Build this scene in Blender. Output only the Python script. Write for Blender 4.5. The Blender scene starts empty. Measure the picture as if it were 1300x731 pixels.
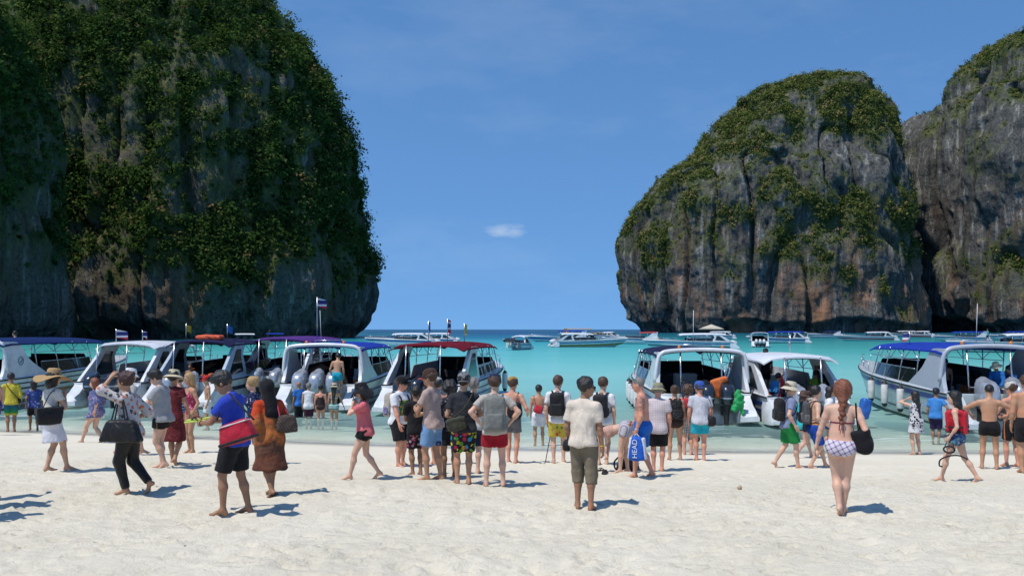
import bpy, bmesh, math, random
import numpy as np
from mathutils import Vector, Matrix
random.seed(7)
RNG = np.random.default_rng(7)
R = math.radians
SC = bpy.context.scene
COL = SC.collection

# ------------------------------------------------------------------ camera
F = 1100.0            # focal length in photograph pixels (1300 wide)
CAMZ = 3.3            # metres above the water
HOR = 418.0           # horizon row in the photograph
cam_d = bpy.data.cameras.new('camera')
cam = bpy.data.objects.new('camera', cam_d); COL.objects.link(cam)
cam.location = (0, 0, CAMZ); cam.rotation_euler = (R(90), 0, 0)
cam_d.sensor_width = 36; cam_d.lens = 36 * F / 1300
cam_d.shift_y = (HOR - 365.5) / 1300
cam_d.clip_end = 60000; cam_d.clip_start = 0.1
SC.camera = cam

# ------------------------------------------------------------------ sky and sun
SUN_EL, SUN_AZ = 63.0, 232.0     # azimuth clockwise from +y (where the camera looks)
SUNV = Vector((math.sin(R(SUN_AZ)) * math.cos(R(SUN_EL)), math.cos(R(SUN_AZ)) * math.cos(R(SUN_EL)), math.sin(R(SUN_EL))))
w = bpy.data.worlds.new('World'); SC.world = w; w.use_nodes = True
nt = w.node_tree; nt.nodes.clear()
def wn(t, **k):
    n = nt.nodes.new(t)
    for a, v in k.items(): setattr(n, a, v)
    return n
sky = wn('ShaderNodeTexSky', sky_type='NISHITA', sun_disc=False)
sky.sun_elevation = R(SUN_EL); sky.sun_rotation = R(SUN_AZ)
sky.altitude = 0; sky.air_density = 1.0; sky.dust_density = 0.0; sky.ozone_density = 1.0
hsv = wn('ShaderNodeHueSaturation'); hsv.inputs['Saturation'].default_value = 1.0; hsv.inputs['Value'].default_value = 1.0
nt.links.new(sky.outputs[0], hsv.inputs['Color'])
# clear sea air: the blue reaches almost to the horizon
tcs = wn('ShaderNodeTexCoord'); vm = wn('ShaderNodeVectorMath', operation='MULTIPLY_ADD'); nt.links.new(tcs.outputs['Generated'], vm.inputs[0])
vm.inputs[1].default_value = (1, 1, 0.72); vm.inputs[2].default_value = (0, 0, 0.25)
vn = wn('ShaderNodeVectorMath', operation='NORMALIZE'); nt.links.new(vm.outputs[0], vn.inputs[0]); nt.links.new(vn.outputs[0], sky.inputs[0])
tint = wn('ShaderNodeMix', data_type='RGBA', blend_type='MULTIPLY'); tint.inputs[0].default_value = 1.0; nt.links.new(hsv.outputs[0], tint.inputs[6]); tint.inputs[7].default_value = (0.72, 1.08, 1.36, 1)   # polarised, dust-free air
# one small fair-weather cloud and faint high cirrus, by direction
tc = wn('ShaderNodeTexCoord'); sep = wn('ShaderNodeSeparateXYZ'); nt.links.new(tc.outputs['Generated'], sep.inputs[0])
def wm(op, a, b=None, clamp=False):
    n = wn('ShaderNodeMath', operation=op); n.use_clamp = clamp
    for i, v in enumerate((a, b)):
        if v is None: continue
        if isinstance(v, (int, float)): n.inputs[i].default_value = v
        else: nt.links.new(v, n.inputs[i])
    return n.outputs[0]
cx = wm('DIVIDE', wm('SUBTRACT', sep.outputs[0], -0.006), 0.034)
cz = wm('DIVIDE', wm('SUBTRACT', sep.outputs[2], 0.1135), 0.010)
rr = wm('ADD', wm('MULTIPLY', cx, cx), wm('MULTIPLY', cz, cz))
front = wm('GREATER_THAN', sep.outputs[1], 0.0)
mp = wn('ShaderNodeMapping'); mp.inputs['Scale'].default_value = (38, 38, 90); nt.links.new(tc.outputs['Generated'], mp.inputs[0])
nz = wn('ShaderNodeTexNoise'); nz.inputs['Scale'].default_value = 1.0; nz.inputs['Detail'].default_value = 6; nt.links.new(mp.outputs[0], nz.inputs[0])
cl = wm('MULTIPLY', wm('MULTIPLY', wm('SUBTRACT', wm('ADD', wm('MULTIPLY', nz.outputs[0], 2.3), -0.45), rr, True), 0.55), front)
mp2 = wn('ShaderNodeMapping'); mp2.inputs['Scale'].default_value = (3.2, 3.2, 9); mp2.inputs['Rotation'].default_value = (0.2, 0.5, 0.1); nt.links.new(tc.outputs['Generated'], mp2.inputs[0])
nz2 = wn('ShaderNodeTexNoise'); nz2.inputs['Scale'].default_value = 1.0; nz2.inputs['Detail'].default_value = 8; nz2.inputs['Roughness'].default_value = 0.62; nt.links.new(mp2.outputs[0], nz2.inputs[0])
ci = wm('MULTIPLY', wm('SUBTRACT', nz2.outputs[0], 0.50, True), 0.42)
fac = wm('ADD', cl, ci, True)
mixc = wn('ShaderNodeMix', data_type='RGBA'); nt.links.new(fac, mixc.inputs[0]); nt.links.new(tint.outputs[2], mixc.inputs[6]); mixc.inputs[7].default_value = (6.0, 6.8, 7.6, 1)
bg = wn('ShaderNodeBackground'); bg.inputs['Strength'].default_value = 0.118
out = wn('ShaderNodeOutputWorld'); nt.links.new(mixc.outputs[2], bg.inputs[0]); nt.links.new(bg.outputs[0], out.inputs[0])

sun_d = bpy.data.lights.new('sun', 'SUN'); sun_d.energy = 4.0; sun_d.angle = R(0.53); sun_d.color = (1.0, 0.95, 0.87)
sun = bpy.data.objects.new('sun', sun_d); COL.objects.link(sun)
sun.rotation_euler = (-SUNV).to_track_quat('-Z', 'Y').to_euler()
SC.view_settings.view_transform = 'Standard'; SC.view_settings.look = 'None'
SC.view_settings.exposure = 0.0; SC.view_settings.gamma = 1.0
SC.cycles.max_bounces = 5; SC.cycles.diffuse_bounces = 2; SC.cycles.glossy_bounces = 2; SC.cycles.transparent_max_bounces = 8; SC.cycles.use_denoising = True
SC.cycles.caustics_reflective = False; SC.cycles.caustics_refractive = False

# ------------------------------------------------------------------ helpers
def tag(o, label=None, cat=None, group=None, kind=None):
    if label: o['label'] = label
    if cat: o['category'] = cat
    if group: o['group'] = group
    if kind: o['kind'] = kind
    return o

def empty(name, loc=(0, 0, 0), rz=0.0, scale=1.0):
    o = bpy.data.objects.new(name, None); COL.objects.link(o)
    o.empty_display_size = 0.2
    o.location = loc; o.rotation_euler = (0, 0, rz); o.scale = (scale,) * 3
    return o

def mesh_np(name, V, Q, mat=None, parent=None, smooth=True, tris=None, mats=None, midx=None):
    """numpy verts + quads (and optional tris) -> ONE mesh object"""
    me = bpy.data.meshes.new(name)
    V = np.asarray(V, np.float32); Q = np.asarray(Q, np.int32).reshape(-1, 4)
    T = np.zeros((0, 3), np.int32) if tris is None else np.asarray(tris, np.int32).reshape(-1, 3)
    me.vertices.add(len(V)); me.vertices.foreach_set('co', V.ravel())
    n = Q.size + T.size
    me.loops.add(n); me.loops.foreach_set('vertex_index', np.concatenate([Q.ravel(), T.ravel()]))
    me.polygons.add(len(Q) + len(T))
    ls = np.concatenate([np.arange(len(Q)) * 4, Q.size + np.arange(len(T)) * 3]).astype(np.int32)
    me.polygons.foreach_set('loop_start', ls)
    me.polygons.foreach_set('use_smooth', np.full(len(Q) + len(T), smooth))
    if midx is not None: me.polygons.foreach_set('material_index', np.asarray(midx, np.int32))
    me.update(calc_edges=True)
    o = bpy.data.objects.new(name, me); COL.objects.link(o)
    for m in (mats or ([mat] if mat else [])): me.materials.append(m)
    if parent is not None: o.parent = parent
    return o

class MB:
    """collects simple solids into one mesh"""
    def __init__(s): s.v = []; s.f = []; s.m = []; s.mi = 0
    def add(s, vs, fs):
        b = len(s.v); s.v += [tuple(p) for p in vs]; s.f += [[b + i for i in f] for f in fs]; s.m += [s.mi] * len(fs)
        return s
    def box(s, c, d, rot=None, taper=1.0):
        hx, hy, hz = d[0] / 2, d[1] / 2, d[2] / 2
        P = [Vector((x * hx * (taper if z > 0 else 1), y * hy * (taper if z > 0 else 1), z * hz)) for z in (-1, 1) for y in (-1, 1) for x in (-1, 1)]
        if rot is not None: P = [rot @ p for p in P]
        c = Vector(c)
        return s.add([p + c for p in P], [(0, 2, 3, 1), (4, 5, 7, 6), (0, 1, 5, 4), (2, 6, 7, 3), (0, 4, 6, 2), (1, 3, 7, 5)])
    def tube(s, pts, r, n=8, caps=True, flat=1.0, up=None):
        pts = [Vector(p) for p in pts]; k = len(pts)
        rs = r if isinstance(r, (list, tuple)) else [r] * k
        ring = []; prev = None
        for i, p in enumerate(pts):
            t = (pts[min(i + 1, k - 1)] - pts[max(i - 1, 0)]).normalized()
            a = up if up is not None else prev
            if a is None: a = Vector((0, 0, 1)) if abs(t.z) < 0.9 else Vector((0, 1, 0))
            a = Vector(a); u = t.cross(a)
            if u.length < 1e-4: u = t.cross(Vector((1, 0.1, 0)))
            u.normalize(); v = u.cross(t).normalized(); prev = v
            ring.append([p + u * (math.cos(q) * rs[i]) + v * (math.sin(q) * rs[i] * flat) for q in [2 * math.pi * j / n for j in range(n)]])
        vs = [p for rg in ring for p in rg]
        fs = [(i * n + j, i * n + (j + 1) % n, (i + 1) * n + (j + 1) % n, (i + 1) * n + j) for i in range(k - 1) for j in range(n)]
        if caps: fs += [tuple(range(n))[::-1], tuple(range((k - 1) * n, k * n))]
        return s.add(vs, fs)
    def lathe(s, prof, c=(0, 0, 0), n=16, rot=None, sx=1, sy=1, caps=True):
        c = Vector(c); vs = []
        for r_, z in prof:
            for j in range(n):
                q = 2 * math.pi * j / n; p = Vector((math.cos(q) * r_ * sx, math.sin(q) * r_ * sy, z))
                vs.append((rot @ p if rot is not None else p) + c)
        k = len(prof)
        fs = [(i * n + j, i * n + (j + 1) % n, (i + 1) * n + (j + 1) % n, (i + 1) * n + j) for i in range(k - 1) for j in range(n)]
        if caps: fs += [tuple(range(n))[::-1], tuple(range((k - 1) * n, k * n))]
        return s.add(vs, fs)
    def loft(s, rings, closed=True, caps=True):
        n = len(rings[0]); vs = [p for rg in rings for p in rg]; k = len(rings)
        m = n if closed else n - 1
        fs = [(i * n + j, i * n + (j + 1) % n, (i + 1) * n + (j + 1) % n, (i + 1) * n + j) for i in range(k - 1) for j in range(m)]
        if caps and closed: fs += [tuple(range(n))[::-1], tuple(range((k - 1) * n, k * n))]
        return s.add(vs, fs)
    def prism(s, poly, y0, y1):
        """polygon in the xz plane extruded between two y values (or callables of (x,z))"""
        n = len(poly); g = lambda y, p: y(p[0], p[1]) if callable(y) else y
        vs = [(p[0], g(y0, p), p[1]) for p in poly] + [(p[0], g(y1, p), p[1]) for p in poly]
        return s.add(vs, [tuple(range(n)), tuple(range(2 * n - 1, n - 1, -1))] + [(j, n + j, n + (j + 1) % n, (j + 1) % n) for j in range(n)])
    def build(s, name, mat=None, parent=None, smooth=False, mats=None, bevel=0.0, recalc=True):
        me = bpy.data.meshes.new(name); me.from_pydata(s.v, [], s.f)
        if recalc or bevel:
            bm = bmesh.new(); bm.from_mesh(me)
            if recalc: bmesh.ops.recalc_face_normals(bm, faces=bm.faces)
            if bevel: bmesh.ops.bevel(bm, geom=list(bm.edges), offset=bevel, segments=2, affect='EDGES', profile=0.6, clamp_overlap=True)
            if not bevel:
                for f, i in zip(bm.faces, s.m): f.material_index = i
            bm.to_mesh(me); bm.free()
        for m in (mats or ([mat] if mat else [])): me.materials.append(m)
        if smooth:
            for p in me.polygons: p.use_smooth = True
            if smooth == 'auto':
                me.set_sharp_from_angle(angle=R(40))
        o = bpy.data.objects.new(name, me); COL.objects.link(o)
        if parent is not None: o.parent = parent
        return o

# ---- numpy noise
def _h(ix, iy, iz, seed):
    n = (ix.astype(np.int64) * 374761393 + iy.astype(np.int64) * 668265263 + iz.astype(np.int64) * 2147483647 + seed * 1274126177) & 0xffffffff
    n = ((n ^ (n >> 13)) * 1274126177) & 0xffffffff
    n = ((n ^ (n >> 16)) * 2246822519) & 0xffffffff
    return ((n ^ (n >> 15)) & 0xffff).astype(np.float32) / 32767.5 - 1.0
def vnoise(p, seed=0):
    f = np.floor(p); t = (p - f).astype(np.float32); i = f.astype(np.int64); t = t * t * t * (t * (t * 6 - 15) + 10)
    x, y, z = i[..., 0], i[..., 1], i[..., 2]; tx, ty, tz = t[..., 0], t[..., 1], t[..., 2]
    L = lambda a, b, k: a + (b - a) * k
    c = [[[_h(x + a, y + b, z + d, seed) for d in (0, 1)] for b in (0, 1)] for a in (0, 1)]
    return L(L(L(c[0][0][0], c[1][0][0], tx), L(c[0][1][0], c[1][1][0], tx), ty), L(L(c[0][0][1], c[1][0][1], tx), L(c[0][1][1], c[1][1][1], tx), ty), tz)
def fbm(p, seed=0, octv=5, gain=0.5):
    s = 0; a = 1; tot = 0
    for k in range(octv): s = s + a * vnoise(p * (2.03 ** k) + k * 17.3, seed + k); tot += a; a *= gain
    return s / tot
def ridged(p, seed=0, octv=4):
    s = 0; a = 1; tot = 0
    for k in range(octv): s = s + a * (1 - 2 * np.abs(vnoise(p * (2.1 ** k) + k * 9.1, seed + k))); tot += a; a *= 0.5
    return s / tot

# ---- material helpers
def new_mat(name):
    m = bpy.data.materials.new(name); m.use_nodes = True; m.node_tree.nodes.clear()
    return m, m.node_tree
class NG:
    def __init__(s, t): s.t = t
    def n(s, typ, **k):
        x = s.t.nodes.new(typ)
        for a, v in k.items(): setattr(x, a, v)
        return x
    def put(s, sock, v):
        if isinstance(v, bpy.types.NodeSocket): s.t.links.new(v, sock)
        elif v is not None:
            if isinstance(v, (tuple, list)) and len(v) == 3 and sock.type == 'RGBA': v = (*v, 1)
            sock.default_value = v
    def math(s, op, a, b=None, clamp=False):
        x = s.n('ShaderNodeMath', operation=op); x.use_clamp = clamp; s.put(x.inputs[0], a); s.put(x.inputs[1], b); return x.outputs[0]
    def mix(s, f, a, b, blend='MIX'):
        x = s.n('ShaderNodeMix', data_type='RGBA', blend_type=blend); s.put(x.inputs[0], f); s.put(x.inputs[6], a); s.put(x.inputs[7], b); return x.outputs[2]
    def noise(s, vec, scale, detail=4, rough=0.55, dist=0.0):
        x = s.n('ShaderNodeTexNoise'); s.put(x.inputs['Vector'], vec); x.inputs['Scale'].default_value = scale; x.inputs['Detail'].default_value = detail
        x.inputs['Roughness'].default_value = rough; x.inputs['Distortion'].default_value = dist; return x
    def ramp(s, f, stops, interp='LINEAR'):
        x = s.n('ShaderNodeValToRGB'); s.put(x.inputs[0], f); e = x.color_ramp; e.interpolation = interp
        while len(e.elements) > 1: e.elements.remove(e.elements[-1])
        for i, (p, c) in enumerate(stops):
            el = e.elements[0] if i == 0 else e.elements.new(p)
            el.position = p; el.color = (*c, 1) if len(c) == 3 else c
        return x.outputs[0]
    def coord(s, which='Object'): return s.n('ShaderNodeTexCoord').outputs[which]
    def mapping(s, vec, scale=(1, 1, 1), rot=(0, 0, 0), loc=(0, 0, 0)):
        x = s.n('ShaderNodeMapping'); s.put(x.inputs[0], vec); x.inputs['Scale'].default_value = scale; x.inputs['Rotation'].default_value = rot; x.inputs['Location'].default_value = loc; return x.outputs[0]
    def attr(s, name): return s.n('ShaderNodeAttribute', attribute_name=name)
    def bump(s, h, strength=0.3, dist=0.02):
        x = s.n('ShaderNodeBump'); s.put(x.inputs['Height'], h); x.inputs['Strength'].default_value = strength; x.inputs['Distance'].default_value = dist; return x.outputs[0]
    def bsdf(s, color, rough=0.5, normal=None, metal=0.0, spec=None, alpha=None, sss=0.0, trans=0.0, coat=0.0, sheen=0.0, emis=None, estr=0.0):
        x = s.n('ShaderNodeBsdfPrincipled'); s.put(x.inputs['Base Color'], color); s.put(x.inputs['Roughness'], rough); s.put(x.inputs['Metallic'], metal)
        if normal is not None: s.put(x.inputs['Normal'], normal)
        if spec is not None: s.put(x.inputs['Specular IOR Level'], spec)
        if alpha is not None: s.put(x.inputs['Alpha'], alpha)
        if trans: x.inputs['Transmission Weight'].default_value = trans
        if coat: x.inputs['Coat Weight'].default_value = coat
        if sheen: x.inputs['Sheen Weight'].default_value = sheen
        if emis is not None: s.put(x.inputs['Emission Color'], emis); x.inputs['Emission Strength'].default_value = estr
        o = s.n('ShaderNodeOutputMaterial'); s.t.links.new(x.outputs[0], o.inputs[0]); return x
_MC = {}
def srgb(r, g, b): return tuple(((c / 255) / 12.92 if c / 255 <= 0.04045 else ((c / 255 + 0.055) / 1.055) ** 2.4) for c in (r, g, b))
def plain(name, col, rough=0.5, metal=0.0, coat=0.0, var=0.12, scale=6.0, spec=None, bumpy=0.0):
    if name in _MC: return _MC[name]
    m, t = new_mat(name); g = NG(t); c = g.coord()
    nn = g.noise(c, scale, 5)
    dark = tuple(x * (1 - var * 2) for x in col); lite = tuple(min(1, x * (1 + var)) for x in col)
    colr = g.ramp(nn.outputs[0], [(0.3, dark), (0.62, col), (0.8, lite)])
    nm = g.bump(nn.outputs[0], bumpy, 0.02) if bumpy else None
    rg = g.math('ADD', g.math('MULTIPLY', nn.outputs[0], 0.25), rough - 0.1, True)
    g.bsdf(colr, rg, nm, metal, coat=coat, spec=spec)
    _MC[name] = m; return m

# ---- ray from a photograph pixel to the ground / water / a depth
def at_depth(px, py, d): return Vector(((px - 650) / F * d, d, CAMZ - (py - HOR) / F * d))
# ------------------------------------------------------------------ beach profile
SHX = [-60, -25, -16.8, -9.8, -4.7, 0, 6, 13.6, 40]
SHD = [36, 30.5, 28.2, 26.3, 24.9, 23.8, 23.3, 23.1, 23.5]
def shore(x): return np.interp(x, SHX, SHD)
def ground_z(x, y):
    t = shore(x) - y                      # metres inland of the water's edge
    z = np.where(t > 0, 0.083 * t, 0.062 * t)
    z = np.where(t > 11.5, 0.9545 + (t - 11.5) * 0.02, z)
    z = np.where(t < -60, -3.72 + (t + 60) * 0.02, z)
    return np.maximum(z, -9.0)
def on_ground(px, py):
    dx, dz = (px - 650) / F, (py - HOR) / F
    d = np.linspace(5, 70, 6501); z = CAMZ - dz * d
    g = ground_z(dx * d, d); k = int(np.argmax(z <= g))
    return Vector((dx * d[k], d[k], float(g[k])))

def sand_mat():
    m, t = new_mat('beach sand'); g = NG(t); c = g.coord()
    wet = g.attr('wet').outputs['Fac']
    n1 = g.noise(c, 0.6, 4); n2 = g.noise(c, 11, 6, 0.72, 0.3); n3 = g.noise(c, 150, 2, 0.7)
    base = g.ramp(n1.outputs[0], [(0.3, (0.64, 0.585, 0.46)), (0.7, (0.71, 0.655, 0.53))])
    base = g.mix(g.math('MULTIPLY', g.math('MULTIPLY', g.math('SUBTRACT', n2.outputs[0], 0.60, True), 4.0, True), g.attr('rough').outputs['Fac'], True), base, (0.47, 0.385, 0.275))
    base = g.mix(g.math('MULTIPLY', g.math('SUBTRACT', n3.outputs[0], 0.6, True), 2.0), base, (0.42, 0.35, 0.27))
    # scattered weed and coral crumbs
    v = g.n('ShaderNodeTexVoronoi'); g.put(v.inputs['Vector'], c); v.inputs['Scale'].default_value = 1.6
    sp = g.math('LESS_THAN', v.outputs['Distance'], 0.022)
    base = g.mix(g.math('MULTIPLY', sp, 0.8), base, (0.16, 0.12, 0.08))
    base = g.mix(wet, base, (0.41, 0.375, 0.31))
    hb = g.math('ADD', g.math('MULTIPLY', n2.outputs[0], 1.0), g.math('MULTIPLY', n3.outputs[0], 0.12))
    dry = g.math('SUBTRACT', 1.0, wet, True)
    bm_ = g.n('ShaderNodeBump'); g.put(bm_.inputs['Height'], hb); g.put(bm_.inputs['Strength'], g.math('MULTIPLY', g.math('MULTIPLY', dry, g.attr('rough').outputs['Fac']), 0.8)); bm_.inputs['Distance'].default_value = 0.045
    g.bsdf(base, g.math('SUBTRACT', 0.95, g.math('MULTIPLY', wet, 0.6)), bm_.outputs[0], spec=0.25)
    return m

def build_beach():
    rows = np.concatenate([np.linspace(-14, 6, 14)[:-1], 6 * (30 / 6) ** (np.linspace(0, 1, 330)), np.geomspace(30.3, 190, 36)])
    cols = np.linspace(-1, 1, 331); cols = np.sign(cols) * np.abs(cols) ** 1.15
    Y = np.repeat(rows[:, None], len(cols), 1)
    X = cols[None, :] * (6 + np.maximum(rows, 2) * 0.82 + np.maximum(rows - 30, 0) * 0.9)[:, None]
    Z = ground_z(X, Y)
    P = np.stack([X, Y, np.zeros_like(X)], -1)
    t = shore(X) - Y
    dry = np.clip((t - 0.6) / 3.5, 0, 1); rough = np.clip((t - 3.0) / 7.0, 0.12, 1)
    lump = fbm(P / 1.3, 3, 3) * 0.028 + fbm(P / 0.34, 5, 3) * 0.022 - np.abs(vnoise(P / 0.17, 8)) * 0.016
    Z = Z + lump * dry * rough * (1 + 0.5 * np.clip((t - 8) / 4, 0, 1)) + fbm(P / 6, 11, 2) * 0.02 * dry
    # footprints: short trails pressed into the dry sand, with a raised rim
    rg = np.random.default_rng(3); H = np.zeros_like(Z)
    for k in range(520):
        y0 = rg.uniform(7.2, 20.5); x0 = rg.uniform(-0.75, 0.75) * y0; a = rg.normal(0, 0.6) + (math.pi if rg.random() < .5 else 0)
        for s in range(int(rg.integers(3, 10))):
            fx = x0 + math.cos(a) * s * 0.62 - math.sin(a) * (0.09 if s % 2 else -0.09); fy = y0 + math.sin(a) * s * 0.62 + math.cos(a) * (0.09 if s % 2 else -0.09)
            if fy < 6.6 or fy > 22: continue
            r0, r1 = np.searchsorted(rows, fy - 0.3), np.searchsorted(rows, fy + 0.3)
            sx = X[r0]; c0, c1 = np.searchsorted(sx, fx - 0.32), np.searchsorted(sx, fx + 0.32)
            if c1 <= c0 or r1 <= r0: continue
            ax = X[r0:r1, c0:c1] - fx; ay = Y[r0:r1, c0:c1] - fy
            u = (ax * math.cos(a) + ay * math.sin(a)) / 0.14; v = (-ax * math.sin(a) + ay * math.cos(a)) / 0.06
            q = np.sqrt(u * u + v * v)
            H[r0:r1, c0:c1] += rg.uniform(0.5, 1.25) * (-0.042 * np.exp(-(q / 0.85) ** 4) + 0.022 * np.exp(-((q - 1.35) / 0.35) ** 2))
    Z = Z + np.clip(H, -0.06, 0.05) * dry
    n, m_ = Z.shape; idx = np.arange(n * m_).reshape(n, m_)
    Q = np.stack([idx[:-1, :-1], idx[:-1, 1:], idx[1:, 1:], idx[1:, :-1]], -1).reshape(-1, 4)
    o = mesh_np('beach', np.stack([X, Y, Z], -1).reshape(-1, 3), Q, sand_mat())
    at = o.data.attributes.new('wet', 'FLOAT', 'POINT')
    wob = fbm(P / 1.7, 21, 3) * 0.5
    wet = np.clip(1 - (t + wob - 0.35) / 0.9, 0, 1) * np.clip((t + 1.6) / 1.2, 0, 1)
    at.data.foreach_set('value', wet.astype(np.float32).ravel())
    at = o.data.attributes.new('rough', 'FLOAT', 'POINT'); at.data.foreach_set('value', (np.clip((t - 1.5) / 8.0, 0.1, 1) * dry).astype(np.float32).ravel())
    tag(o, kind='structure')
build_beach()

def water_mat():
    m, t = new_mat('sea water'); g = NG(t); c = g.coord()
    dep = g.attr('depth').outputs['Fac']
    sepn = g.n('ShaderNodeSeparateXYZ'); g.put(sepn.inputs[0], c)
    dist = sepn.outputs[1]
    patch = g.noise(g.mapping(c, (0.02, 0.035, 1)), 1.0, 4)
    dd = g.math('ADD', dist, g.math('MULTIPLY', g.math('SUBTRACT', patch.outputs[0], 0.5), 60))
    x = g.math('DIVIDE', g.math('LOGARITHM', g.math('MAXIMUM', dd, 10.0), 10.0), 4.0)
    body = g.ramp(x, [(0.33, (0.44, 0.61, 0.56)), (0.40, (0.27, 0.54, 0.515)), (0.50, (0.115, 0.42, 0.425)), (0.575, (0.05, 0.315, 0.36)), (0.63, (0.012, 0.14, 0.24)), (0.70, (0.008, 0.065, 0.155)), (0.9, (0.008, 0.045, 0.12))])
    sidef = g.math('DIVIDE', g.math('MAXIMUM', g.math('SUBTRACT', g.math('ABSOLUTE', sepn.outputs[0]), 14.0), 0.0), 55.0, True)
    body = g.mix(g.math('MULTIPLY', sidef, 0.75), body, g.ramp(x, [(0.38, (0.22, 0.48, 0.42)), (0.52, (0.05, 0.29, 0.24)), (0.62, (0.016, 0.15, 0.145)), (0.75, (0.008, 0.06, 0.11))]))     # sea colour turns greener and darker towards both sides
    op = g.math('SUBTRACT', 1.0, g.math('POWER', 2.718, g.math('MULTIPLY', dep, -1.25)), True)
    # small wind waves, longer farther out
    w1 = g.noise(g.mapping(c, (0.9, 2.2, 1)), 1.1, 4, 0.6, 0.4); w2 = g.noise(g.mapping(c, (0.12, 0.4, 1)), 1.0, 5, 0.6); w3 = g.noise(g.mapping(c, (3.0, 5.5, 1)), 1.6, 3, 0.6)
    h = g.math('ADD', g.math('MULTIPLY', w1.outputs[0], 0.20), g.math('ADD', g.math('MULTIPLY', w2.outputs[0], 0.75), g.math('MULTIPLY', w3.outputs[0], 0.09)))
    nm = g.bump(h, 0.85, 1.0)
    df = g.n('ShaderNodeBsdfDiffuse'); g.put(df.inputs[0], body); g.put(df.inputs['Normal'], g.bump(h, 0.35, 1.0))
    tr = g.n('ShaderNodeBsdfTransparent'); g.put(tr.inputs[0], g.mix(op, (0.97, 1.0, 0.99), (0.72, 0.95, 0.93)))
    mx = g.n('ShaderNodeMixShader'); g.put(mx.inputs[0], op); t.links.new(tr.outputs[0], mx.inputs[1]); t.links.new(df.outputs[0], mx.inputs[2])
    gl = g.n('ShaderNodeBsdfGlossy'); gl.inputs['Roughness'].default_value = 0.06; gl.inputs[0].default_value = (1, 1, 1, 1); g.put(gl.inputs['Normal'], nm)
    fr = g.n('ShaderNodeFresnel'); fr.inputs[0].default_value = 1.33; g.put(fr.inputs['Normal'], nm)
    f2 = g.math('MINIMUM', g.math('MULTIPLY', fr.outputs[0], 0.45), 0.29)
    mx2 = g.n('ShaderNodeMixShader'); g.put(mx2.inputs[0], f2); t.links.new(mx.outputs[0], mx2.inputs[1]); t.links.new(gl.outputs[0], mx2.inputs[2])
    # thin broken foam right at the water's edge and on the little breakers
    fo = g.noise(g.mapping(c, (1.2, 3.0, 1)), 2.0, 6, 0.7, 0.6)
    fe = g.math('MULTIPLY', g.math('LESS_THAN', g.math('ABSOLUTE', g.math('SUBTRACT', dep, g.math('MULTIPLY', fo.outputs[0], 0.05))), 0.006), 0.25)
    brk = g.noise(g.mapping(c, (0.35, 1.6, 1)), 1.0, 6, 0.66, 0.5)
    near = g.math('MULTIPLY', g.math('LESS_THAN', dep, 0.95), g.math('GREATER_THAN', dep, 0.03))
    fb = g.math('MULTIPLY', g.math('MULTIPLY', g.math('SUBTRACT', brk.outputs[0], 0.585, True), 5.0), near, True)
    ff = g.math('MAXIMUM', fe, fb, True)
    fd = g.n('ShaderNodeBsdfDiffuse'); fd.inputs[0].default_value = (0.75, 0.78, 0.78, 1)
    mx3 = g.n('ShaderNodeMixShader'); g.put(mx3.inputs[0], g.math('MULTIPLY', ff, 0.75)); t.links.new(mx2.outputs[0], mx3.inputs[1]); t.links.new(fd.outputs[0], mx3.inputs[2])
    o = g.n('ShaderNodeOutputMaterial'); t.links.new(mx3.outputs[0], o.inputs[0])
    return m

def build_water():
    rows = np.concatenate([np.linspace(20, 50, 180), np.geomspace(50.4, 30000, 90)])
    cols = np.linspace(-1, 1, 221); cols = np.sign(cols) * np.abs(cols) ** 1.35
    Y = np.repeat(rows[:, None], len(cols), 1)
    X = cols[None, :] * (20 + rows * 1.6)[:, None]
    P = np.stack([X, Y, np.zeros_like(X)], -1)
    sh = shore(X); t = Y - sh
    amp = np.clip((t + 0.5) / 3, 0.15, 1) * np.clip(90 / Y, 0, 1)
    Z = (fbm(P * np.array([0.25, 0.9, 1]), 31, 3) * 0.05 + vnoise(P * np.array([0.9, 2.1, 1]), 34) * 0.022) * amp
    Z = Z + 0.012
    dep = np.maximum(Z - ground_z(X, Y), 0)
    n, m_ = Z.shape; idx = np.arange(n * m_).reshape(n, m_)
    Q = np.stack([idx[:-1, :-1], idx[:-1, 1:], idx[1:, 1:], idx[1:, :-1]], -1).reshape(-1, 4)
    o = mesh_np('sea', np.stack([X, Y, Z], -1).reshape(-1, 3), Q, water_mat())
    at = o.data.attributes.new('depth', 'FLOAT', 'POINT'); at.data.foreach_set('value', dep.astype(np.float32).ravel())
    tag(o, kind='structure')
build_water()

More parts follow.
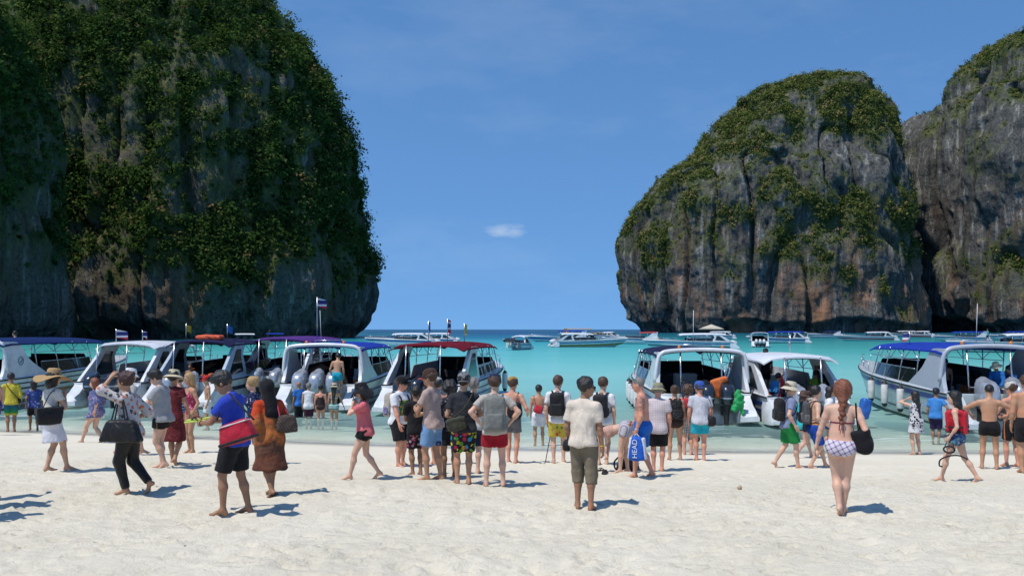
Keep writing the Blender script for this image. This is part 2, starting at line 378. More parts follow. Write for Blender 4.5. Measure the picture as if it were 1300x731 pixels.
# ------------------------------------------------------------------ limestone cliffs
def rock_mat(name, dark, mid, lite, ochre, k=1.0):
    m, t = new_mat(name); g = NG(t); c = g.coord()
    big = g.noise(c, 0.025 * k, 5, 0.6)
    st = g.noise(g.mapping(c, (0.20 * k, 0.20 * k, 0.020 * k)), 1.0, 6, 0.66, 0.3)     # vertical seepage streaks
    fine = g.noise(c, 0.55 * k, 6, 0.72)
    col = g.ramp(st.outputs[0], [(0.36, dark), (0.45, mid), (0.54, mid), (0.64, lite)])
    col = g.mix(g.math('MULTIPLY', g.math('SUBTRACT', fine.outputs[0], 0.50, True), 5.0, True), col, tuple(x * 0.35 for x in dark))
    col = g.mix(g.math('MULTIPLY', g.math('SUBTRACT', 0.40, fine.outputs[0], True), 3.0, True), col, tuple(x * 1.15 for x in lite))
    och = g.noise(g.mapping(c, (0.035 * k, 0.035 * k, 0.016 * k), loc=(3, 1, 7)), 1.0, 5, 0.6)
    low = g.attr('stain').outputs['Fac']
    of = g.math('MULTIPLY', g.math('MULTIPLY', g.math('SUBTRACT', och.outputs[0], 0.5, True), 6.0, True), low, True)
    col = g.mix(of, col, ochre)
    grn = g.attr('green').outputs['Fac']
    gn = g.noise(c, 0.22 * k, 6, 0.7)
    gcol = g.ramp(gn.outputs[0], [(0.32, (0.020, 0.032, 0.010)), (0.47, (0.055, 0.078, 0.020)), (0.6, (0.12, 0.125, 0.04)), (0.72, (0.21, 0.165, 0.075))])
    gf = g.math('MULTIPLY', g.math('ADD', grn, g.math('MULTIPLY', g.math('SUBTRACT', gn.outputs[0], 0.5), 1.2)), 1.6, True)
    gf = g.math('SMOOTH_MIN', gf, g.math('MULTIPLY', grn, 2.0), True)
    col = g.mix(g.math('MULTIPLY', gf, 0.9), col, gcol)
    crk = g.n('ShaderNodeTexVoronoi', feature='DISTANCE_TO_EDGE'); g.put(crk.inputs['Vector'], g.mapping(c, (0.12 * k, 0.12 * k, 0.025 * k))); crk.inputs['Scale'].default_value = 1.0
    h = g.math('ADD', g.math('MULTIPLY', fine.outputs[0], 1.6), g.math('ADD', g.math('MULTIPLY', st.outputs[0], 4.0), g.math('MULTIPLY', g.math('MINIMUM', crk.outputs['Distance'], 0.12), 4.0)))
    g.bsdf(col, 0.92, g.bump(h, 0.9, 1.0 / k), spec=0.2)
    return m

def leaf_mat(name, stops):
    m, t = new_mat(name); g = NG(t)
    tint = g.attr('tint').outputs['Fac']
    col = g.ramp(tint, stops)
    df = g.n('ShaderNodeBsdfDiffuse'); g.put(df.inputs[0], col); tl = g.n('ShaderNodeBsdfTranslucent'); g.put(tl.inputs[0], g.mix(0.5, col, (0.09, 0.16, 0.02)))
    mx = g.n('ShaderNodeMixShader'); mx.inputs[0].default_value = 0.35; t.links.new(df.outputs[0], mx.inputs[1]); t.links.new(tl.outputs[0], mx.inputs[2])
    o = g.n('ShaderNodeOutputMaterial'); t.links.new(mx.outputs[0], o.inputs[0])
    return m
ROCK_L = rock_mat('weathered limestone in bushes', (0.045, 0.041, 0.034), (0.13, 0.12, 0.10), (0.30, 0.28, 0.24), (0.24, 0.13, 0.07), 1.6)
ROCK_R = rock_mat('grey karst limestone', (0.042, 0.040, 0.038), (0.122, 0.119, 0.107), (0.33, 0.32, 0.285), (0.40, 0.20, 0.105), 0.8)
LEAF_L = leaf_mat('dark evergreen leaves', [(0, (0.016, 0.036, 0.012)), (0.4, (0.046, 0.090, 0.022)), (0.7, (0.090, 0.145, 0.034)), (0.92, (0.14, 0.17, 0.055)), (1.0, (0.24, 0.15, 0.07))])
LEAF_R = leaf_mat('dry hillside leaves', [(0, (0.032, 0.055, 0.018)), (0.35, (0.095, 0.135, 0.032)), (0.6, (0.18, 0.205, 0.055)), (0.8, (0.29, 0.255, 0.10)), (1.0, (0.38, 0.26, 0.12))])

def loft_cliff(name, D, left, right, depth_f, depth_b, mat, res, amp, seed, undercut=0.0, ub=(0, 10), expo=2.4, stain=1.0, gfun=None, cap=None, foldf=None):
    """closed rock mass from its outline (photograph pixels at distance D): every level is a rounded section with its own depth"""
    toX = lambda px: (px - 650) / F * D
    toZ = lambda py: CAMZ + (HOR - py) / F * D
    lz = [toZ(p[1]) for p in left]; lx = [toX(p[0]) for p in left]
    rz = [toZ(p[1]) for p in right]; rx = [toX(p[0]) for p in right]
    zt = max(lz[-1], rz[-1]); nz_, na = res
    s = np.linspace(0, 1, nz_); zz = -6 + (zt + 6) * (1 - (1 - s) ** 1.25)
    xl = np.interp(zz, lz, lx); xr = np.interp(zz, rz, rx)
    xc = (xl + xr) / 2; a = np.maximum((xr - xl) / 2, 0.02)
    w0 = a[: nz_ // 3].max()
    th = np.concatenate([np.linspace(0, math.pi, na), np.linspace(math.pi, 2 * math.pi, na // 4)[1:-1]])   # front half is finer
    ct, st = np.cos(th), np.sin(th)
    sx = np.sign(ct) * np.abs(ct) ** (2 / expo); sy = np.sign(st) * np.abs(st) ** (2 / expo)
    bf = depth_f * (a / w0) ** 0.8; bb = depth_b * (a / w0) ** 0.8
    X = xc[:, None] + a[:, None] * sx[None]
    B = np.where(sy[None] > 0, bf[:, None], bb[:, None])
    Y = D - B * sy[None]
    Z = np.repeat(zz[:, None], len(th), 1)
    # outward direction in plan
    nx = ct[None] * np.ones_like(X); ny = -st[None] * np.ones_like(X)
    P = np.stack([X, Y, Z], -1); A = amp
    prot = np.clip(np.minimum(1, np.abs(st) * 1.6 + 0.25), 0, 1)[None]
    d = A * 1.0 * fbm(P / (A * 9), seed, 4) * prot
    d += A * 0.75 * ridged(P * np.array([1, 1, 0.3]) / (A * 3.0), seed + 5, 4)
    d += A * 0.5 * np.minimum(0, ridged(P * np.array([1, 1, 0.22]) / (A * 1.6), seed + 33, 3) + 0.1)
    d += A * 0.40 * fbm(P * np.array([1, 1, 0.6]) / (A * 1.0), seed + 9, 5, 0.62)
    fl = np.abs(vnoise(P * np.array([1, 1, 0.16]) / (A * 2.3), seed + 41)); d -= A * 0.9 * np.exp(-(fl / 0.10) ** 2)            # deep vertical fissures
    bt_ = vnoise(P * np.array([1, 1, 0.25]) / (A * 5.5), seed + 47); d += A * 0.9 * (np.clip(bt_ * 3, -1, 1) * 0.5)               # stepped buttress faces
    led = np.sin(Z / (A * 2.1) + 3 * fbm(P / (A * 6), seed + 3, 2)); d += A * 0.16 * led
    d -= d[:, :na].mean()
    if foldf is not None: d += foldf(X, Y, Z)
    if undercut:
        hn = np.clip(0.65 + 1.3 * fbm(P * np.array([1, 1, 0]) / (A * 5), seed + 13, 3), 0.05, 1.5)       # the sea notch is deep here, shallow there
        u = np.clip((Z - ub[0]) / ((ub[1] - ub[0]) * hn), 0, 1)
        d -= undercut * np.minimum(hn, 1.2) * (1 - u ** 3)
    fade = np.clip((1 - s) / 0.06, 0, 1)[:, None]
    d = d * (0.15 + 0.85 * fade)
    X = X + nx * d; Y = Y + ny * d
    if cap is not None: Z = Z + cap * fbm(P / (A * 3), seed + 21, 3) * np.clip((s - 0.5) * 2, 0, 1)[:, None]
    V = np.stack([X, Y, Z], -1)
    n, m_ = Z.shape; idx = np.arange(n * m_).reshape(n, m_); nx_ = np.roll(idx, -1, 1)
    Q = np.stack([idx[:-1], nx_[:-1], nx_[1:], idx[1:]], -1).reshape(-1, 4)
    # normals for the planting mask
    du = np.roll(V, -1, 1) - np.roll(V, 1, 1); dv = np.gradient(V, axis=0)
    N = np.cross(dv, du); N /= np.linalg.norm(N, axis=-1, keepdims=True) + 1e-9
    green = gfun(V, N, s)
    o = mesh_np(name, V.reshape(-1, 3), Q, mat)
    at = o.data.attributes.new('green', 'FLOAT', 'POINT'); at.data.foreach_set('value', green.astype(np.float32).ravel())
    at = o.data.attributes.new('stain', 'FLOAT', 'POINT'); at.data.foreach_set('value', (stain * np.clip(1.15 - (Z - 0) / (zt * 0.42), 0, 1)).astype(np.float32).ravel())
    tag(o, kind='structure')
    return V, N, green

def plant(name, V, N, green, count, size, leaves, leaf, mat, label, seed, thr=0.35, front=None):
    """shrubs and small trees rooted on the rock, every one a ball of separate leaf sprays"""
    rg = np.random.default_rng(seed)
    n, m_, _ = V.shape
    C = V[:-1]; e1 = np.roll(V, -1, 1)[:-1] - C; e2 = V[1:] - C
    area = np.linalg.norm(np.cross(e1, e2), axis=-1)
    g = np.clip(green[:-1] - thr, 0, 1)
    vis = ((C * N[:-1]).sum(-1) < 60) & (C[..., 2] > 3) & (C[..., 2] < 16 + C[..., 1] * 0.42)      # only the flanks that look toward the bay
    p = (area * g * vis).ravel(); p = p / p.sum()
    k = rg.choice(len(p), count, p=p)
    base = (C.reshape(-1, 3)[k] + e1.reshape(-1, 3)[k] * rg.random((count, 1)) + e2.reshape(-1, 3)[k] * rg.random((count, 1)))
    nn = N[:-1].reshape(-1, 3)[k]; gg = g.ravel()[k]
    r = size * (0.40 + rg.random(count) ** 3 * 1.9) * (0.6 + 0.7 * np.minimum(gg * 1.6, 1))
    ctr = base + nn * (r * 0.35)[:, None] + np.array([0, 0, 1]) * (r * 0.3)[:, None]
    L = leaves; q = rg.normal(size=(count, L, 3)); q /= np.linalg.norm(q, axis=-1, keepdims=True)
    lob = 0.75 + 0.35 * np.sin(q[..., 0] * 4 + rg.random((count, 1)) * 6) * np.cos(q[..., 2] * 5 + rg.random((count, 1)) * 6)
    rad = (rg.random((count, L)) ** 0.35) * lob
    pos = ctr[:, None] + q * (rad * r[:, None])[..., None] * np.array([1.05, 1.05, 0.85])
    ls = leaf * (0.6 + 0.8 * rg.random((count, L, 1))) * (0.7 + 0.3 * (r / size)[:, None, None])
    up = q + rg.normal(size=q.shape) * 0.55 + np.array([-0.15, -0.15, 0.75]); up /= np.linalg.norm(up, axis=-1, keepdims=True)
    t1 = np.cross(up, rg.normal(size=q.shape)); t1 /= np.linalg.norm(t1, axis=-1, keepdims=True) + 1e-9
    t2 = np.cross(up, t1)
    v = np.stack([pos - t1 * ls, pos + t1 * ls * 0.7 - t2 * ls * 0.8, pos + t1 * ls * 0.7 + t2 * ls * 0.8], 2).reshape(-1, 3)
    o = mesh_np(name, v, np.zeros((0, 4), np.int32), mat, smooth=False, tris=np.arange(len(v)).reshape(-1, 3))
    ti = np.clip(0.45 + 0.26 * rg.normal(size=(count, 1)) + 0.10 * rg.normal(size=(count, L)), 0, 1)
    at = o.data.attributes.new('tint', 'FLOAT', 'POINT'); at.data.foreach_set('value', np.repeat(ti.astype(np.float32).ravel(), 3))
    tag(o, label, 'vegetation', kind='stuff')
    return o

def smooth(x, a, b): t = np.clip((x - a) / (b - a), 0, 1); return t * t * (3 - 2 * t)

# left headland, about 300 m off, thick with bushes
def g_left(V, N, s):
    n = fbm(V / 16, 41, 4); n2 = fbm(V / 5, 45, 3); z = V[..., 2]
    g = 0.66 + 0.80 * n + 0.5 * n2 + 0.35 * N[..., 2]
    g = g - 0.75 * (1 - smooth(z, 8, 34)) - 0.35 * smooth(-N[..., 2], 0.05, 0.4)
    return np.clip(g, 0, 1)
def fold_left(X, Y, Z): return 0
L_R = [(468, 428), (478, 405), (487, 368), (485, 338), (472, 295), (462, 258), (453, 225), (446, 180), (432, 125), (415, 88), (385, 45), (352, 8), (330, -20), (285, -60), (200, -95)]
L_L = [(20, 428), (10, 380), (10, 200), (20, 100), (40, 40), (70, -10), (110, -50), (150, -85), (190, -95)]
L_R = [(x - 13 - 9 * max(0, 1 - y / 420), y) for x, y in L_R]
V, N, G = loft_cliff('headland_left', 345, L_L, L_R, 62, 80, ROCK_L, (240, 290), 5.0, 101, undercut=6, ub=(0.5, 8), stain=0.6, gfun=g_left, cap=2.0, expo=2.3)
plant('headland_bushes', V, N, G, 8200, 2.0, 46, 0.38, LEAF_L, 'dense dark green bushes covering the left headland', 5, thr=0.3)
# nearer wall at the left edge, in its own shade
L2_R = [(16, 434), (24, 385), (20, 300), (12, 210), (14, 160), (6, 100), (-8, 40), (-30, 0), (-70, -60), (-140, -150)]
L2_L = [(-560, 434), (-570, 300), (-540, 100), (-440, -60), (-180, -148)]
def g_left2(V, N, s): return np.clip(g_left(V, N, s) - 0.12, 0, 1)
V, N, G = loft_cliff('cliff_wall_left', 215, L2_L, L2_R, 55, 52, ROCK_L, (130, 180), 3.6, 151, undercut=9, ub=(0.5, 9), stain=0.4, gfun=g_left2, cap=1.5, expo=3.2)
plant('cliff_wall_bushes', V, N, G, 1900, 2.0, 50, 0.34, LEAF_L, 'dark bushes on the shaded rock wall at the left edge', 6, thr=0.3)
# right dome
def g_dome(V, N, s):
    n = fbm(V / 70, 61, 4); n2 = fbm(V / 18, 65, 4); z = V[..., 2]; x = V[..., 0]
    g = 0.20 + 0.62 * n + 1.05 * n2 + 0.5 * np.clip(N[..., 2], -0.2, 1)
    g = g + 0.48 * smooth(z, 150, 230) + 0.25 * smooth(-x, -280, -180) * smooth(z, 60, 110)
    band = np.exp(-((z - (118 - (x - 330) * 0.12)) / 22.0) ** 2) * smooth(x, 220, 300); g = g + 0.42 * band
    g = g - 0.6 * (1 - smooth(z, 15, 60)) - 0.3 * np.exp(-((z - 165) / 28.0) ** 2) * smooth(x, 240, 300)
    return np.clip(g, 0, 1)
D_L = [(808, 423), (804, 405), (800, 385), (793, 340), (790, 300), (797, 268), (820, 236), (845, 215), (868, 206), (892, 186), (905, 160), (930, 131), (960, 104), (1000, 89), (1030, 82), (1045, 80)]
D_R = [(1182, 423), (1175, 380), (1168, 300), (1158, 230), (1150, 200), (1142, 165), (1131, 122), (1112, 98), (1080, 84), (1050, 80)]
D_L = [(x + 4, y + (HOR - y) * 0.05) for x, y in D_L]; D_R = [(x - 10 - 16 * max(0, min(1, (420 - y) / 160)), y + (HOR - y) * 0.05) for x, y in D_R]
V, N, G = loft_cliff('cliff_dome', 900, D_L, D_R, 120, 130, ROCK_R, (270, 310), 11.0, 201, undercut=10, ub=(0.5, 12), gfun=g_dome, cap=4.0, expo=2.2)
plant('dome_bushes', V, N, G, 13000, 1.9, 18, 0.60, LEAF_R, 'olive and green scrub growing on the big rock dome', 8, thr=0.34)
# right wall beyond the gully
def g_right(V, N, s):
    n = fbm(V / 60, 81, 4); n2 = fbm(V / 16, 85, 4); z = V[..., 2]
    g = 0.08 + 0.8 * n + 0.8 * n2 + 0.6 * np.clip(N[..., 2], -0.2, 1) + 0.2 * smooth(z, 220, 300) - 0.55 * (1 - smooth(z, 18, 60))
    return np.clip(g, 0, 1)
E_L = [(1168, 422), (1162, 380), (1160, 320), (1150, 260), (1151, 205), (1155, 172), (1164, 152), (1174, 134), (1226, 120), (1236, 78), (1252, 56), (1270, 41), (1300, 31), (1360, 15), (1420, 8)]
E_R = [(1760, 422), (1740, 300), (1700, 150), (1600, 60), (1500, 20), (1425, 8)]
E_L = [(x, y + (HOR - y) * 0.03) for x, y in E_L]; E_R = [(x, y + (HOR - y) * 0.03) for x, y in E_R]
V, N, G = loft_cliff('cliff_wall_right', 930, E_L, E_R, 170, 150, ROCK_R, (230, 270), 11.0, 251, undercut=22, ub=(0.5, 15), gfun=g_right, cap=4.0, expo=3.0, stain=0.5)
plant('right_wall_bushes', V, N, G, 7000, 1.9, 18, 0.60, LEAF_R, 'green scrub clinging to the far right rock wall', 9, thr=0.32)
# ------------------------------------------------------------------ smooth solid modelling (used for bodies, clothes, bags)
A3 = lambda *v: np.array(v, np.float32)
def nrm(v): v = np.asarray(v, float); return v / (np.linalg.norm(v) + 1e-9)
class Cone:
    def __init__(s, a, b, ra, rb, k=0.02, squash=None, clips=()):
        s.a, s.b, s.ra, s.rb, s.k, s.sq, s.clips = np.asarray(a, float), np.asarray(b, float), ra, rb, k, squash, clips
        r = max(ra, rb) * 1.05; s.lo = np.minimum(s.a, s.b) - r; s.hi = np.maximum(s.a, s.b) + r
    def d(s, X, Y, Z):
        ab = s.b - s.a; L = ab @ ab + 1e-9
        x, y, z = X - s.a[0], Y - s.a[1], Z - s.a[2]
        t = np.clip((x * ab[0] + y * ab[1] + z * ab[2]) / L, 0, 1)
        x, y, z = x - t * ab[0], y - t * ab[1], z - t * ab[2]
        if s.sq is not None:
            u, f = s.sq; q = (x * u[0] + y * u[1] + z * u[2]) * (1 / f - 1)
            x, y, z = x + q * u[0], y + q * u[1], z + q * u[2]
        return np.sqrt(x * x + y * y + z * z) - (s.ra + (s.rb - s.ra) * t)
class Ell:
    def __init__(s, c, rad, M=np.eye(3), k=0.02, clips=()):
        s.c, s.r, s.M, s.k, s.clips = np.asarray(c, float), np.asarray(rad, float), np.asarray(M, float), k, clips
        e = np.abs(s.M) @ s.r; s.lo = s.c - e; s.hi = s.c + e            # columns of M are the axes
    def d(s, X, Y, Z):
        x, y, z = X - s.c[0], Y - s.c[1], Z - s.c[2]; M = s.M
        q = [x * M[0, i] + y * M[1, i] + z * M[2, i] for i in range(3)]
        k0 = np.sqrt(sum((q[i] / s.r[i]) ** 2 for i in range(3))); k1 = np.sqrt(sum((q[i] / s.r[i] ** 2) ** 2 for i in range(3))) + 1e-6
        return k0 * (k0 - 1) / k1
class Box:
    def __init__(s, c, half, M=np.eye(3), rnd=0.03, k=0.01, clips=(), taper=0.0):
        s.c, s.h, s.M, s.rnd, s.k, s.clips, s.tp = np.asarray(c, float), np.asarray(half, float), np.asarray(M, float), rnd, k, clips, taper
        e = np.abs(s.M) @ (s.h * 1.3); s.lo = s.c - e; s.hi = s.c + e
    def d(s, X, Y, Z):
        x, y, z = X - s.c[0], Y - s.c[1], Z - s.c[2]; M = s.M
        q = [x * M[0, i] + y * M[1, i] + z * M[2, i] for i in range(3)]
        sc = 1 - s.tp * q[2] / s.h[2]
        q = [np.abs(q[0]) - (s.h[0] * sc - s.rnd), np.abs(q[1]) - (s.h[1] * sc - s.rnd), np.abs(q[2]) - (s.h[2] - s.rnd)]
        o = np.sqrt(sum(np.maximum(v, 0) ** 2 for v in q))
        return o + np.minimum(np.maximum(np.maximum(q[0], q[1]), q[2]), 0) - s.rnd
def plane(c, n):  # keeps the side the normal points away from
    c = np.asarray(c, float); n = nrm(n)
    return lambda X, Y, Z: (X - c[0]) * n[0] + (Y - c[1]) * n[1] + (Z - c[2]) * n[2]

def solid(prims, h, cuts=(), wrinkle=0.0, wseed=0, wfreq=26.0, carve=()):
    lo = np.min([p.lo for p in prims], 0) - 3 * h; hi = np.max([p.hi for p in prims], 0) + 3 * h
    n = np.ceil((hi - lo) / h).astype(int) + 1
    ax = [(lo[i] + h * np.arange(n[i])).astype(np.float32) for i in range(3)]
    Fd = np.full(n, 0.3, np.float32)
    for p in prims:
        mrg = p.k + 2.5 * h
        i0 = np.maximum(((p.lo - mrg - lo) / h).astype(int), 0); i1 = np.minimum(((p.hi + mrg - lo) / h).astype(int) + 2, n)
        sl = tuple(slice(i0[i], i1[i]) for i in range(3))
        X, Y, Z = ax[0][sl[0]][:, None, None], ax[1][sl[1]][None, :, None], ax[2][sl[2]][None, None, :]
        d = p.d(X, Y, Z)
        for c in p.clips: d = np.maximum(d, c(X, Y, Z))
        f = Fd[sl]; e = np.maximum(p.k - np.abs(f - d), 0) / p.k
        Fd[sl] = np.minimum(f, d) - e * e * p.k * 0.25
    X, Y, Z = ax[0][:, None, None], ax[1][None, :, None], ax[2][None, None, :]
    if wrinkle:
        rg = np.random.default_rng(wseed); wv = 0
        for q in range(5):
            kx, ky, kz = rg.normal(size=3) * wfreq * (0.6 + 0.35 * q) * np.array([1, 1, 0.75]); ph = rg.random() * 6
            wv = wv + np.sin(kx * X + ky * Y + kz * Z + ph + 1.3 * np.sin(9 * Z + ph)) / (1 + 0.3 * q)
        Fd += (wrinkle * (0.4 * wv - 0.45)).astype(np.float32)
    for c in cuts: Fd = np.maximum(Fd, c(X, Y, Z))
    for p in carve: Fd = np.maximum(Fd, -p.d(X, Y, Z))
    return surf_nets(Fd, lo, h)

def surf_nets(Fd, lo, h):
    S = Fd < 0
    nx, ny, nz = Fd.shape
    c = [(i, j, k) for i in (0, 1) for j in (0, 1) for k in (0, 1)]
    cnt = np.zeros((nx - 1, ny - 1, nz - 1), np.int8)
    for i, j, k in c: cnt += S[i:nx - 1 + i, j:ny - 1 + j, k:nz - 1 + k]
    act = (cnt > 0) & (cnt < 8)
    I = np.argwhere(act)
    if len(I) == 0: return np.zeros((0, 3), np.float32), np.zeros((0, 4), np.int32)
    vid = np.full(act.shape, -1, np.int32); vid[act] = np.arange(len(I))
    val = np.stack([Fd[I[:, 0] + i, I[:, 1] + j, I[:, 2] + k] for i, j, k in c], 1)
    acc = np.zeros((len(I), 3), np.float32); num = np.zeros(len(I), np.float32)
    for a in range(8):
        for ax_ in range(3):
            if c[a][ax_] == 0:
                b = a + (4, 2, 1)[ax_]; va, vb = val[:, a], val[:, b]; m = (va < 0) != (vb < 0)
                t = np.where(m, va / (va - vb + 1e-12), 0)
                for q in range(3): acc[:, q] += np.where(m, c[a][q] + (t if q == ax_ else 0), 0)
                num += m
    V = (I + acc / num[:, None]) * h + lo
    Q = []
    for ax_ in range(3):
        o = [1, 1, 1]; o[ax_] = 0
        s0 = [slice(1, None)] * 3; s0[ax_] = slice(0, -1); s0 = [slice(1, d - 1) if q != ax_ else slice(0, d - 1) for q, d in enumerate(Fd.shape)]
        s1 = list(s0); s1[ax_] = slice(1, Fd.shape[ax_])
        A, B = S[tuple(s0)], S[tuple(s1)]
        E = np.argwhere(A != B)
        if len(E) == 0: continue
        inside = A[E[:, 0], E[:, 1], E[:, 2]]
        E = E + np.array([1 if q != ax_ else 0 for q in range(3)])
        u, v = [(1, 2), (2, 0), (0, 1)][ax_]
        eu = np.zeros(3, int); eu[u] = 1; ev = np.zeros(3, int); ev[v] = 1
        g = lambda P: vid[P[:, 0], P[:, 1], P[:, 2]]
        q = np.stack([g(E - eu - ev), g(E - ev), g(E), g(E - eu)], 1)
        q[~inside] = q[~inside][:, ::-1]
        Q.append(q)
    return V.astype(np.float32), np.concatenate(Q).astype(np.int32)

def merge(*parts):
    V, Q, b = [], [], 0
    for v, q in parts:
        V.append(np.asarray(v, np.float32).reshape(-1, 3)); Q.append(np.asarray(q, np.int32).reshape(-1, 4) + b); b += len(V[-1])
    return np.concatenate(V), np.concatenate(Q)

def np_tube(pts, rs, n=6, flat=1.0, side=None):
    pts = np.asarray(pts, float); k = len(pts); rs = np.full(k, rs) if np.isscalar(rs) else np.asarray(rs)
    V = []; prev = None
    for i in range(k):
        t = nrm(pts[min(i + 1, k - 1)] - pts[max(i - 1, 0)])
        a = side if side is not None else (prev if prev is not None else (A3(0, 0, 1) if abs(t[2]) < 0.9 else A3(0, 1, 0)))
        u = np.cross(t, a)
        if np.linalg.norm(u) < 1e-3: u = np.cross(t, A3(1, .2, .1))
        u = nrm(u); v = nrm(np.cross(u, t)); prev = v
        for j in range(n):
            q = 2 * math.pi * j / n; V.append(pts[i] + u * math.cos(q) * rs[i] * flat + v * math.sin(q) * rs[i])
    Q = [(i * n + j, i * n + (j + 1) % n, (i + 1) * n + (j + 1) % n, (i + 1) * n + j) for i in range(k - 1) for j in range(n)]
    V += [pts[0], pts[-1]]; e = len(V)
    for j in range(0, n, 2):
        Q.append((e - 2, (j + 2) % n, (j + 1) % n, j)); b = (k - 1) * n; Q.append((e - 1, b + j, b + (j + 1) % n, b + (j + 2) % n))
    return np.array(V), np.array(Q)

def spline(pts, n=14):
    P = np.asarray(pts, float); P = np.concatenate([[2 * P[0] - P[1]], P, [2 * P[-1] - P[-2]]]); out_ = []
    for i in range(1, len(P) - 2):
        for t in np.linspace(0, 1, n, endpoint=False):
            a, b, c, d = P[i - 1:i + 3]
            out_.append(0.5 * ((2 * b) + (c - a) * t + (2 * a - 5 * b + 4 * c - d) * t * t + (3 * b - a - 3 * c + d) * t ** 3))
    return np.array(out_ + [P[-2]])

# ------------------------------------------------------------------ people
def skin_mat(name, col, tattoo=None):
    if name in _MC: return _MC[name]
    m, t = new_mat(name); g = NG(t); c = g.coord()
    n = g.noise(c, 5, 4); n2 = g.noise(c, 60, 3)
    red = (col[0] * 1.02, col[1] * 0.82, col[2] * 0.76); dk = tuple(x * 0.82 for x in col)
    cc = g.ramp(n.outputs[0], [(0.3, dk), (0.5, col), (0.7, red)])
    cc = g.mix(g.math('MULTIPLY', g.math('SUBTRACT', n2.outputs[0], 0.55, True), 1.2), cc, tuple(x * 0.6 for x in col))
    if tattoo:
        for (p, r) in tattoo:
            vm_ = g.n('ShaderNodeVectorMath', operation='DISTANCE'); g.put(vm_.inputs[0], c); vm_.inputs[1].default_value = p
            tn = g.noise(c, 34, 3, 0.5, 1.6)
            f = g.math('MULTIPLY', g.math('LESS_THAN', vm_.outputs['Value'], r), g.math('MULTIPLY', g.math('SUBTRACT', tn.outputs[0], 0.47, True), 9.0, True))
            cc = g.mix(g.math('MULTIPLY', f, 0.8), cc, (0.05, 0.06, 0.07))
    b = g.bsdf(cc, 0.5, g.bump(n2.outputs[0], 0.08, 0.01), spec=0.4)
    b.inputs['Subsurface Weight'].default_value = 0.06; b.inputs['Subsurface Radius'].default_value = (0.02, 0.008, 0.004)
    _MC[name] = m; return m
SK_LIGHT = skin_mat('fair skin', (0.62, 0.385, 0.275)); SK_PINK = skin_mat('sunburnt skin', (0.62, 0.30, 0.20)); SK_TAN = skin_mat('tanned skin', (0.47, 0.26, 0.155))
SK_BROWN = skin_mat('brown skin', (0.33, 0.172, 0.098)); SK_MID = skin_mat('olive skin', (0.53, 0.31, 0.20))
EYE = plain('dark eyes', (0.02, 0.015, 0.012), 0.2); LIP = plain('lips', (0.36, 0.13, 0.11), 0.45)
H_BLACK = plain('black hair', (0.012, 0.010, 0.009), 0.42, bumpy=0.6, scale=60); H_BROWN = plain('brown hair', (0.075, 0.038, 0.020), 0.5, bumpy=0.6, scale=60)
H_RED = plain('auburn hair', (0.20, 0.062, 0.026), 0.45, bumpy=0.7, scale=50); H_BLOND = plain('blond hair', (0.40, 0.26, 0.11), 0.5, bumpy=0.6, scale=60)
H_GREY = plain('grey hair', (0.20, 0.185, 0.17), 0.6, bumpy=0.6, scale=60); H_DKRED = plain('dark red hair', (0.12, 0.03, 0.018), 0.45, bumpy=0.7, scale=50)

def cloth(name, col, rough=0.85, weave=0.3):
    if name in _MC: return _MC[name]
    m, t = new_mat(name); g = NG(t); c = g.coord()
    n = g.noise(g.mapping(c, (1, 1, 0.55), (0.3, 0.4, 0)), 9, 4, 0.6, 1.2); f = g.noise(c, 180, 2)
    cc = g.ramp(n.outputs[0], [(0.3, tuple(x * 0.82 for x in col)), (0.6, col), (0.8, tuple(min(1, x * 1.08) for x in col))])
    h = g.math('ADD', g.math('MULTIPLY', n.outputs[0], 2.0), g.math('MULTIPLY', f.outputs[0], 0.15))
    b = g.bsdf(cc, rough, g.bump(h, 0.5, 0.03), spec=0.25, sheen=0.05)
    _MC[name] = m; return m
def floral(name, base, cols, scale=14, blob=0.42, scale2=None):
    """printed flowers / shapes: random colours in Voronoi cells over a ground colour"""
    if name in _MC: return _MC[name]
    m, t = new_mat(name); g = NG(t); c = g.coord()
    v = g.n('ShaderNodeTexVoronoi'); wv = g.noise(c, scale * 1.3, 2)
    vec = g.n('ShaderNodeVectorMath', operation='ADD'); g.put(vec.inputs[0], c); sc_ = g.n('ShaderNodeVectorMath', operation='SCALE'); g.put(sc_.inputs[0], wv.outputs['Color']); sc_.inputs['Scale'].default_value = 0.6 / scale; t.links.new(sc_.outputs[0], vec.inputs[1])
    g.put(v.inputs['Vector'], vec.outputs[0]); v.inputs['Scale'].default_value = scale
    sp = g.n('ShaderNodeSeparateColor'); t.links.new(v.outputs['Color'], sp.inputs[0])
    stops = [(i / len(cols), cc) for i, cc in enumerate(cols)]
    pc = g.ramp(sp.outputs[0], stops, 'CONSTANT')
    f = g.math('LESS_THAN', v.outputs['Distance'], blob)
    inner = g.math('LESS_THAN', v.outputs['Distance'], blob * 0.35)
    col = g.mix(f, base, pc); col = g.mix(g.math('MULTIPLY', inner, 0.7), col, tuple(x * 0.5 for x in cols[0]))
    n = g.noise(c, 7, 4, 0.6, 0.8)
    g.bsdf(col, 0.85, g.bump(n.outputs[0], 0.4, 0.04), spec=0.25)
    _MC[name] = m; return m
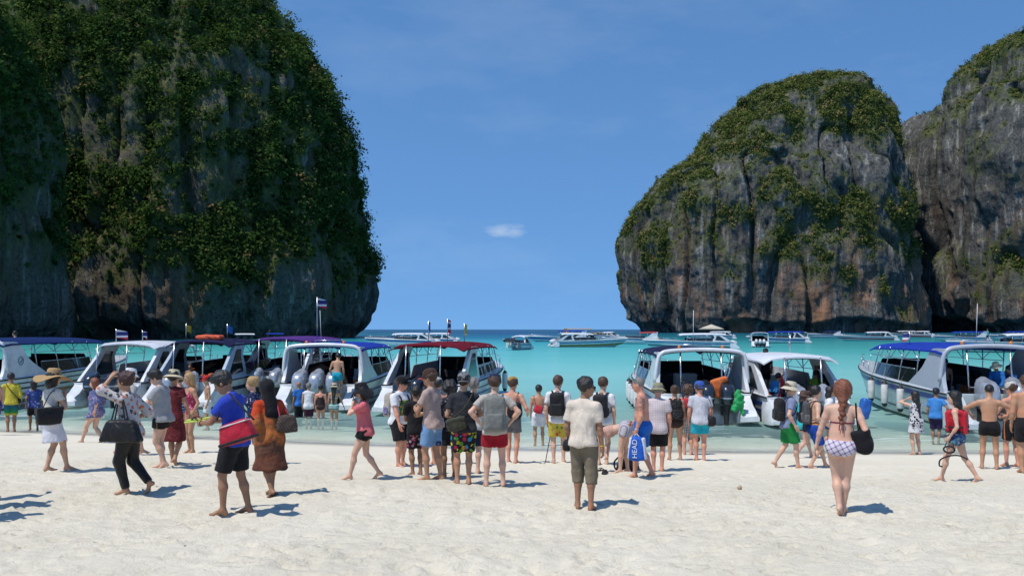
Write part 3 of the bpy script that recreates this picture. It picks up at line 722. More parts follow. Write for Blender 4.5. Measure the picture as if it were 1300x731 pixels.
def stripes(name, a, b, axis='Z', scale=60, cross=False, width=0.5):
    if name in _MC: return _MC[name]
    m, t = new_mat(name); g = NG(t); c = g.coord()
    def wave(ax):
        s_ = g.n('ShaderNodeSeparateXYZ'); g.put(s_.inputs[0], ax[0]); x = s_.outputs['XYZ'.index(ax[1])]
        return g.math('LESS_THAN', g.math('FRACT', g.math('MULTIPLY', x, scale / 6.283)), width)
    rot = g.mapping(c, rot=(0.0, 0.5, 0.0)) if cross == 'diag' else c
    f = wave((rot, axis))
    if cross: f2 = wave((rot, 'X' if axis == 'Z' else 'Z')); f = g.math('MULTIPLY', g.math('ADD', f, f2), 0.5)
    n = g.noise(c, 7, 4, 0.6, 0.8)
    g.bsdf(g.mix(f, a, b), 0.85, g.bump(n.outputs[0], 0.4, 0.04), spec=0.25)
    _MC[name] = m; return m
def zbands(name, stops, lo, hi, mess=0.06):
    """cloth dyed in soft horizontal bands; lo..hi are heights on the garment"""
    if name in _MC: return _MC[name]
    m, t = new_mat(name); g = NG(t); c = g.coord()
    s_ = g.n('ShaderNodeSeparateXYZ'); g.put(s_.inputs[0], c); n = g.noise(c, 9, 4)
    z = g.math('DIVIDE', g.math('SUBTRACT', g.math('ADD', s_.outputs[2], g.math('MULTIPLY', n.outputs[0], mess)), lo + mess / 2), hi - lo, True)
    g.bsdf(g.ramp(z, stops), 0.85, g.bump(n.outputs[0], 0.7, 0.05), spec=0.25)
    _MC[name] = m; return m

def ik(a, t, l1, l2, pole):
    a, t = np.asarray(a, float), np.asarray(t, float); v = t - a; d = np.linalg.norm(v); dm = (l1 + l2) * 0.999
    if d > dm: t = a + v / d * dm; v = t - a; d = dm
    u = v / d; c = (l1 * l1 - l2 * l2 + d * d) / (2 * d); hh = math.sqrt(max(l1 * l1 - c * c, 0))
    p = np.asarray(pole, float); p = p - u * (p @ u); p = nrm(p)
    return a + u * c + p * hh, t
def rotx(a): c, s = math.cos(a), math.sin(a); return np.array([[1, 0, 0], [0, c, -s], [0, s, c]])
def roty(a): c, s = math.cos(a), math.sin(a); return np.array([[c, 0, s], [0, 1, 0], [-s, 0, c]])
def rotz(a): c, s = math.cos(a), math.sin(a); return np.array([[c, -s, 0], [s, c, 0], [0, 0, 1]])

class Skel: pass
def skeleton(H, pose, fem, wt):
    """person looks along +y, right hand at +x; every length scales with H"""
    J = Skel(); g = pose.get; J.H = H; J.fem = fem; J.wt = wt
    feet = [np.array(g('lf', (-0.055, 0, 0)), float) * H, np.array(g('rf', (0.055, 0, 0)), float) * H]
    fp = [R(g('lfp', 0)), R(g('rfp', 0))]; fy = [R(g('lfy', 8)), R(-g('rfy', 8))]
    ank = []
    for i in (0, 1):
        M = rotz(fy[i]) @ rotx(-fp[i])
        ank.append(feet[i] + M @ A3(0, -0.055 * H, 0.042 * H) + A3(0, 0.055 * H, 0))    # a raised heel pivots on the ball of the foot
    hx = 0.052 * H; Lt, Ls = 0.245 * H, 0.243 * H
    pelv = np.array(g('hip', (0, 0)), float) * H
    pc = np.array([pelv[0], pelv[1], 0.0])
    zmax = [a[2] + math.sqrt(max(((Lt + Ls) * 0.995) ** 2 - ((pc[0] + s * hx - a[0]) ** 2 + (pc[1] - a[1]) ** 2), 0)) for a, s in zip(ank, (-1, 1))]
    pc[2] = min(0.525 * H, min(zmax)) - g('drop', 0) * H
    J.P = pc
    Mp = rotz(R(g('hyaw', 0))) ; J.Mp = Mp
    Mc = rotz(R(g('twist', 0))) @ rotx(-R(g('lean', 2))) @ roty(R(g('tilt', 0))); J.Mc = Mc
    r, f, s = Mc[:, 0], Mc[:, 1], Mc[:, 2]; J.r, J.f, J.s = r, f, s
    J.hip = [pc + Mp @ A3(-hx, 0, 0), pc + Mp @ A3(hx, 0, 0)]
    shw = (0.096 if fem else 0.105) * H * (0.75 + 0.25 * wt)
    J.neck = pc + s * 0.298 * H
    J.sh = [pc + s * 0.277 * H - r * shw, pc + s * 0.277 * H + r * shw]
    J.kne, J.ank, J.foot = [], [], []
    for i in (0, 1):
        kp = g('lk' if i == 0 else 'rk', None); kp = A3(*kp) if kp is not None else Mp @ A3(-0.12 if i == 0 else 0.12, 1, 0)
        k_, a_ = ik(J.hip[i], ank[i], Lt, Ls, kp); J.kne.append(k_); J.ank.append(a_); J.foot.append(rotz(fy[i]) @ rotx(-fp[i]))
    hd = [g('lh', None), g('rh', None)]; J.elb, J.wri, J.hm = [], [], []
    La, Lf = 0.168 * H, 0.148 * H
    for i in (0, 1):
        sg = -1 if i == 0 else 1
        tgt = np.array(hd[i], float) * H if hd[i] is not None else J.sh[i] + r * sg * 0.026 * H + A3(0, 0.03 * H, -0.306 * H)
        if hd[i] is not None and g('lhc' if i == 0 else 'rhc', False): tgt = pc + Mc @ tgt
        pl = g('le' if i == 0 else 're', None); pl = A3(*pl) if pl is not None else r * sg * 0.5 - f
        e_, w_ = ik(J.sh[i], tgt, La, Lf, pl); J.elb.append(e_); J.wri.append(w_)
        hdir = g('lhd' if i == 0 else 'rhd', None)
        d = nrm(A3(*hdir)) if hdir is not None else nrm(w_ - e_)
        pn = -sg * r                                                    # palms look inward
        pn = nrm(pn - d * (pn @ d)); J.hm.append(np.stack([np.cross(pn, d), pn, d], 1))
    Mh = rotz(R(g('twist', 0) + g('hyw', 0))) @ rotx(-R(g('hp', 4) + 0.35 * g('lean', 2))) @ roty(R(g('ht', 0))); J.Mh = Mh
    J.hc = J.neck + s * 0.02 * H + Mh @ A3(0, 0.012 * H, 0.107 * H)
    J.hs = 1.0
    return J

def torso_prims(J, o=0.0, k=0.03, hip=True, loose=0.0):
    H, P, r, f, s, M = J.H, J.P, J.r, J.f, J.s, J.Mc; w = J.wt; fm = J.fem
    wd = 0.5 + 0.5 * w
    out_ = []
    if hip:
        out_.append(Ell(P + s * 0.012 * H, ((0.094 if fm else 0.086) * wd * H + o, 0.064 * w * H + o, 0.075 * H + o), J.Mp, k * H))
        for sg in (-1, 1): out_.append(Ell(P + J.Mp @ (A3(sg * 0.043, -0.030 * w, -0.022) * H), np.array((0.05, 0.046, 0.055)) * H * wd + o, J.Mp, k * H))
    out_.append(Ell(P + s * 0.100 * H, ((0.068 if fm else 0.078) * w * H + o + loose, 0.054 * w * H + o + loose * .7, 0.095 * H + o), M, k * H))
    out_.append(Ell(P + s * 0.205 * H + f * 0.004 * H, ((0.080 if fm else 0.093) * wd * H + o + loose * .5, 0.058 * wd * H + o + loose * .4, 0.098 * H + o), M, k * H))
    out_.append(Cone(J.sh[0] * 0.72 + J.sh[1] * 0.28 - s * 0.012 * H, J.sh[1] * 0.72 + J.sh[0] * 0.28 - s * 0.012 * H, 0.04 * H + o, 0.04 * H + o, k * H))
    for i in (0, 1): out_.append(Cone(J.neck + s * 0.008 * H, J.sh[i] - s * 0.004 * H, 0.028 * H + o * .8, 0.031 * H + o, k * H))
    if w > 1.12: out_.append(Ell(P + s * 0.085 * H + f * 0.026 * (w - 0.6) * H, np.array((0.074 * w, 0.056 * w, 0.082)) * H + o, M, k * H))
    if fm:
        for sg in (-1, 1): out_.append(Ell(P + s * 0.205 * H + f * 0.045 * H + r * sg * 0.04 * H, np.array((0.036, 0.034, 0.036)) * H * wd + o, M, 0.02 * H))
    return out_
def leg_prims(J, i, o=0.0, k=0.022):
    H, w = J.H, 0.6 + 0.4 * J.wt; a, b, c = J.hip[i], J.kne[i], J.ank[i]
    fw = 1.06 if J.fem else 1.0
    mid = b * 0.66 + c * 0.34 - J.foot[i][:, 1] * 0.006 * H
    return [Cone(a - A3(0, 0, 0.01 * H), b, 0.053 * w * fw * H + o, 0.0315 * w * H + o, k * H), Cone(b, mid, 0.0295 * w * H + o, 0.030 * w * H + o, 0.012 * H), Cone(mid, c, 0.030 * w * H + o, 0.0185 * H + o, k * H)]
def foot_prims(J, i):
    H = J.H; M = J.foot[i]; a = J.ank[i]; q = lambda x, y, z: a + M @ (A3(x, y, z) * H)
    sg = -1 if i == 0 else 1
    return [Cone(a, q(0, -0.018, -0.022), 0.019 * H, 0.019 * H, 0.012 * H), Cone(a, q(0, 0.055, -0.025), 0.020 * H, 0.016 * H, 0.016 * H), Cone(q(-0.012, 0.06, -0.028), q(0.014, 0.055, -0.028), 0.014 * H, 0.014 * H, 0.01 * H),
            Cone(q(-0.012 * sg * 1, 0.07, -0.030), q(-0.014 * sg, 0.100, -0.033), 0.0105 * H, 0.0085 * H, 0.006 * H), Cone(q(0.010 * sg, 0.065, -0.031), q(0.008 * sg, 0.090, -0.034), 0.011 * H, 0.007 * H, 0.006 * H)]
def arm_prims(J, i, o=0.0, k=0.014):
    H, w = J.H, 0.55 + 0.45 * J.wt; fw = 0.86 if J.fem else 1.0; a, b, c = J.sh[i], J.elb[i], J.wri[i]
    m = b * 0.7 + c * 0.3
    return [Cone(a, a * 0.6 + b * 0.4, 0.0335 * w * fw * H + o, 0.030 * w * fw * H + o, k * H), Cone(a * 0.6 + b * 0.4, b, 0.029 * w * fw * H + o, 0.0225 * w * fw * H + o, k * H), Cone(b, m, 0.0225 * w * fw * H + o, 0.0235 * w * fw * H + o, k * H), Cone(m, c, 0.0230 * w * fw * H + o, 0.0145 * fw * H + o, k * H)]
HS = 1.11          # head size
def head_prims(J, o=0.0):
    H = J.H * HS; M = J.Mh; c = J.hc; q = lambda x, y, z: c + M @ (A3(x, y, z) * H)
    p = [Ell(q(0, -0.008, 0.014), np.array((0.0445, 0.054, 0.050)) * H + o, M, 0.012 * H), Ell(q(0, 0.014, -0.020), np.array((0.037, 0.038, 0.047)) * H + o, M, 0.018 * H),
         Ell(q(0, 0.030, -0.046), np.array((0.020, 0.017, 0.016)) * H + o, M, 0.016 * H)]
    if o == 0:
        p += [Cone(q(0, 0.048, 0.004), q(0, 0.060, -0.016), 0.0055 * H, 0.0095 * H, 0.008 * H), Cone(q(-0.022, 0.040, 0.010), q(0.022, 0.040, 0.010), 0.0075 * H, 0.0075 * H, 0.01 * H)]
        for sg in (-1, 1): p.append(Ell(q(sg * 0.045, -0.006, -0.008), np.array((0.006, 0.011, 0.018)) * H, M, 0.004 * H))
    return p

def fingers(J, i, curl):
    """four fingers of different lengths and a thumb from the side of the palm"""
    H = J.H; M = J.hm[i]; w = J.wri[i]; sg = 1 if i == 0 else -1; parts = []
    for q, (x, L) in enumerate([(0.0165, 0.040), (0.0055, 0.045), (-0.0055, 0.042), (-0.0155, 0.033)]):
        p = w + M @ (A3(x * sg, 0, 0.050) * H); d = A3(0, 0, 1.0); pts = [p - M @ (d * 0.008 * H)]; ang = 0
        for seg in (0.45, 0.32, 0.25):
            pts.append(p); ang += curl * (0.55 if seg == 0.45 else 0.75)
            p = p + M @ (A3(0, math.sin(ang), math.cos(ang)) * L * seg * H)
        pts.append(p)
        r0 = 0.0053 * H; parts.append(np_tube(pts, [r0, r0, r0 * .92, r0 * .85, r0 * .6], 6))
    b = w + M @ (A3(0.015 * sg, 0.003, 0.016) * H); m_ = b + M @ (A3(0.017 * sg, 0.007 + 0.006 * curl, 0.018) * H); e = m_ + M @ (A3(0.005 * sg, 0.006 + 0.012 * curl, 0.020) * H)
    parts.append(np_tube([b, m_, e], [0.0072 * H, 0.0062 * H, 0.0042 * H], 6))
    return parts
def palm_prims(J, i):
    H = J.H; M = J.hm[i]; w = J.wri[i]
    return [Box(w + M @ (A3(0, 0, 0.028) * H), np.array((0.0215, 0.0095, 0.028)) * H, M, 0.0085 * H, 0.012 * H), Cone(w, w + M @ (A3(0, 0, 0.014) * H), 0.0145 * H, 0.015 * H, 0.01 * H)]

def small_ell(c, rad, M, n=8):
    th = np.linspace(0, math.pi, n // 2 + 1); V = []; 
    for t in th:
        for j in range(n): a = 2 * math.pi * j / n; V.append(c + M @ (A3(math.sin(t) * math.cos(a), math.sin(t) * math.sin(a), math.cos(t)) * rad))
    Q = [(i * n + j, (i + 1) * n + j, (i + 1) * n + (j + 1) % n, i * n + (j + 1) % n) for i in range(n // 2) for j in range(n)]
    return np.array(V), np.array(Q)

class Person: pass
PEOPLE = []
def person(px, py, head, phi, label, skin=SK_MID, H=None, pose=None, fem=False, w=1.0, hair='short', hmat=H_BLACK, loc=None, vox=None, face=True, group=None, curl=0.45, hcat='person'):
    pose = dict(pose or {})
    loc = on_ground(px, py) if loc is None else Vector(loc)
    d = loc.y
    if H is None: H = min(1.98, max(1.35, (py - head) / F * d))
    root = empty('person', (loc.x, loc.y, loc.z - 0.012), R(phi) + math.atan2(-loc.x, loc.y))
    tag(root, label, 'person', group)
    J = skeleton(H, pose, fem, w)
    v = vox or (0.0150 if d < 12.5 else 0.0185 if d < 16 else 0.0225 if d < 21 else 0.0270 if d < 28 else 0.0300)
    pr = torso_prims(J)
    neck_top = J.hc + J.Mh @ A3(0, -0.012 * H, -0.03 * H)
    pr.append(Cone(J.neck - J.s * 0.02 * H, neck_top, (0.027 if fem else 0.032) * H, (0.026 if fem else 0.031) * H, 0.02 * H))
    for i in (0, 1): pr += leg_prims(J, i) + foot_prims(J, i)
    pr += head_prims(J)
    for i in (0, 1): pr += arm_prims(J, i) + palm_prims(J, i)
    body = solid(pr, v)
    cu = curl if isinstance(curl, (tuple, list)) else (curl, curl)
    fg = merge(*(fingers(J, 0, cu[0]) + fingers(J, 1, cu[1])))
    nb = len(body[1]) + len(fg[1]); ex = []; mi = [0] * nb
    if face:
        q = lambda x, y, z: J.hc + J.Mh @ (A3(x, y, z) * H * HS)
        for sg in (-1, 1): e = small_ell(q(sg * 0.0185, 0.0475, 0.000), A3(0.0085, 0.006, 0.0045) * H, J.Mh, 6); ex.append(e); mi += [1] * len(e[1])
        e = small_ell(q(0, 0.048, -0.034), A3(0.013, 0.005, 0.0045) * H, J.Mh, 6); ex.append(e); mi += [2] * len(e[1])
    V, Q = merge(body, fg, *ex)
    mesh_np('body', V, Q, parent=root, mats=[skin, EYE, LIP], midx=mi)
    p = Person(); p.J = J; p.root = root; p.H = H; p.v = v; p.loc = loc; p.phi = phi; p.skin = skin; p.seed = len(PEOPLE) * 13 + 3; p.d = d
    PEOPLE.append(p)
    if hair: do_hair(p, hair, hmat)
    return p

def part(p, name, sol, mat): return mesh_np(name, sol[0], sol[1], mat, p.root)

def do_hair(p, style, mat):
    J, H = p.J, p.H * HS; M, c = J.Mh, J.hc; q = lambda x, y, z: c + M @ (A3(x, y, z) * H)
    pr = [Ell(q(0, -0.012, 0.020), np.array((0.0535, 0.060, 0.058)) * H, M, 0.01 * H, clips=[plane(q(0, 0.036, 0.034), M @ A3(0, 0.9, -0.42)), plane(q(0, -0.02, -0.042), M @ A3(0, 0.55, -1))])]
    wr, fq = 0.007, 50
    if style == 'bald': return
    if style == 'buzz': pr = [Ell(q(0, -0.010, 0.015), np.array((0.0462, 0.0555, 0.0525)) * H, M, 0.01 * H, clips=[plane(q(0, 0.028, 0.030), M @ A3(0, 0.85, -0.55)), plane(q(0, -0.02, -0.026), M @ A3(0, 0.35, -1))])]; wr = 0.002
    if style == 'thick': pr.append(Ell(q(0, 0.005, 0.045), np.array((0.050, 0.056, 0.032)) * H, M, 0.02 * H)); wr = 0.007
    if style == 'curly': pr += [Ell(q(sx, sy, sz), np.array((0.03, 0.03, 0.035)) * H, M, 0.015 * H) for sx, sy, sz in ((-.04, -.03, 0), (.04, -.03, 0), (0, -.05, 0.01), (-.03, 0, .045), (.03, 0, .045), (0, -.04, -.03))]; wr = 0.012
    if style == 'afro': pr = [Ell(q(0, -0.014, 0.018), np.array((0.062, 0.066, 0.064)) * H, M, 0.01 * H, clips=[plane(q(0, 0.030, 0.030), M @ A3(0, 0.85, -0.5))])]; wr = 0.010
    if style in ('long', 'longback', 'bob'):
        L = {'long': 0.17, 'longback': 0.25, 'bob': 0.07}[style]
        a = q(0, -0.030, 0.0); b = q(0, -0.040, -0.06); e = J.neck - J.f * 0.068 * H - J.s * (L - 0.06) * H
        if style == 'bob': e = b - A3(0, 0, 1) * 0.03 * H
        pr += [Cone(a, b, 0.048 * H, 0.044 * H, 0.02 * H, (M[:, 1], 0.7)), Cone(b, e, 0.046 * H, 0.022 * H, 0.02 * H, (J.f, 0.55))]
        for sg in (-1, 1): pr.append(Cone(q(sg * 0.035, -0.01, 0.01), q(sg * 0.040, -0.015, -0.06), 0.020 * H, 0.016 * H, 0.015 * H))
        wr = 0.006
    if style == 'bun': pr.append(Ell(q(0, -0.055, 0.045), np.array((0.028, 0.028, 0.026)) * H, M, 0.012 * H)); wr = 0.006
    if style == 'pony': pr += [Ell(q(0, -0.066, 0.022), np.array((0.02, 0.022, 0.022)) * H, M, 0.012 * H), Cone(q(0, -0.072, 0.015), q(0, -0.070, -0.085), 0.020 * H, 0.010 * H, 0.012 * H)]; wr = 0.006
    if style == 'braid':
        pr.append(Ell(q(0, -0.018, 0.008), np.array((0.060, 0.062, 0.062)) * H, M, 0.012 * H, clips=[plane(q(0, 0.025, 0.030), M @ A3(0, 0.85, -0.5))]))
        pr.append(Cone(q(0, -0.03, -0.02), q(0.004, -0.055, -0.07), 0.050 * H, 0.028 * H, 0.02 * H))
        for k in range(6):
            t = k / 5; b = (q(0.004, -0.058, -0.075)) * (1 - t) + (J.neck - J.f * 0.072 * H - J.s * 0.105 * H) * t
            pr.append(Ell(b + J.r * (0.006 if k % 2 else -0.006) * H, np.array((0.021, 0.018, 0.020)) * H * (1.15 - 0.5 * t), np.eye(3), 0.006 * H))
        wr = 0.007
    part(p, 'hair', solid(pr, min(p.v, 0.0130) if p.d < 17 else p.v * .9, wrinkle=wr * 1.5, wseed=p.seed, wfreq=fq * 1.2), mat)

def sl(a, b, t): return np.asarray(a) * (1 - t) + np.asarray(b) * t
def tee(p, mat, sleeve=0.62, hem=-0.03, loose=0.012, name='shirt', o=0.010, neck=True):
    J, H = p.J, p.H; w = 0.55 + 0.45 * J.wt
    pr = torso_prims(J, o, k=0.022, hip=False, loose=loose) + torso_prims(J, o + 0.022, k=0.02)[:3]
    pr.append(Cone(J.P + J.s * 0.17 * H, J.P + J.s * (hem + 0.01) * H, (0.080 if J.fem else 0.088) * H * (0.5 + 0.5 * J.wt) + o, ((0.088 if J.fem else 0.086) * (0.45 + 0.55 * J.wt)) * H + o + 0.008 + loose * 0.7, 0.03 * H, (J.f, 0.72)))
    hemc = plane(J.P + J.s * hem * H, -J.s + 0.10 * J.f)
    for q in pr: q.clips = list(q.clips) + [hemc]
    if sleeve > 0:
        for i in (0, 1):
            if sleeve <= 1: a, e = J.sh[i], sl(J.sh[i], J.elb[i], sleeve); ax_ = J.elb[i] - J.sh[i]; rs = [(a, e)]
            else: e = sl(J.elb[i], J.wri[i], sleeve - 1); ax_ = J.wri[i] - J.elb[i]; rs = [(J.sh[i], J.elb[i]), (J.elb[i], e)]
            for k_, (u, v_) in enumerate(rs):
                last = k_ == len(rs) - 1
                pr.append(Cone(u, v_ + (nrm(v_ - u) * 0.03 if last else 0), 0.0315 * w * H + o * .8, (0.0285 * w * H + o + 0.006) if sleeve <= 1 or not last else 0.024 * w * H + o, 0.016 * H, clips=[plane(v_, ax_)] if last else []))
    part(p, name, solid(pr, p.v, wrinkle=0.010, wseed=p.seed, wfreq=17), mat)
def shorts(p, mat, length=0.75, top=0.045, loose=0.016, name='shorts', flare=0.012):
    """length counts along the thigh (1 = knee, 2 = ankle)"""
    J, H = p.J, p.H; w = 0.6 + 0.4 * J.wt
    pr = torso_prims(J, 0.008)[:4]
    if J.wt > 1.12: pr.append(Ell(J.P + J.s * 0.06 * H + J.f * 0.024 * (J.wt - 0.6) * H, np.array((0.072 * J.wt, 0.054 * J.wt, 0.08)) * H + 0.008, J.Mc, 0.03 * H))
    for q in pr: q.clips = [plane(J.P + J.s * top * H, J.s)]
    for i in (0, 1):
        a, b, c = J.hip[i], J.kne[i], J.ank[i]; r0 = 0.054 * w * (1.06 if J.fem else 1) * H + loose * .7
        if length <= 1:
            e = sl(a, b, length); pr.append(Cone(a, e + nrm(b - a) * 0.04, r0, (0.053 - 0.021 * length) * w * H + loose + flare, 0.02 * H, clips=[plane(e, b - a)]))
        else:
            e = sl(b, c, length - 1); pr.append(Cone(a, b, r0, 0.035 * w * H + loose, 0.02 * H)); pr.append(Cone(b, e + nrm(c - b) * 0.03, 0.035 * w * H + loose, (0.034 - 0.010 * (length - 1)) * w * H + loose * .9, 0.02 * H, clips=[plane(e, c - b)]))
    return part(p, name, solid(pr, p.v, wrinkle=0.006, wseed=p.seed + 1, wfreq=18), mat)
def skirt(p, mat, top=0.06, hem=0.3, ra=0.085, rb=0.13, name='skirt', squash=0.75, shift=(0, 0), wr=0.014, slit=None):
    """hem is the height above the ground as a share of the body height"""
    J, H = p.J, p.H; a = J.P + J.s * top * H; b = np.array([J.P[0] * .4 + (J.ank[0][0] + J.ank[1][0]) * .3 + shift[0] * H, J.P[1] * .4 + (J.ank[0][1] + J.ank[1][1]) * .3 + shift[1] * H, hem * H])
    pr = torso_prims(J, 0.012)[:4]
    for q in pr: q.clips = [plane(a, J.s)]
    pr.append(Cone(a - J.s * .03 * H, b - A3(0, 0, 0.05 * H), ra * H, rb * H, 0.03 * H, (J.Mp[:, 1], squash), clips=[plane(b, (0, 0.05, -1)), plane(a, J.s)]))
    for i in (0, 1): pr.append(Cone(J.hip[i], J.kne[i], 0.06 * H, 0.046 * H, 0.03 * H, clips=[plane(b, (0, 0, -1))]))
    cuts = []
    if slit is not None: cuts.append(lambda X, Y, Z: -np.sqrt((X - slit[0] * H) ** 2 + (Y - slit[1] * H) ** 2) + np.clip((slit[2] * H - Z) * 0.30, 0.0, 0.09))
    return part(p, name, solid(pr, p.v, wrinkle=wr, wseed=p.seed + 2, wfreq=13, cuts=cuts), mat)
def briefs(p, mat, name='bikini_bottom', high=0.045, cut=0.55, back=0.02):
    J, H = p.J, p.H; M = J.Mp; P = J.P; pr = torso_prims(J, 0.007)[:4]
    pr += [Cone(J.hip[i], sl(J.hip[i], J.kne[i], 0.3), 0.054 * H * (0.6 + .4 * J.wt) * 1.06 + 0.007, 0.050 * H, 0.02 * H) for i in (0, 1)]
    def leg(X, Y, Z):
        x = np.abs((X - P[0]) * M[0, 0] + (Y - P[1]) * M[1, 0]); y = (X - P[0]) * M[0, 1] + (Y - P[1]) * M[1, 1]
        return (-0.078 * H + cut * np.maximum(x - 0.018 * H - back * H * (y < 0), 0)) - (Z - P[2])
    part(p, name, solid(pr, p.v * 0.9, cuts=[plane(P + J.s * high * H, J.s), leg]), mat)
def band(p, mat, lo=0.175, hi=0.195, name='bikini_top', front=True, halter=True):
    J, H = p.J, p.H; pr = torso_prims(J, 0.007, hip=False)
    def win(X, Y, Z):
        t = (X - J.P[0]) * J.s[0] + (Y - J.P[1]) * J.s[1] + (Z - J.P[2]) * J.s[2]; y = (X - J.P[0]) * J.f[0] + (Y - J.P[1]) * J.f[1] + (Z - J.P[2]) * J.f[2]
        fr = np.clip((y - 0.02 * H) / (0.03 * H), 0, 1) if front else 0
        return np.maximum(lo * H - 0.01 * H * fr - t, t - hi * H - 0.05 * H * fr)
    s_ = solid(pr, p.v * 0.8, cuts=[win])
    if halter:
        q = [J.P + J.Mc @ (A3(x, y, z) * H) for x, y, z in ((-0.04, 0.085, 0.23), (-0.045, 0.05, 0.29), (-0.022, -0.030, 0.312), (0.0, -0.040, 0.315), (0.022, -0.030, 0.312), (0.045, 0.05, 0.29), (0.04, 0.085, 0.23))]
        s_ = merge(s_, np_tube(spline(q, 5), 0.005, 6))
    part(p, name, s_, mat)
def suit(p, mat, name='swimsuit'):
    J, H = p.J, p.H; M = J.Mp; P = J.P; pr = torso_prims(J, 0.007)
    def leg(X, Y, Z):
        x = np.abs((X - P[0]) * M[0, 0] + (Y - P[1]) * M[1, 0]); return (-0.078 * H + 0.6 * np.maximum(x - 0.03 * H, 0)) - (Z - P[2])
    def topc(X, Y, Z):
        t = (X - P[0]) * J.s[0] + (Y - P[1]) * J.s[1] + (Z - P[2]) * J.s[2]; x = np.abs((X - P[0]) * J.r[0] + (Y - P[1]) * J.r[1]); return t - 0.235 * H - 0.05 * H * (np.abs(x - 0.055 * H) < 0.012 * H)
    part(p, name, solid(pr, p.v * 0.9, cuts=[leg, topc]), mat)

# ---- things worn on the head
def head_mb(p, build, name, mat, smooth=True, mats=None):
    J, H = p.J, p.H * HS; mb = MB(); build(mb, H)
    M = Matrix([[*J.Mh[i]] for i in range(3)]); c = Vector(J.hc)
    mb.v = [tuple(c + M @ Vector(v)) for v in mb.v]
    return mb.build(name, mat, p.root, smooth=smooth, mats=mats)
def cap(p, mat, back=False, bill=None, tilt=8):
    def b(mb, H):
        rx = Matrix.Rotation(R(-tilt if not back else tilt), 3, 'X')
        prof = [(0.0545, -0.012), (0.0555, 0.010), (0.052, 0.030), (0.043, 0.046), (0.026, 0.056), (0.006, 0.059)]
        mb.lathe([(r * H, z * H) for r, z in prof], (0, -0.008 * H, 0.020 * H), 18, rx, 1.0, 1.16)
        mb.mi = 1; sg = -1 if back else 1; n = 12; top, bot = [], []
        for k in range(n + 1):
            a = math.pi * k / n; x = math.cos(a) * 0.046; y = 0.040 + math.sin(a) * 0.062; z = 0.008 - 0.012 * math.cos(a) ** 2 - (y - 0.04) * 0.12
            top.append(Vector((x * H, sg * y * H, z * H))); bot.append(Vector((x * H, sg * y * H, (z - 0.005) * H)))
        inn = [Vector((math.cos(math.pi * k / n) * 0.046 * H, sg * 0.030 * H, (0.008 - 0.012 * math.cos(math.pi * k / n) ** 2) * H)) for k in range(n + 1)]
        b0 = len(top); vs = top + bot + inn + [v - Vector((0, 0, 0.005 * H)) for v in inn]; m_ = n + 1
        fs = []
        for k in range(n): fs += [(k, k + 1, 2 * m_ + k + 1, 2 * m_ + k), (m_ + k + 1, m_ + k, 3 * m_ + k, 3 * m_ + k + 1), (k + 1, k, m_ + k, m_ + k + 1)]
        mb.add(vs, fs)
    return head_mb(p, b, 'cap', None, 'auto', [mat, bill or mat])
def bucket(p, mat, brim=0.085, drop=0.022, name='bucket_hat', top=0.062, bandm=None):
    def b(mb, H):
        rx = Matrix.Rotation(R(-6), 3, 'X')
        prof = [(brim, 0.002 - drop), (brim + 0.002, -drop - 0.002), (0.054, 0.010), (0.0545, 0.012)]
        n = 28; mb.lathe([(brim * H, (0.006 - drop) * H), ((brim + .001) * H, (0.003 - drop) * H), (0.0545 * H, 0.010 * H), (0.056 * H, 0.016 * H)], (0, -0.006 * H, 0.014 * H), n, rx, 1, 1.1, caps=False)
        mb.lathe([(0.0555 * H, 0.010 * H), (0.0545 * H, 0.022 * H)], (0, -0.006 * H, 0.014 * H), n, rx, 1, 1.12, caps=False)
        mb.mi = 1; mb.lathe([(0.0553 * H, 0.0215 * H), (0.0555 * H, 0.030 * H)], (0, -0.006 * H, 0.014 * H), n, rx, 1, 1.12, caps=False)
        mb.mi = 0; mb.lathe([(0.0545 * H, 0.0295 * H), (0.049 * H, top * 0.83 * H), (0.042 * H, top * H), (0.012 * H, (top + .004) * H)], (0, -0.006 * H, 0.014 * H), n, rx, 1, 1.12)
        mb.lathe([((brim - .002) * H, (0.000 - drop) * H), (0.0535 * H, 0.006 * H)], (0, -0.006 * H, 0.014 * H), n, rx, 1, 1.1, caps=False)
    return head_mb(p, b, name, None, 'auto', [mat, bandm or mat])
def floppy(p, mat, brim=0.15, name='sun_hat', wave=0.014, seed=1, drop=0.02, top=0.07):
    def b(mb, H):
        n = 40; rg = random.Random(seed); ph = rg.random() * 6
        for thick in (0, 0.004):
            rings = []
            for r in (brim, brim * 0.8, brim * 0.6, 0.056):
                t = (r - 0.056) / (brim - 0.056)
                rings.append([Vector((math.cos(2 * math.pi * j / n) * r * H, math.sin(2 * math.pi * j / n) * r * 1.06 * H - 0.006 * H, (0.018 - drop * t * t + t * wave * (math.sin(2 * 2 * math.pi * j / n + ph) + 0.6 * math.sin(3 * 2 * math.pi * j / n + 2 * ph)) - thick) * H)) for j in range(n)])
            mb.loft(rings, caps=False)
        mb.lathe([(0.0565 * H, 0.014 * H), (0.056 * H, 0.034 * H), (0.052 * H, top * 0.85 * H), (0.040 * H, top * H), (0.01 * H, (top + 0.003) * H)], (0, -0.006 * H, 0), n, None, 1, 1.1, caps=False)
    return head_mb(p, b, name, mat, True)
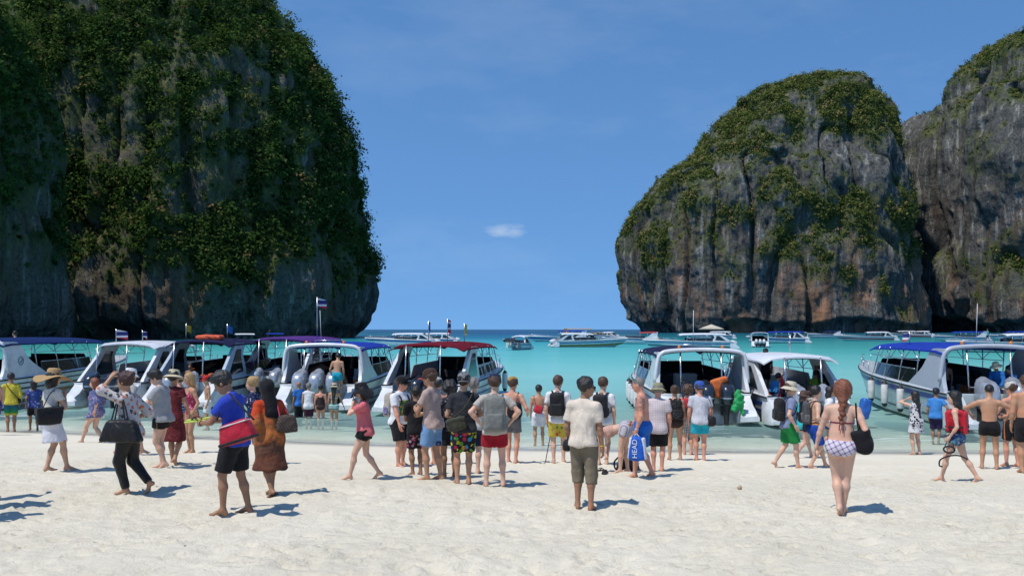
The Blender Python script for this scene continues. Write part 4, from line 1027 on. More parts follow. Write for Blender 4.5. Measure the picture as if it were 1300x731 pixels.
def glasses(p, mat, up=0.0):
    def b(mb, H):
        for sg in (-1, 1):
            mb.lathe([(0.0155 * H, -0.002 * H), (0.0155 * H, 0.003 * H)], (sg * 0.0195 * H, 0.054 * H, (0.001 + up) * H), 12, Matrix.Rotation(R(90), 3, 'X'), 1.0, 0.75)
            mb.tube([(sg * 0.036 * H, 0.050 * H, (0.004 + up) * H), (sg * 0.047 * H, 0.02 * H, (0.003 + up) * H), (sg * 0.048 * H, -0.01 * H, (0.002 + up) * H)], 0.0025 * H, 5)
        mb.tube([(-0.008 * H, 0.056 * H, (0.004 + up) * H), (0.008 * H, 0.056 * H, (0.004 + up) * H)], 0.0025 * H, 5)
    return head_mb(p, b, 'sunglasses', mat, 'auto')
def flipflops(p, mat):
    J, H = p.J, p.H
    for i in (0, 1):
        M = J.foot[i]; a = J.ank[i]; q = lambda x, y, z: a + M @ (A3(x, y, z) * H)
        s_ = solid([Box(q(0, 0.035, -0.043), np.array((0.026, 0.082, 0.006)) * H, M, 0.005 * H)], 0.011)
        part(p, 'flip_flop', s_, mat)
def wrist_band(p, i, mat, name='wristband', t=0.93):
    J, H = p.J, p.H; c = sl(J.elb[i], J.wri[i], t); d = nrm(J.wri[i] - J.elb[i]); u = nrm(np.cross(d, (0.3, 1, 0.2))); v = np.cross(d, u); r = 0.0175 * H
    pts = [c + u * math.cos(a) * r + v * math.sin(a) * r for a in np.linspace(0, 2 * math.pi, 13)]
    V, Q = np_tube(pts, 0.0055, 6); part(p, name, (V, Q), mat)

# ---- things carried (each stands on its own at top level)
def carried(p, name, label, cat, group=None):
    o = empty(name, p.root.location, p.root.rotation_euler.z); tag(o, label, cat, group); return o
def sub(o, name, s_, mat): return mesh_np(name, s_[0], s_[1], mat, o)
def strap_pts(p, pts, n=6): return spline([p.J.P + p.J.Mc @ (A3(*q) * p.H) for q in pts], n)
def backpack(p, label, mat, smat=None, pmat=None, size=(0.085, 0.045, 0.13), z=0.175, tilt=0, gap=0.072, sidep=True, vox=0.018):
    J, H = p.J, p.H; o = carried(p, 'backpack', label, 'backpack'); M = J.Mc @ rotx(R(tilt)); w, d, h = np.array(size) * H
    wg = J.wt * 0.5 + .5
    c = J.P + J.s * z * H - J.f * (gap * H * wg + d); b = lambda x, y, zz: c + M @ A3(x, y, zz)
    sub(o, 'main_compartment', solid([Box(c, (w, d, h), M, 0.045, 0.02, taper=0.08), Ell(b(0, -d * .2, h * .55), (w * .92, d * .95, h * .5), M, 0.03)], vox, wrinkle=0.006, wseed=p.seed + 5, wfreq=22), mat)
    sub(o, 'front_pocket', solid([Box(b(0, -d * 1.02, -h * .42), (w * .78, d * .42, h * .46), M, 0.03, 0.02)], vox, wrinkle=0.004, wseed=p.seed + 6), pmat or mat)
    if sidep:
        for sg in (-1, 1): sub(o, 'side_pocket', solid([Box(b(sg * w * 1.0, 0, -h * .5), (w * .22, d * .7, h * .36), M, 0.02, 0.02)], vox), pmat or mat)
    g_ = gap * wg
    for sg in (-1, 1):
        pts = strap_pts(p, [(sg * 0.045, -g_ - 0.01, 0.285), (sg * 0.062, -0.035, 0.322), (sg * 0.07, 0.02, 0.315), (sg * 0.074, 0.062 * wg + .006, 0.25), (sg * 0.085, 0.05 * wg, 0.16), (sg * 0.097 * wg, 0.0, 0.11), (sg * 0.075, -g_ - 0.005, 0.085)])
        sub(o, 'shoulder_strap', np_tube(pts, 0.024, 6, 0.3, side=J.r), smat or mat)
    sub(o, 'grab_handle', np_tube(spline([b(-0.04, d * .7, h * .96), b(-0.03, d * .7, h * 1.12), b(0.03, d * .7, h * 1.12), b(0.04, d * .7, h * .96)], 4), 0.008, 6), smat or mat)
    return o
def bag(p, name, label, cat, c, half, mat, M=None, taper=0.0, rnd=0.03, handles=None, hmat=None, trim=None, strap=None, wr=0.008, group=None, hr=0.009):
    """a soft bag: centre and half sizes in metres in the wearer's frame; strap is a list of points"""
    o = carried(p, name, label, cat, group); M = np.eye(3) if M is None else M; c = np.asarray(c, float); half = np.asarray(half, float)
    sub(o, 'bag_body', solid([Box(c, half, M, rnd, 0.02, taper=taper), Ell(c - M @ A3(0, 0, half[2] * .25), half * A3(1.12, .96, .80), M, 0.04)], 0.017, wrinkle=wr, wseed=p.seed + 8, wfreq=18), mat)
    if trim is not None:
        for nm, z0, z1, tm in trim:
            sub(o, nm, solid([Box(c + M @ A3(0, 0, half[2] * (z0 + z1) / 2), (half[0] * (1 - taper * (z0 + z1) / 2) * 1.06 + 0.008, half[1] * (1 - taper * (z0 + z1) / 2) + 0.008, half[2] * (z1 - z0) / 2), M, min(rnd, half[2] * (z1 - z0) / 2.2), 0.02)], 0.011, wrinkle=0.003, wseed=p.seed), tm)
    for h_ in (handles or []): sub(o, 'handle', np_tube(spline(h_, 6), hr, 6), hmat or mat)
    if strap is not None: sub(o, 'strap', np_tube(spline(strap, 6), 0.014, 6, 0.35), hmat or mat)
    return o
# ------------------------------------------------------------------ boats
GEL = plain('white gelcoat', (0.70, 0.72, 0.73), 0.28, var=0.11, scale=2.2, coat=0.3); GEL2 = plain('cream gelcoat', (0.66, 0.65, 0.58), 0.35, var=0.06)
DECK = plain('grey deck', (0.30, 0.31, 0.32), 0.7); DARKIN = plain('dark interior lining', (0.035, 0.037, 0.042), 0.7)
GLASS = plain('tinted screen', (0.012, 0.018, 0.020), 0.08, coat=0.5); STEEL = plain('stainless tube', (0.55, 0.56, 0.58), 0.25, metal=0.9)
RUB = plain('black rubber', (0.02, 0.02, 0.022), 0.6); ROPE = plain('rope', (0.35, 0.32, 0.26), 0.9)
E_SIL = plain('silver engine paint', (0.42, 0.45, 0.50), 0.25, metal=0.35, coat=0.4); E_BLK = plain('dark blue engine paint', (0.022, 0.030, 0.045), 0.22, metal=0.2, coat=0.5); E_WHT = plain('white engine paint', (0.7, 0.7, 0.72), 0.3)
ORANGE = plain('life vest orange', (0.62, 0.14, 0.03), 0.7); AMBER = plain('amber beacon', (0.75, 0.22, 0.02), 0.25)
C_BLUE = plain('blue canopy cloth', (0.016, 0.045, 0.33), 0.9, bumpy=0.35, scale=3, spec=0.08); C_NAVY = plain('navy canopy cloth', (0.018, 0.020, 0.060), 0.9, bumpy=0.35, scale=3, spec=0.08); C_MAR = plain('maroon canopy cloth', (0.145, 0.011, 0.022), 0.9, bumpy=0.35, scale=3, spec=0.08)
C_PUR = plain('purple canopy cloth', (0.085, 0.035, 0.19), 0.9, bumpy=0.35, scale=3, spec=0.08); C_DKB = plain('dark blue canopy cloth', (0.012, 0.030, 0.12), 0.9, bumpy=0.35, scale=3, spec=0.08); C_WHT = plain('white roof', (0.68, 0.70, 0.74), 0.35, var=0.05)
S_BLUE = plain('blue stripe', (0.02, 0.06, 0.32), 0.35); S_NAVY = plain('navy stripe', (0.012, 0.02, 0.07), 0.35); S_RED = plain('red stripe', (0.32, 0.02, 0.03), 0.35); S_TEAL = plain('teal stripe', (0.02, 0.16, 0.19), 0.35); S_GOLD = plain('ochre stripe', (0.32, 0.20, 0.04), 0.4); S_PUR = plain('purple stripe', (0.07, 0.02, 0.13), 0.35)
F_WHT = plain('fender white', (0.74, 0.74, 0.72), 0.4); F_NVY = plain('fender navy', (0.012, 0.018, 0.06), 0.45); FL_BLU = plain('blue flag cloth', (0.03, 0.20, 0.52), 0.8); FL_YEL = plain('yellow flag cloth', (0.62, 0.45, 0.02), 0.8)
def thai_flag():
    m, t = new_mat('striped flag cloth'); g = NG(t); s_ = g.n('ShaderNodeSeparateXYZ'); g.put(s_.inputs[0], g.coord())
    z = g.math('ABSOLUTE', g.math('DIVIDE', s_.outputs[2], 0.25))
    g.bsdf(g.ramp(z, [(0, (0.02, 0.025, 0.16)), (0.333, (0.75, 0.75, 0.75)), (0.667, (0.55, 0.02, 0.04))], 'CONSTANT'), 0.8); return m
THAI = thai_flag()

def text_obj(name, body, size, mat, parent, M):
    cu = bpy.data.curves.new(name, 'FONT'); cu.body = body; cu.size = size; cu.extrude = 0.002
    tmp = bpy.data.objects.new(name, cu); COL.objects.link(tmp)
    me = bpy.data.meshes.new_from_object(tmp.evaluated_get(bpy.context.evaluated_depsgraph_get()))
    bpy.data.objects.remove(tmp); me.materials.clear(); me.materials.append(mat)
    me.transform(M); me.name = name
    o = bpy.data.objects.new(name, me); COL.objects.link(o); o.parent = parent
    return o

class HullShape:
    def __init__(s, L, B, zs, zb): s.L, s.B, s.zs, s.zb = L, B, zs, zb
    def half(s, t): return s.B / 2 * (0.94 + 0.06 * min(1, t * 3)) * (1 - max(0, (t - 0.42) / 0.58) ** 2.3 * 0.975)
    def gz(s, t): return s.zs + (s.zb - s.zs) * t ** 1.3
    def pt(s, t, v, side):
        """v 0 keel .. 0.4 chine .. 1 gunwale"""
        b = s.half(t); g = s.gz(t); kz = -0.42 + 0.9 * max(0, (t - 0.62) / 0.38) ** 2.0 * (g * 0.55 + 0.1); cz = 0.10 + 0.42 * t ** 2.4
        over = max(0, (t - 0.55) / 0.45) ** 2
        x = t * s.L - over * s.L * 0.13 * (1 - v) ** 1.1
        if v <= 0.4: q = v / 0.4; y = b * (0.80 - 0.38 * over) * q; z = kz + (cz - kz) * q
        else:
            q = (v - 0.4) / 0.6; cb = b * (0.80 - 0.38 * over); y = cb + (b - cb) * (q ** (0.75 + 0.9 * over)); z = cz + (g - cz) * q
        return Vector((x, side * y, z))

FLAGMESH = {}
def flag_part(root, base, h, mat, w_=0.75, hh=0.5, seed=0):
    mb = MB(); mb.tube([base, (base[0], base[1], base[2] + h)], 0.016, 6); pole = mb.build('flag_pole', STEEL, root, True)
    fb = MB(); n = 9; vs = []; rg = random.Random(seed); ph = rg.random() * 6; a = rg.uniform(-0.5, 0.5)
    for sd in (0, 0.006):
        for i in range(n):
            for j in range(4):
                u = i / (n - 1); vs.append((u * w_ * math.cos(a) + sd, math.sin(u * 7 + ph) * 0.09 * u + u * w_ * math.sin(a), (j / 3 - 0.5) * hh - 0.12 * u * u))
    m_ = n * 4; fs = []
    for i in range(n - 1):
        for j in range(3): q = i * 4 + j; fs += [(q, q + 4, q + 5, q + 1), (m_ + q, m_ + q + 1, m_ + q + 5, m_ + q + 4)]
    fb.add(vs, fs); f = fb.build('flag', mat, pole, True, recalc=False)
    f.location = (base[0], base[1], base[2] + h - hh / 2 - 0.03)

def rounded(poly, r, n=4):
    """round the corners of a polygon (list of (x, z))"""
    out_ = []; k = len(poly)
    for i in range(k):
        a, b, c = Vector(poly[i - 1]), Vector(poly[i]), Vector(poly[(i + 1) % k])
        rr_ = min(r, (a - b).length * 0.45, (c - b).length * 0.45); p0 = b + (a - b).normalized() * rr_; p1 = b + (c - b).normalized() * rr_
        for j in range(n + 1):
            t = j / n; out_.append(tuple(p0 * (1 - t) ** 2 + b * 2 * t * (1 - t) + p1 * t * t))
    return out_

def engine_mesh(root, x, y, paint, leg=RUB, tilt=0, s=1.0, z=0.0):
    e = empty('outboard_engine', (x, y, z)); e.parent = root; e.scale = (s,) * 3; e.rotation_euler = (0, R(tilt), 0)
    mb = MB(); rings = []
    for zz, a, b, dx in ((0.66, 0.30, 0.17, 0), (0.74, 0.40, 0.22, -.02), (0.92, 0.45, 0.25, -.04), (1.14, 0.45, 0.25, -.05), (1.32, 0.42, 0.235, -.03), (1.43, 0.34, 0.19, 0.0), (1.48, 0.20, 0.11, 0.03)):
        rings.append([Vector((dx + a * (abs(math.cos(q)) ** 0.7) * (1 if math.cos(q) > 0 else -1), b * (abs(math.sin(q)) ** 0.7) * (1 if math.sin(q) > 0 else -1), zz + 0.10 * math.cos(q) * (zz - 0.6))) for q in [2 * math.pi * j / 20 for j in range(20)]])
    mb.loft(rings); mb.build('cowling', paint, e, 'auto')
    st = MB(); rings2 = [[v + (v - Vector((v.x * .0 - .03, 0, v.z))).normalized() * 0.006 for v in rings[k]] for k in (2,)]
    st.loft([[Vector((v.x * 1.012, v.y * 1.02, v.z + dz)) for v in rings[2]] for dz in (0.0, 0.05)], caps=False); st.build('cowl_trim', STEEL, e, True)
    m2 = MB(); m2.loft([[Vector((dx + a * math.cos(q), b * math.sin(q), zz)) for q in [2 * math.pi * j / 12 for j in range(12)]] for zz, a, b, dx in ((0.68, 0.27, 0.15, 0), (0.45, 0.2, 0.11, 0.02), (0.1, 0.15, 0.075, 0.02), (-0.28, 0.16, 0.05, 0.0))])
    m2.loft([[Vector((dx, 0.07 * math.cos(q) * k, -0.34 + 0.07 * math.sin(q) * k)) for q in [2 * math.pi * j / 10 for j in range(10)]] for dx, k in ((0.24, 0.2), (0.12, 0.9), (-0.12, 1), (-0.26, 0.6))])
    m2.build('drive_leg', leg, e, 'auto')
    m3 = MB()
    for k in range(3):
        a = 2 * math.pi * k / 3; m3.box((-0.28, math.cos(a) * 0.1, -0.34 + math.sin(a) * 0.1), (0.02, 0.09, 0.15), Matrix.Rotation(a - math.pi / 2, 3, 'X') @ Matrix.Rotation(0.5, 3, 'Z'))
    m3.build('propeller', RUB, e); m4 = MB(); m4.box((0.24, 0, 0.52), (0.22, 0.26, 0.4)); m4.build('bracket', RUB, e, bevel=0.02)
    return e

def fender_part(root, top, L=0.75, r=0.13, mat=F_WHT, capm=RUB):
    x, y, z = top; mb = MB(); mb.lathe([(0.02, -L - .12), (r * .55, -L - .08), (r, -L + .06), (r, -.06), (r * .55, .05), (0.025, .1)], (x, y, z - 0.15), 14); f = mb.build('fender', mat, root, True)
    cb = MB(); cb.lathe([(0.025, -L - .135), (r * .6, -L - .10), (r * .85, -L)], (x, y, z - 0.15), 14, caps=False); cb.build('fender_cap', capm, f, True); cb = MB(); cb.lathe([(r * .86, -0.02), (r * .62, .055), (0.03, .115)], (x, y, z - 0.15), 14, caps=False)
    cb.build('fender_cap', capm, f, True); lb = MB(); lb.tube([(x, y, z - 0.04), (x, y * 0.97, z + 0.14)], 0.012, 5); lb.build('lanyard', ROPE, f, True)

def speedboat(loc, heading, label, L=13, B=3.3, zs=1.15, zb=1.6, roof=2.7, style='A', canopy=C_BLUE, hard=False, hull=GEL, stripe=((0.80, 0.90, S_BLUE),), engines=3, paint=E_SIL, fenders=(), fmat=F_WHT, flags=(), windows=0, can=(0.25, 7.6), detail=2, aft_posts=True, group=None, beacons=True, screen=GLASS, finlogo=None, vests=True, cat='speedboat', fin_mat=None, name='speedboat', eng_s=1.0, trim=0.0):
    """hull, decks, raised arch, canopy on tubes, screens, engines; bow along +x of the boat, stern at its origin"""
    root = empty(name, loc, heading); tag(root, label, cat, group); root.rotation_euler = (0, R(-trim), heading)
    S = HullShape(L, B, zs, zb); T = [0, .08, .18, .28, .38, .48, .58, .67, .75, .82, .88, .93, .965, .99, 1.0]
    vs_ = [0, .2, .4, .41, .55, .7, .85, 1.0]
    mb = MB(); rings = []
    for t in T:
        port = [S.pt(t, v, 1) for v in vs_]; rings.append([Vector((p.x, -p.y, p.z)) for p in port[::-1]] + port[1:])
    mb.loft(rings, closed=False, caps=False); mb.add(rings[0], [tuple(range(len(rings[0])))])
    ho = mb.build('hull', hull, root, 'auto')
    # gunwale deck, cockpit lining and foredeck
    dk = MB(); ln = MB(); R1, R2, R3 = [], [], []
    for t in T:
        b = S.half(t); g = S.gz(t); wdk = min(0.22, b * 0.5); e = S.pt(t, 1, 1); fore = t > 0.60
        lift = 0.10 * max(0, 1 - ((t - 0.8) / 0.25) ** 2) if fore else 0
        R1.append([Vector((e.x, -b, g)), Vector((e.x, -b + 0.04, g + 0.05)), Vector((e.x, -b + wdk, g + 0.05)), Vector((e.x, 0, g + 0.07 + lift)), Vector((e.x, b - wdk, g + 0.05)), Vector((e.x, b - 0.04, g + 0.05)), Vector((e.x, b, g))])
    n7 = 7; base = []
    for i, rg_ in enumerate(R1): base += rg_
    fs = []
    for i in range(len(T) - 1):
        for j in range(6):
            if j in (2, 3) and T[i] < 0.58: continue
            a = i * n7 + j; fs.append((a, a + 1, a + n7 + 1, a + n7))
    dk.add(base, fs); dk.build('deck', hull, root, 'auto', recalc=False)
    k0 = [t for t in T if t <= 0.59]
    for t in k0:
        b = S.half(t) - 0.22; g = S.gz(t) + 0.05; R2.append([Vector((t * L, -b, g)), Vector((t * L, -b + 0.05, 0.34)), Vector((t * L, b - 0.05, 0.34)), Vector((t * L, b, g))])
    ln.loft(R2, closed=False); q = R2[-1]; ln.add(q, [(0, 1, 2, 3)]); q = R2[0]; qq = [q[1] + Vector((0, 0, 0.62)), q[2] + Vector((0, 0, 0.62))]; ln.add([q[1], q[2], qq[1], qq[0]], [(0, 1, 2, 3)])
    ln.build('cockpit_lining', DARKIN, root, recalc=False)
    tr = MB(); tr.box((0.06, 0, S.gz(0) - 0.18), (0.14, B * 0.88, 0.34)); tr.build('transom', hull, root, bevel=0.03)
    # rub rail and stripes, one each side
    for sd in (1, -1):
        rb = MB(); rb.tube([S.pt(t, 0.985, sd) + Vector((0, sd * 0.015, 0)) for t in T], 0.035, 6); rb.build('rub_rail', RUB if detail > 1 else S_NAVY, root, True)
        for (v0, v1, sm) in stripe:
            sb = MB(); sb.loft([[S.pt(t, v0, sd) + Vector((0.004 * t, sd * 0.012, 0)), S.pt(t, v1, sd) + Vector((0.004 * t, sd * 0.012, 0))] for t in T[:-1]], closed=False); sb.build('hull_stripe', sm, root, True, recalc=False)
        # swim platform wing at the stern corner
        wg = MB(); y1 = sd * B * 0.47; y0 = sd * (B * 0.47 - 0.62)
        wg.loft([[Vector((x, y0, zl)), Vector((x, y1 + sd * .02, zl + .02)), Vector((x, y1 + sd * .03, zh * .6 + zl * .4)), Vector((x, y1 - sd * .06, zh)), Vector((x, y0 + sd * .12, zh - .04)), Vector((x, y0, zl + .22))] for x, zl, zh in ((0.5, 0.10, zs), (0.0, 0.06, zs - 0.06), (-0.45, 0.08, zs - 0.38), (-0.85, 0.12, 0.52), (-1.0, 0.16, 0.36))])
        wg.build('swim_platform', hull, root, 'auto')
    # raised arch
    fm = fin_mat or hull; yo = B / 2 - 0.10
    for sd in (1, -1):
        lean = (lambda s_: (lambda x, z: s_ * (yo - 0.10 * max(0, (z - zs) / (roof - zs)) - (0.06 if False else 0))))(sd); lean2 = (lambda s_: (lambda x, z: s_ * (yo - 0.13 - 0.10 * max(0, (z - zs) / (roof - zs)))))(sd)
        if style == 'A':
            pl = rounded([(0.15, zs - .02), (0.42, zs + .35), (0.62, roof - .25), (0.35, roof), (1.5, roof), (2.2, zs + .75), (3.6, zs + .06)], 0.28)
            fb = MB(); fb.prism(pl, lean, lean2); fin = fb.build('arch_fin', fm, root, 'auto')
            if finlogo:
                lg = MB(); c_ = (1.55, zs + .72); pts = [Vector((c_[0] + math.cos(a) * .17, sd * (yo - 0.03), c_[1] + math.sin(a) * .17)) for a in [2 * math.pi * j / 18 for j in range(19)]]; lg.tube(pts, 0.014, 5)
                lg.tube([(c_[0] - .08, sd * (yo - .03), c_[1] - .04), (c_[0] - .01, sd * (yo - .03), c_[1] - .09), (c_[0] + .1, sd * (yo - .03), c_[1] + .09)], 0.014, 5); lg.build('fin_emblem', finlogo, fin, True)
        else:
            o_ = 0.0
            pl = [(-0.05, zs - .30), (0.30, zs + .12), (2.2, roof - .04), (3.3, roof - .04), (3.35, roof - .16), (3.0, roof - .5), (3.3, zs + .32), (3.3, zs + .04), (1.1, zs - .1)]
            fb = MB(); fb.prism(rounded(pl, 0.14), lean, lean2); fin = fb.build('arch_fin', fm, root, 'auto')
            hw = rounded([(1.15, zs + .18), (2.25, roof - .30), (2.85, roof - .30), (2.72, roof - .6), (2.95, zs + .30)], 0.12)
            for off in (0.012,):
                wb = MB(); wb.prism(hw, lambda x, z, s_=sd: s_ * (yo + 0.012 - 0.10 * max(0, (z - zs) / (roof - zs))), lambda x, z, s_=sd: s_ * (yo - 0.145 - 0.10 * max(0, (z - zs) / (roof - zs)))); wb.build('fin_window', screen, fin, 'auto')
    yr = yo - 0.10
    if style == 'A':
        # rounded hoop across the stern with a thick white edge
        hp = MB(); pts = [Vector((0.52, -yo - .0, zs + .35)), Vector((0.48, -yr - .02, roof - .35)), Vector((0.46, -yr + .10, roof - .06)), Vector((0.46, -yr + .45, roof + .05)), Vector((0.46, 0, roof + .10)), Vector((0.46, yr - .45, roof + .05)), Vector((0.46, yr - .10, roof - .06)), Vector((0.48, yr + .02, roof - .35)), Vector((0.52, yo, zs + .35))]
        pp = spline([tuple(v) for v in pts], 5); hp.tube([tuple(v) for v in pp], 0.075, 8); hp.build('arch_hoop', fm, root, True)
    # canopy / hard top
    x0, x1 = can; cm = MB(); n = 14; m_ = 11; wr = 0 if hard else 0.012
    for sgn, th in ((1, 0.0), (-1, 0.05)):
        grid = []
        for i in range(n):
            t = i / (n - 1); x = x0 + (x1 - x0) * t; hw = (yr + 0.06) * (1 - 0.16 * t * t) * (1 if 0 < i < n - 1 or not hard else .96)
            row = []
            for j in range(m_):
                u = j / (m_ - 1) * 2 - 1; z = roof + 0.14 * (1 - u * u) + 0.05 * math.sin(t * math.pi) - th - (0.10 if abs(u) > 0.99 else 0) - 0.06 * t + wr * math.sin(t * 40) * (1 - abs(u)) - (0.07 if i in (0, n - 1) else 0)
                row.append(Vector((x, u * hw, z)))
            grid.append(row)
        cm.loft(grid, closed=False)
    nn_ = n * m_
    edge = [i for i in range(m_)] + [i * m_ + m_ - 1 for i in range(1, n)] + [(n - 1) * m_ + j for j in range(m_ - 2, -1, -1)] + [i * m_ for i in range(n - 2, 0, -1)]
    cm.f += [[edge[k], edge[(k + 1) % len(edge)], nn_ + edge[(k + 1) % len(edge)], nn_ + edge[k]] for k in range(len(edge))]; cm.m += [0] * len(edge)
    cm.build('canopy', canopy, root, 'auto')
    # posts, struts
    xs = [x for x in (2.6, 4.2, 5.8, 7.2) if x < x1] if detail else [4.5]
    hwf = lambda x: (yr + 0.0) * (1 - 0.16 * ((x - x0) / (x1 - x0)) ** 2)
    for sd in (1, -1):
        for x in xs:
            t = x / L; pb = MB(); pb.tube([(x + 0.25, sd * (S.half(t) - 0.12), S.gz(t) + .04), (x, sd * hwf(x), roof - 0.05)], 0.022 if detail > 1 else 0.03, 6); pb.build('post', STEEL, root, True)
        if detail > 1:
            for k in range(len(xs) - 1):
                a, b = xs[k], xs[k + 1]; m2 = (a + b) / 2
                sb = MB(); sb.tube([(a, sd * hwf(a), roof - .45), (m2, sd * hwf(m2), roof - .06), (b, sd * hwf(b), roof - .45)], 0.014, 5); sb.build('strut', STEEL, root, True)
            rb = MB(); rb.tube([(xs[0], sd * hwf(xs[0]), roof - .46), (xs[-1], sd * hwf(xs[-1]), roof - .46)], 0.014, 5); rb.build('side_rail', STEEL, root, True)
    if aft_posts and detail > 1:
        for y in (-0.33 * B * 0.6, 0.36 * B * 0.6):
            pb = MB(); pb.tube([(0.30, y, zs - .05), (0.50, y, roof + .05)], 0.028, 8); pb.build('aft_post', STEEL, root, True)
        cb = MB(); cb.tube([(0.34, -0.2 * B, zs + .18), (0.34, 0.215 * B, zs + .18)], 0.02, 6); cb.build('aft_rail', STEEL, root, True)
    # side screens and windscreen
    a_, b_ = (3.3, 7.4) if style == 'A' else (3.4, 7.4)
    for sd in (1, -1):
        sb = MB(); N_ = 7; lo_, hi_ = [], []
        for k in range(N_):
            x = a_ + (b_ - a_) * k / (N_ - 1); t = x / L; y = S.half(t) - 0.16; g = S.gz(t) + .05; h_ = 0.52 * (1 - 0.15 * k / N_); lo_.append((x, sd * y, g)); hi_.append((x + 0.05, sd * (y - .14), g + h_))
        sb.loft([[Vector(p), Vector(q_), Vector((q_[0], q_[1] - sd * .03, q_[2])), Vector((p[0], p[1] - sd * .03, p[2]))] for p, q_ in zip(lo_, hi_)]); sc_ = sb.build('side_screen', fm if windows else screen, root, 'auto')
        if windows:
            for k in range(windows):
                u0 = (k + .12) / windows; u1 = (k + .88) / windows; P_ = []
                for (u, vv) in rounded([(u0, .16), (u1, .16), (u1, .84), (u0, .84)], 0.05, 3):
                    x = a_ + (b_ - a_) * u; t = x / L; y = S.half(t) - 0.16 - .14 * vv; z = S.gz(t) + .05 + 0.49 * vv; P_.append((x, y, z))
                wb = MB(); nP = len(P_); wb.add([(x, sd * (y + .014), z) for x, y, z in P_] + [(x, sd * (y - .01), z) for x, y, z in P_], [tuple(range(nP)), tuple(range(2 * nP - 1, nP - 1, -1))] + [(j, (j + 1) % nP, nP + (j + 1) % nP, nP + j) for j in range(nP)]); wb.build('window_pane', screen, sc_, recalc=True)
        else:
            tp = MB(); tp.tube(hi_, 0.02, 6); tp.build('screen_rail', STEEL, root, True)
    ws = MB(); t = b_ / L; y = S.half(t) - .2; g = S.gz(t) + .05
    ws.loft([[Vector((b_, s_ * y, g)) for s_ in (-1, -.4, .4, 1)], [Vector((b_ - .35, s_ * y * .9, g + .62)) for s_ in (-1, -.4, .4, 1)]], closed=False); ws.loft([[Vector((b_ - .03, s_ * y, g)) for s_ in (-1, -.4, .4, 1)], [Vector((b_ - .38, s_ * y * .9, g + .62)) for s_ in (-1, -.4, .4, 1)]], closed=False); ws.build('windscreen', screen, root, 'auto')
    # seats and console
    if detail:
        for sd in (1, -1):
            sb = MB(); sb.box((3.6, sd * (B / 2 - .62), 0.58), (4.8, 0.5, 0.46)); sb.box((3.6, sd * (B / 2 - .42), 0.98), (4.8, 0.12, 0.4)); sb.build('bench', DECK, root, bevel=0.04)
        cb = MB(); cb.box((6.2, -0.45, 0.9), (0.7, 0.9, 1.1)); cb.box((5.3, -0.45, 0.75), (0.5, 0.6, 0.8)); cb.build('helm_console', GEL2, root, bevel=0.05)
        if vests and detail > 1:
            rg = random.Random(label)
            for k in range(5):
                vb = solid([Box((1.6 + k * .85 + rg.uniform(-.2, .2), rg.choice((-1, 1)) * (B / 2 - .55), 0.98), (0.22, 0.16, 0.2), rotz(rg.random() * 3), 0.06)], 0.04, wrinkle=0.02, wseed=k); mesh_np('life_vest', vb[0], vb[1], ORANGE, root)
        # bow rail
        for sd in (1, -1):
            br = MB(); tt = [.62, .72, .82, .9, .96]; pts = [S.pt(t, 1, sd) + Vector((0, -sd * .12, 0.42)) for t in tt]; br.tube(pts, 0.016, 6)
            for t in tt: p_ = S.pt(t, 1, sd) + Vector((0, -sd * .12, 0)); br.tube([p_, p_ + Vector((0, 0, .42))], 0.012, 5)
            br.build('bow_rail', STEEL, root, True)
    ys = {0: [], 1: [0], 2: [-.45, .45], 3: [-.68, 0, .68], 4: [-.9, -.3, .3, .9]}[engines]
    for y in ys: engine_mesh(root, -0.42, y, paint, tilt=4, s=eng_s)
    for (t, sd) in fenders: p_ = S.pt(t, 1, sd); fender_part(root, (p_.x, p_.y + sd * 0.15, p_.z), mat=fmat)
    for k, (x, y, h, fmt, fw) in enumerate(flags): flag_part(root, (x, y, roof + 0.08), h, fmt, fw, fw * .66, seed=k + len(label))
    if beacons and detail > 1:
        for y in (-0.8, 0.75):
            ab = MB(); ab.lathe([(0.05, 0), (0.06, 0.02), (0.055, 0.10), (0.03, 0.14)], (0.75, y, roof + .11), 10); ab.build('beacon', AMBER, root, True)
        rb = MB(); rb.tube([(1.3, -.55, roof + .12), (1.3, -.5, roof + .26), (1.3, .5, roof + .26), (1.3, .55, roof + .12)], 0.018, 6); rb.build('roof_rack', STEEL, root, True)
        an = MB(); an.tube([(1.0, 0.2, roof + .1), (0.85, 0.22, roof + 1.5)], 0.010, 5); an.build('antenna', GEL, root, True)
    root['_S'] = 0; del root['_S']
    return root, S

def heading_of(deg): return R(90 - deg)          # degrees to the right of straight out to sea
def stern(px, py): d = CAMZ * F / (py - HOR); return ((px - 650) / F * d, d, 0.0)

# the row backed up to the sand
speedboat((-22.3, 35.0, 0), heading_of(2), 'white speedboat with dark blue canopy and teal and ochre stripes at the left edge', L=14, B=3.4, zs=1.25, zb=1.75, roof=2.78, canopy=C_DKB, stripe=((0.45, 0.52, S_TEAL), (0.60, 0.66, S_GOLD), (0.74, 0.78, S_NAVY), (0.86, 0.89, S_NAVY)), engines=2, paint=E_SIL, can=(0.3, 9.2), finlogo=S_TEAL)
speedboat((-17.1, 36.6, 0), heading_of(3), 'white hard-topped speedboat with raked window fins behind the grey-shirted man', L=12, B=3.1, zs=1.05, zb=1.5, roof=2.62, style='B', canopy=C_WHT, hard=True, stripe=((0.66, 0.72, S_BLUE), (0.80, 0.84, S_NAVY)), engines=2, paint=E_BLK, can=(1.5, 6.4), windows=3, flags=((1.7, .5, .62, THAI, .55), (1.9, -.6, .55, THAI, .4)), beacons=False)
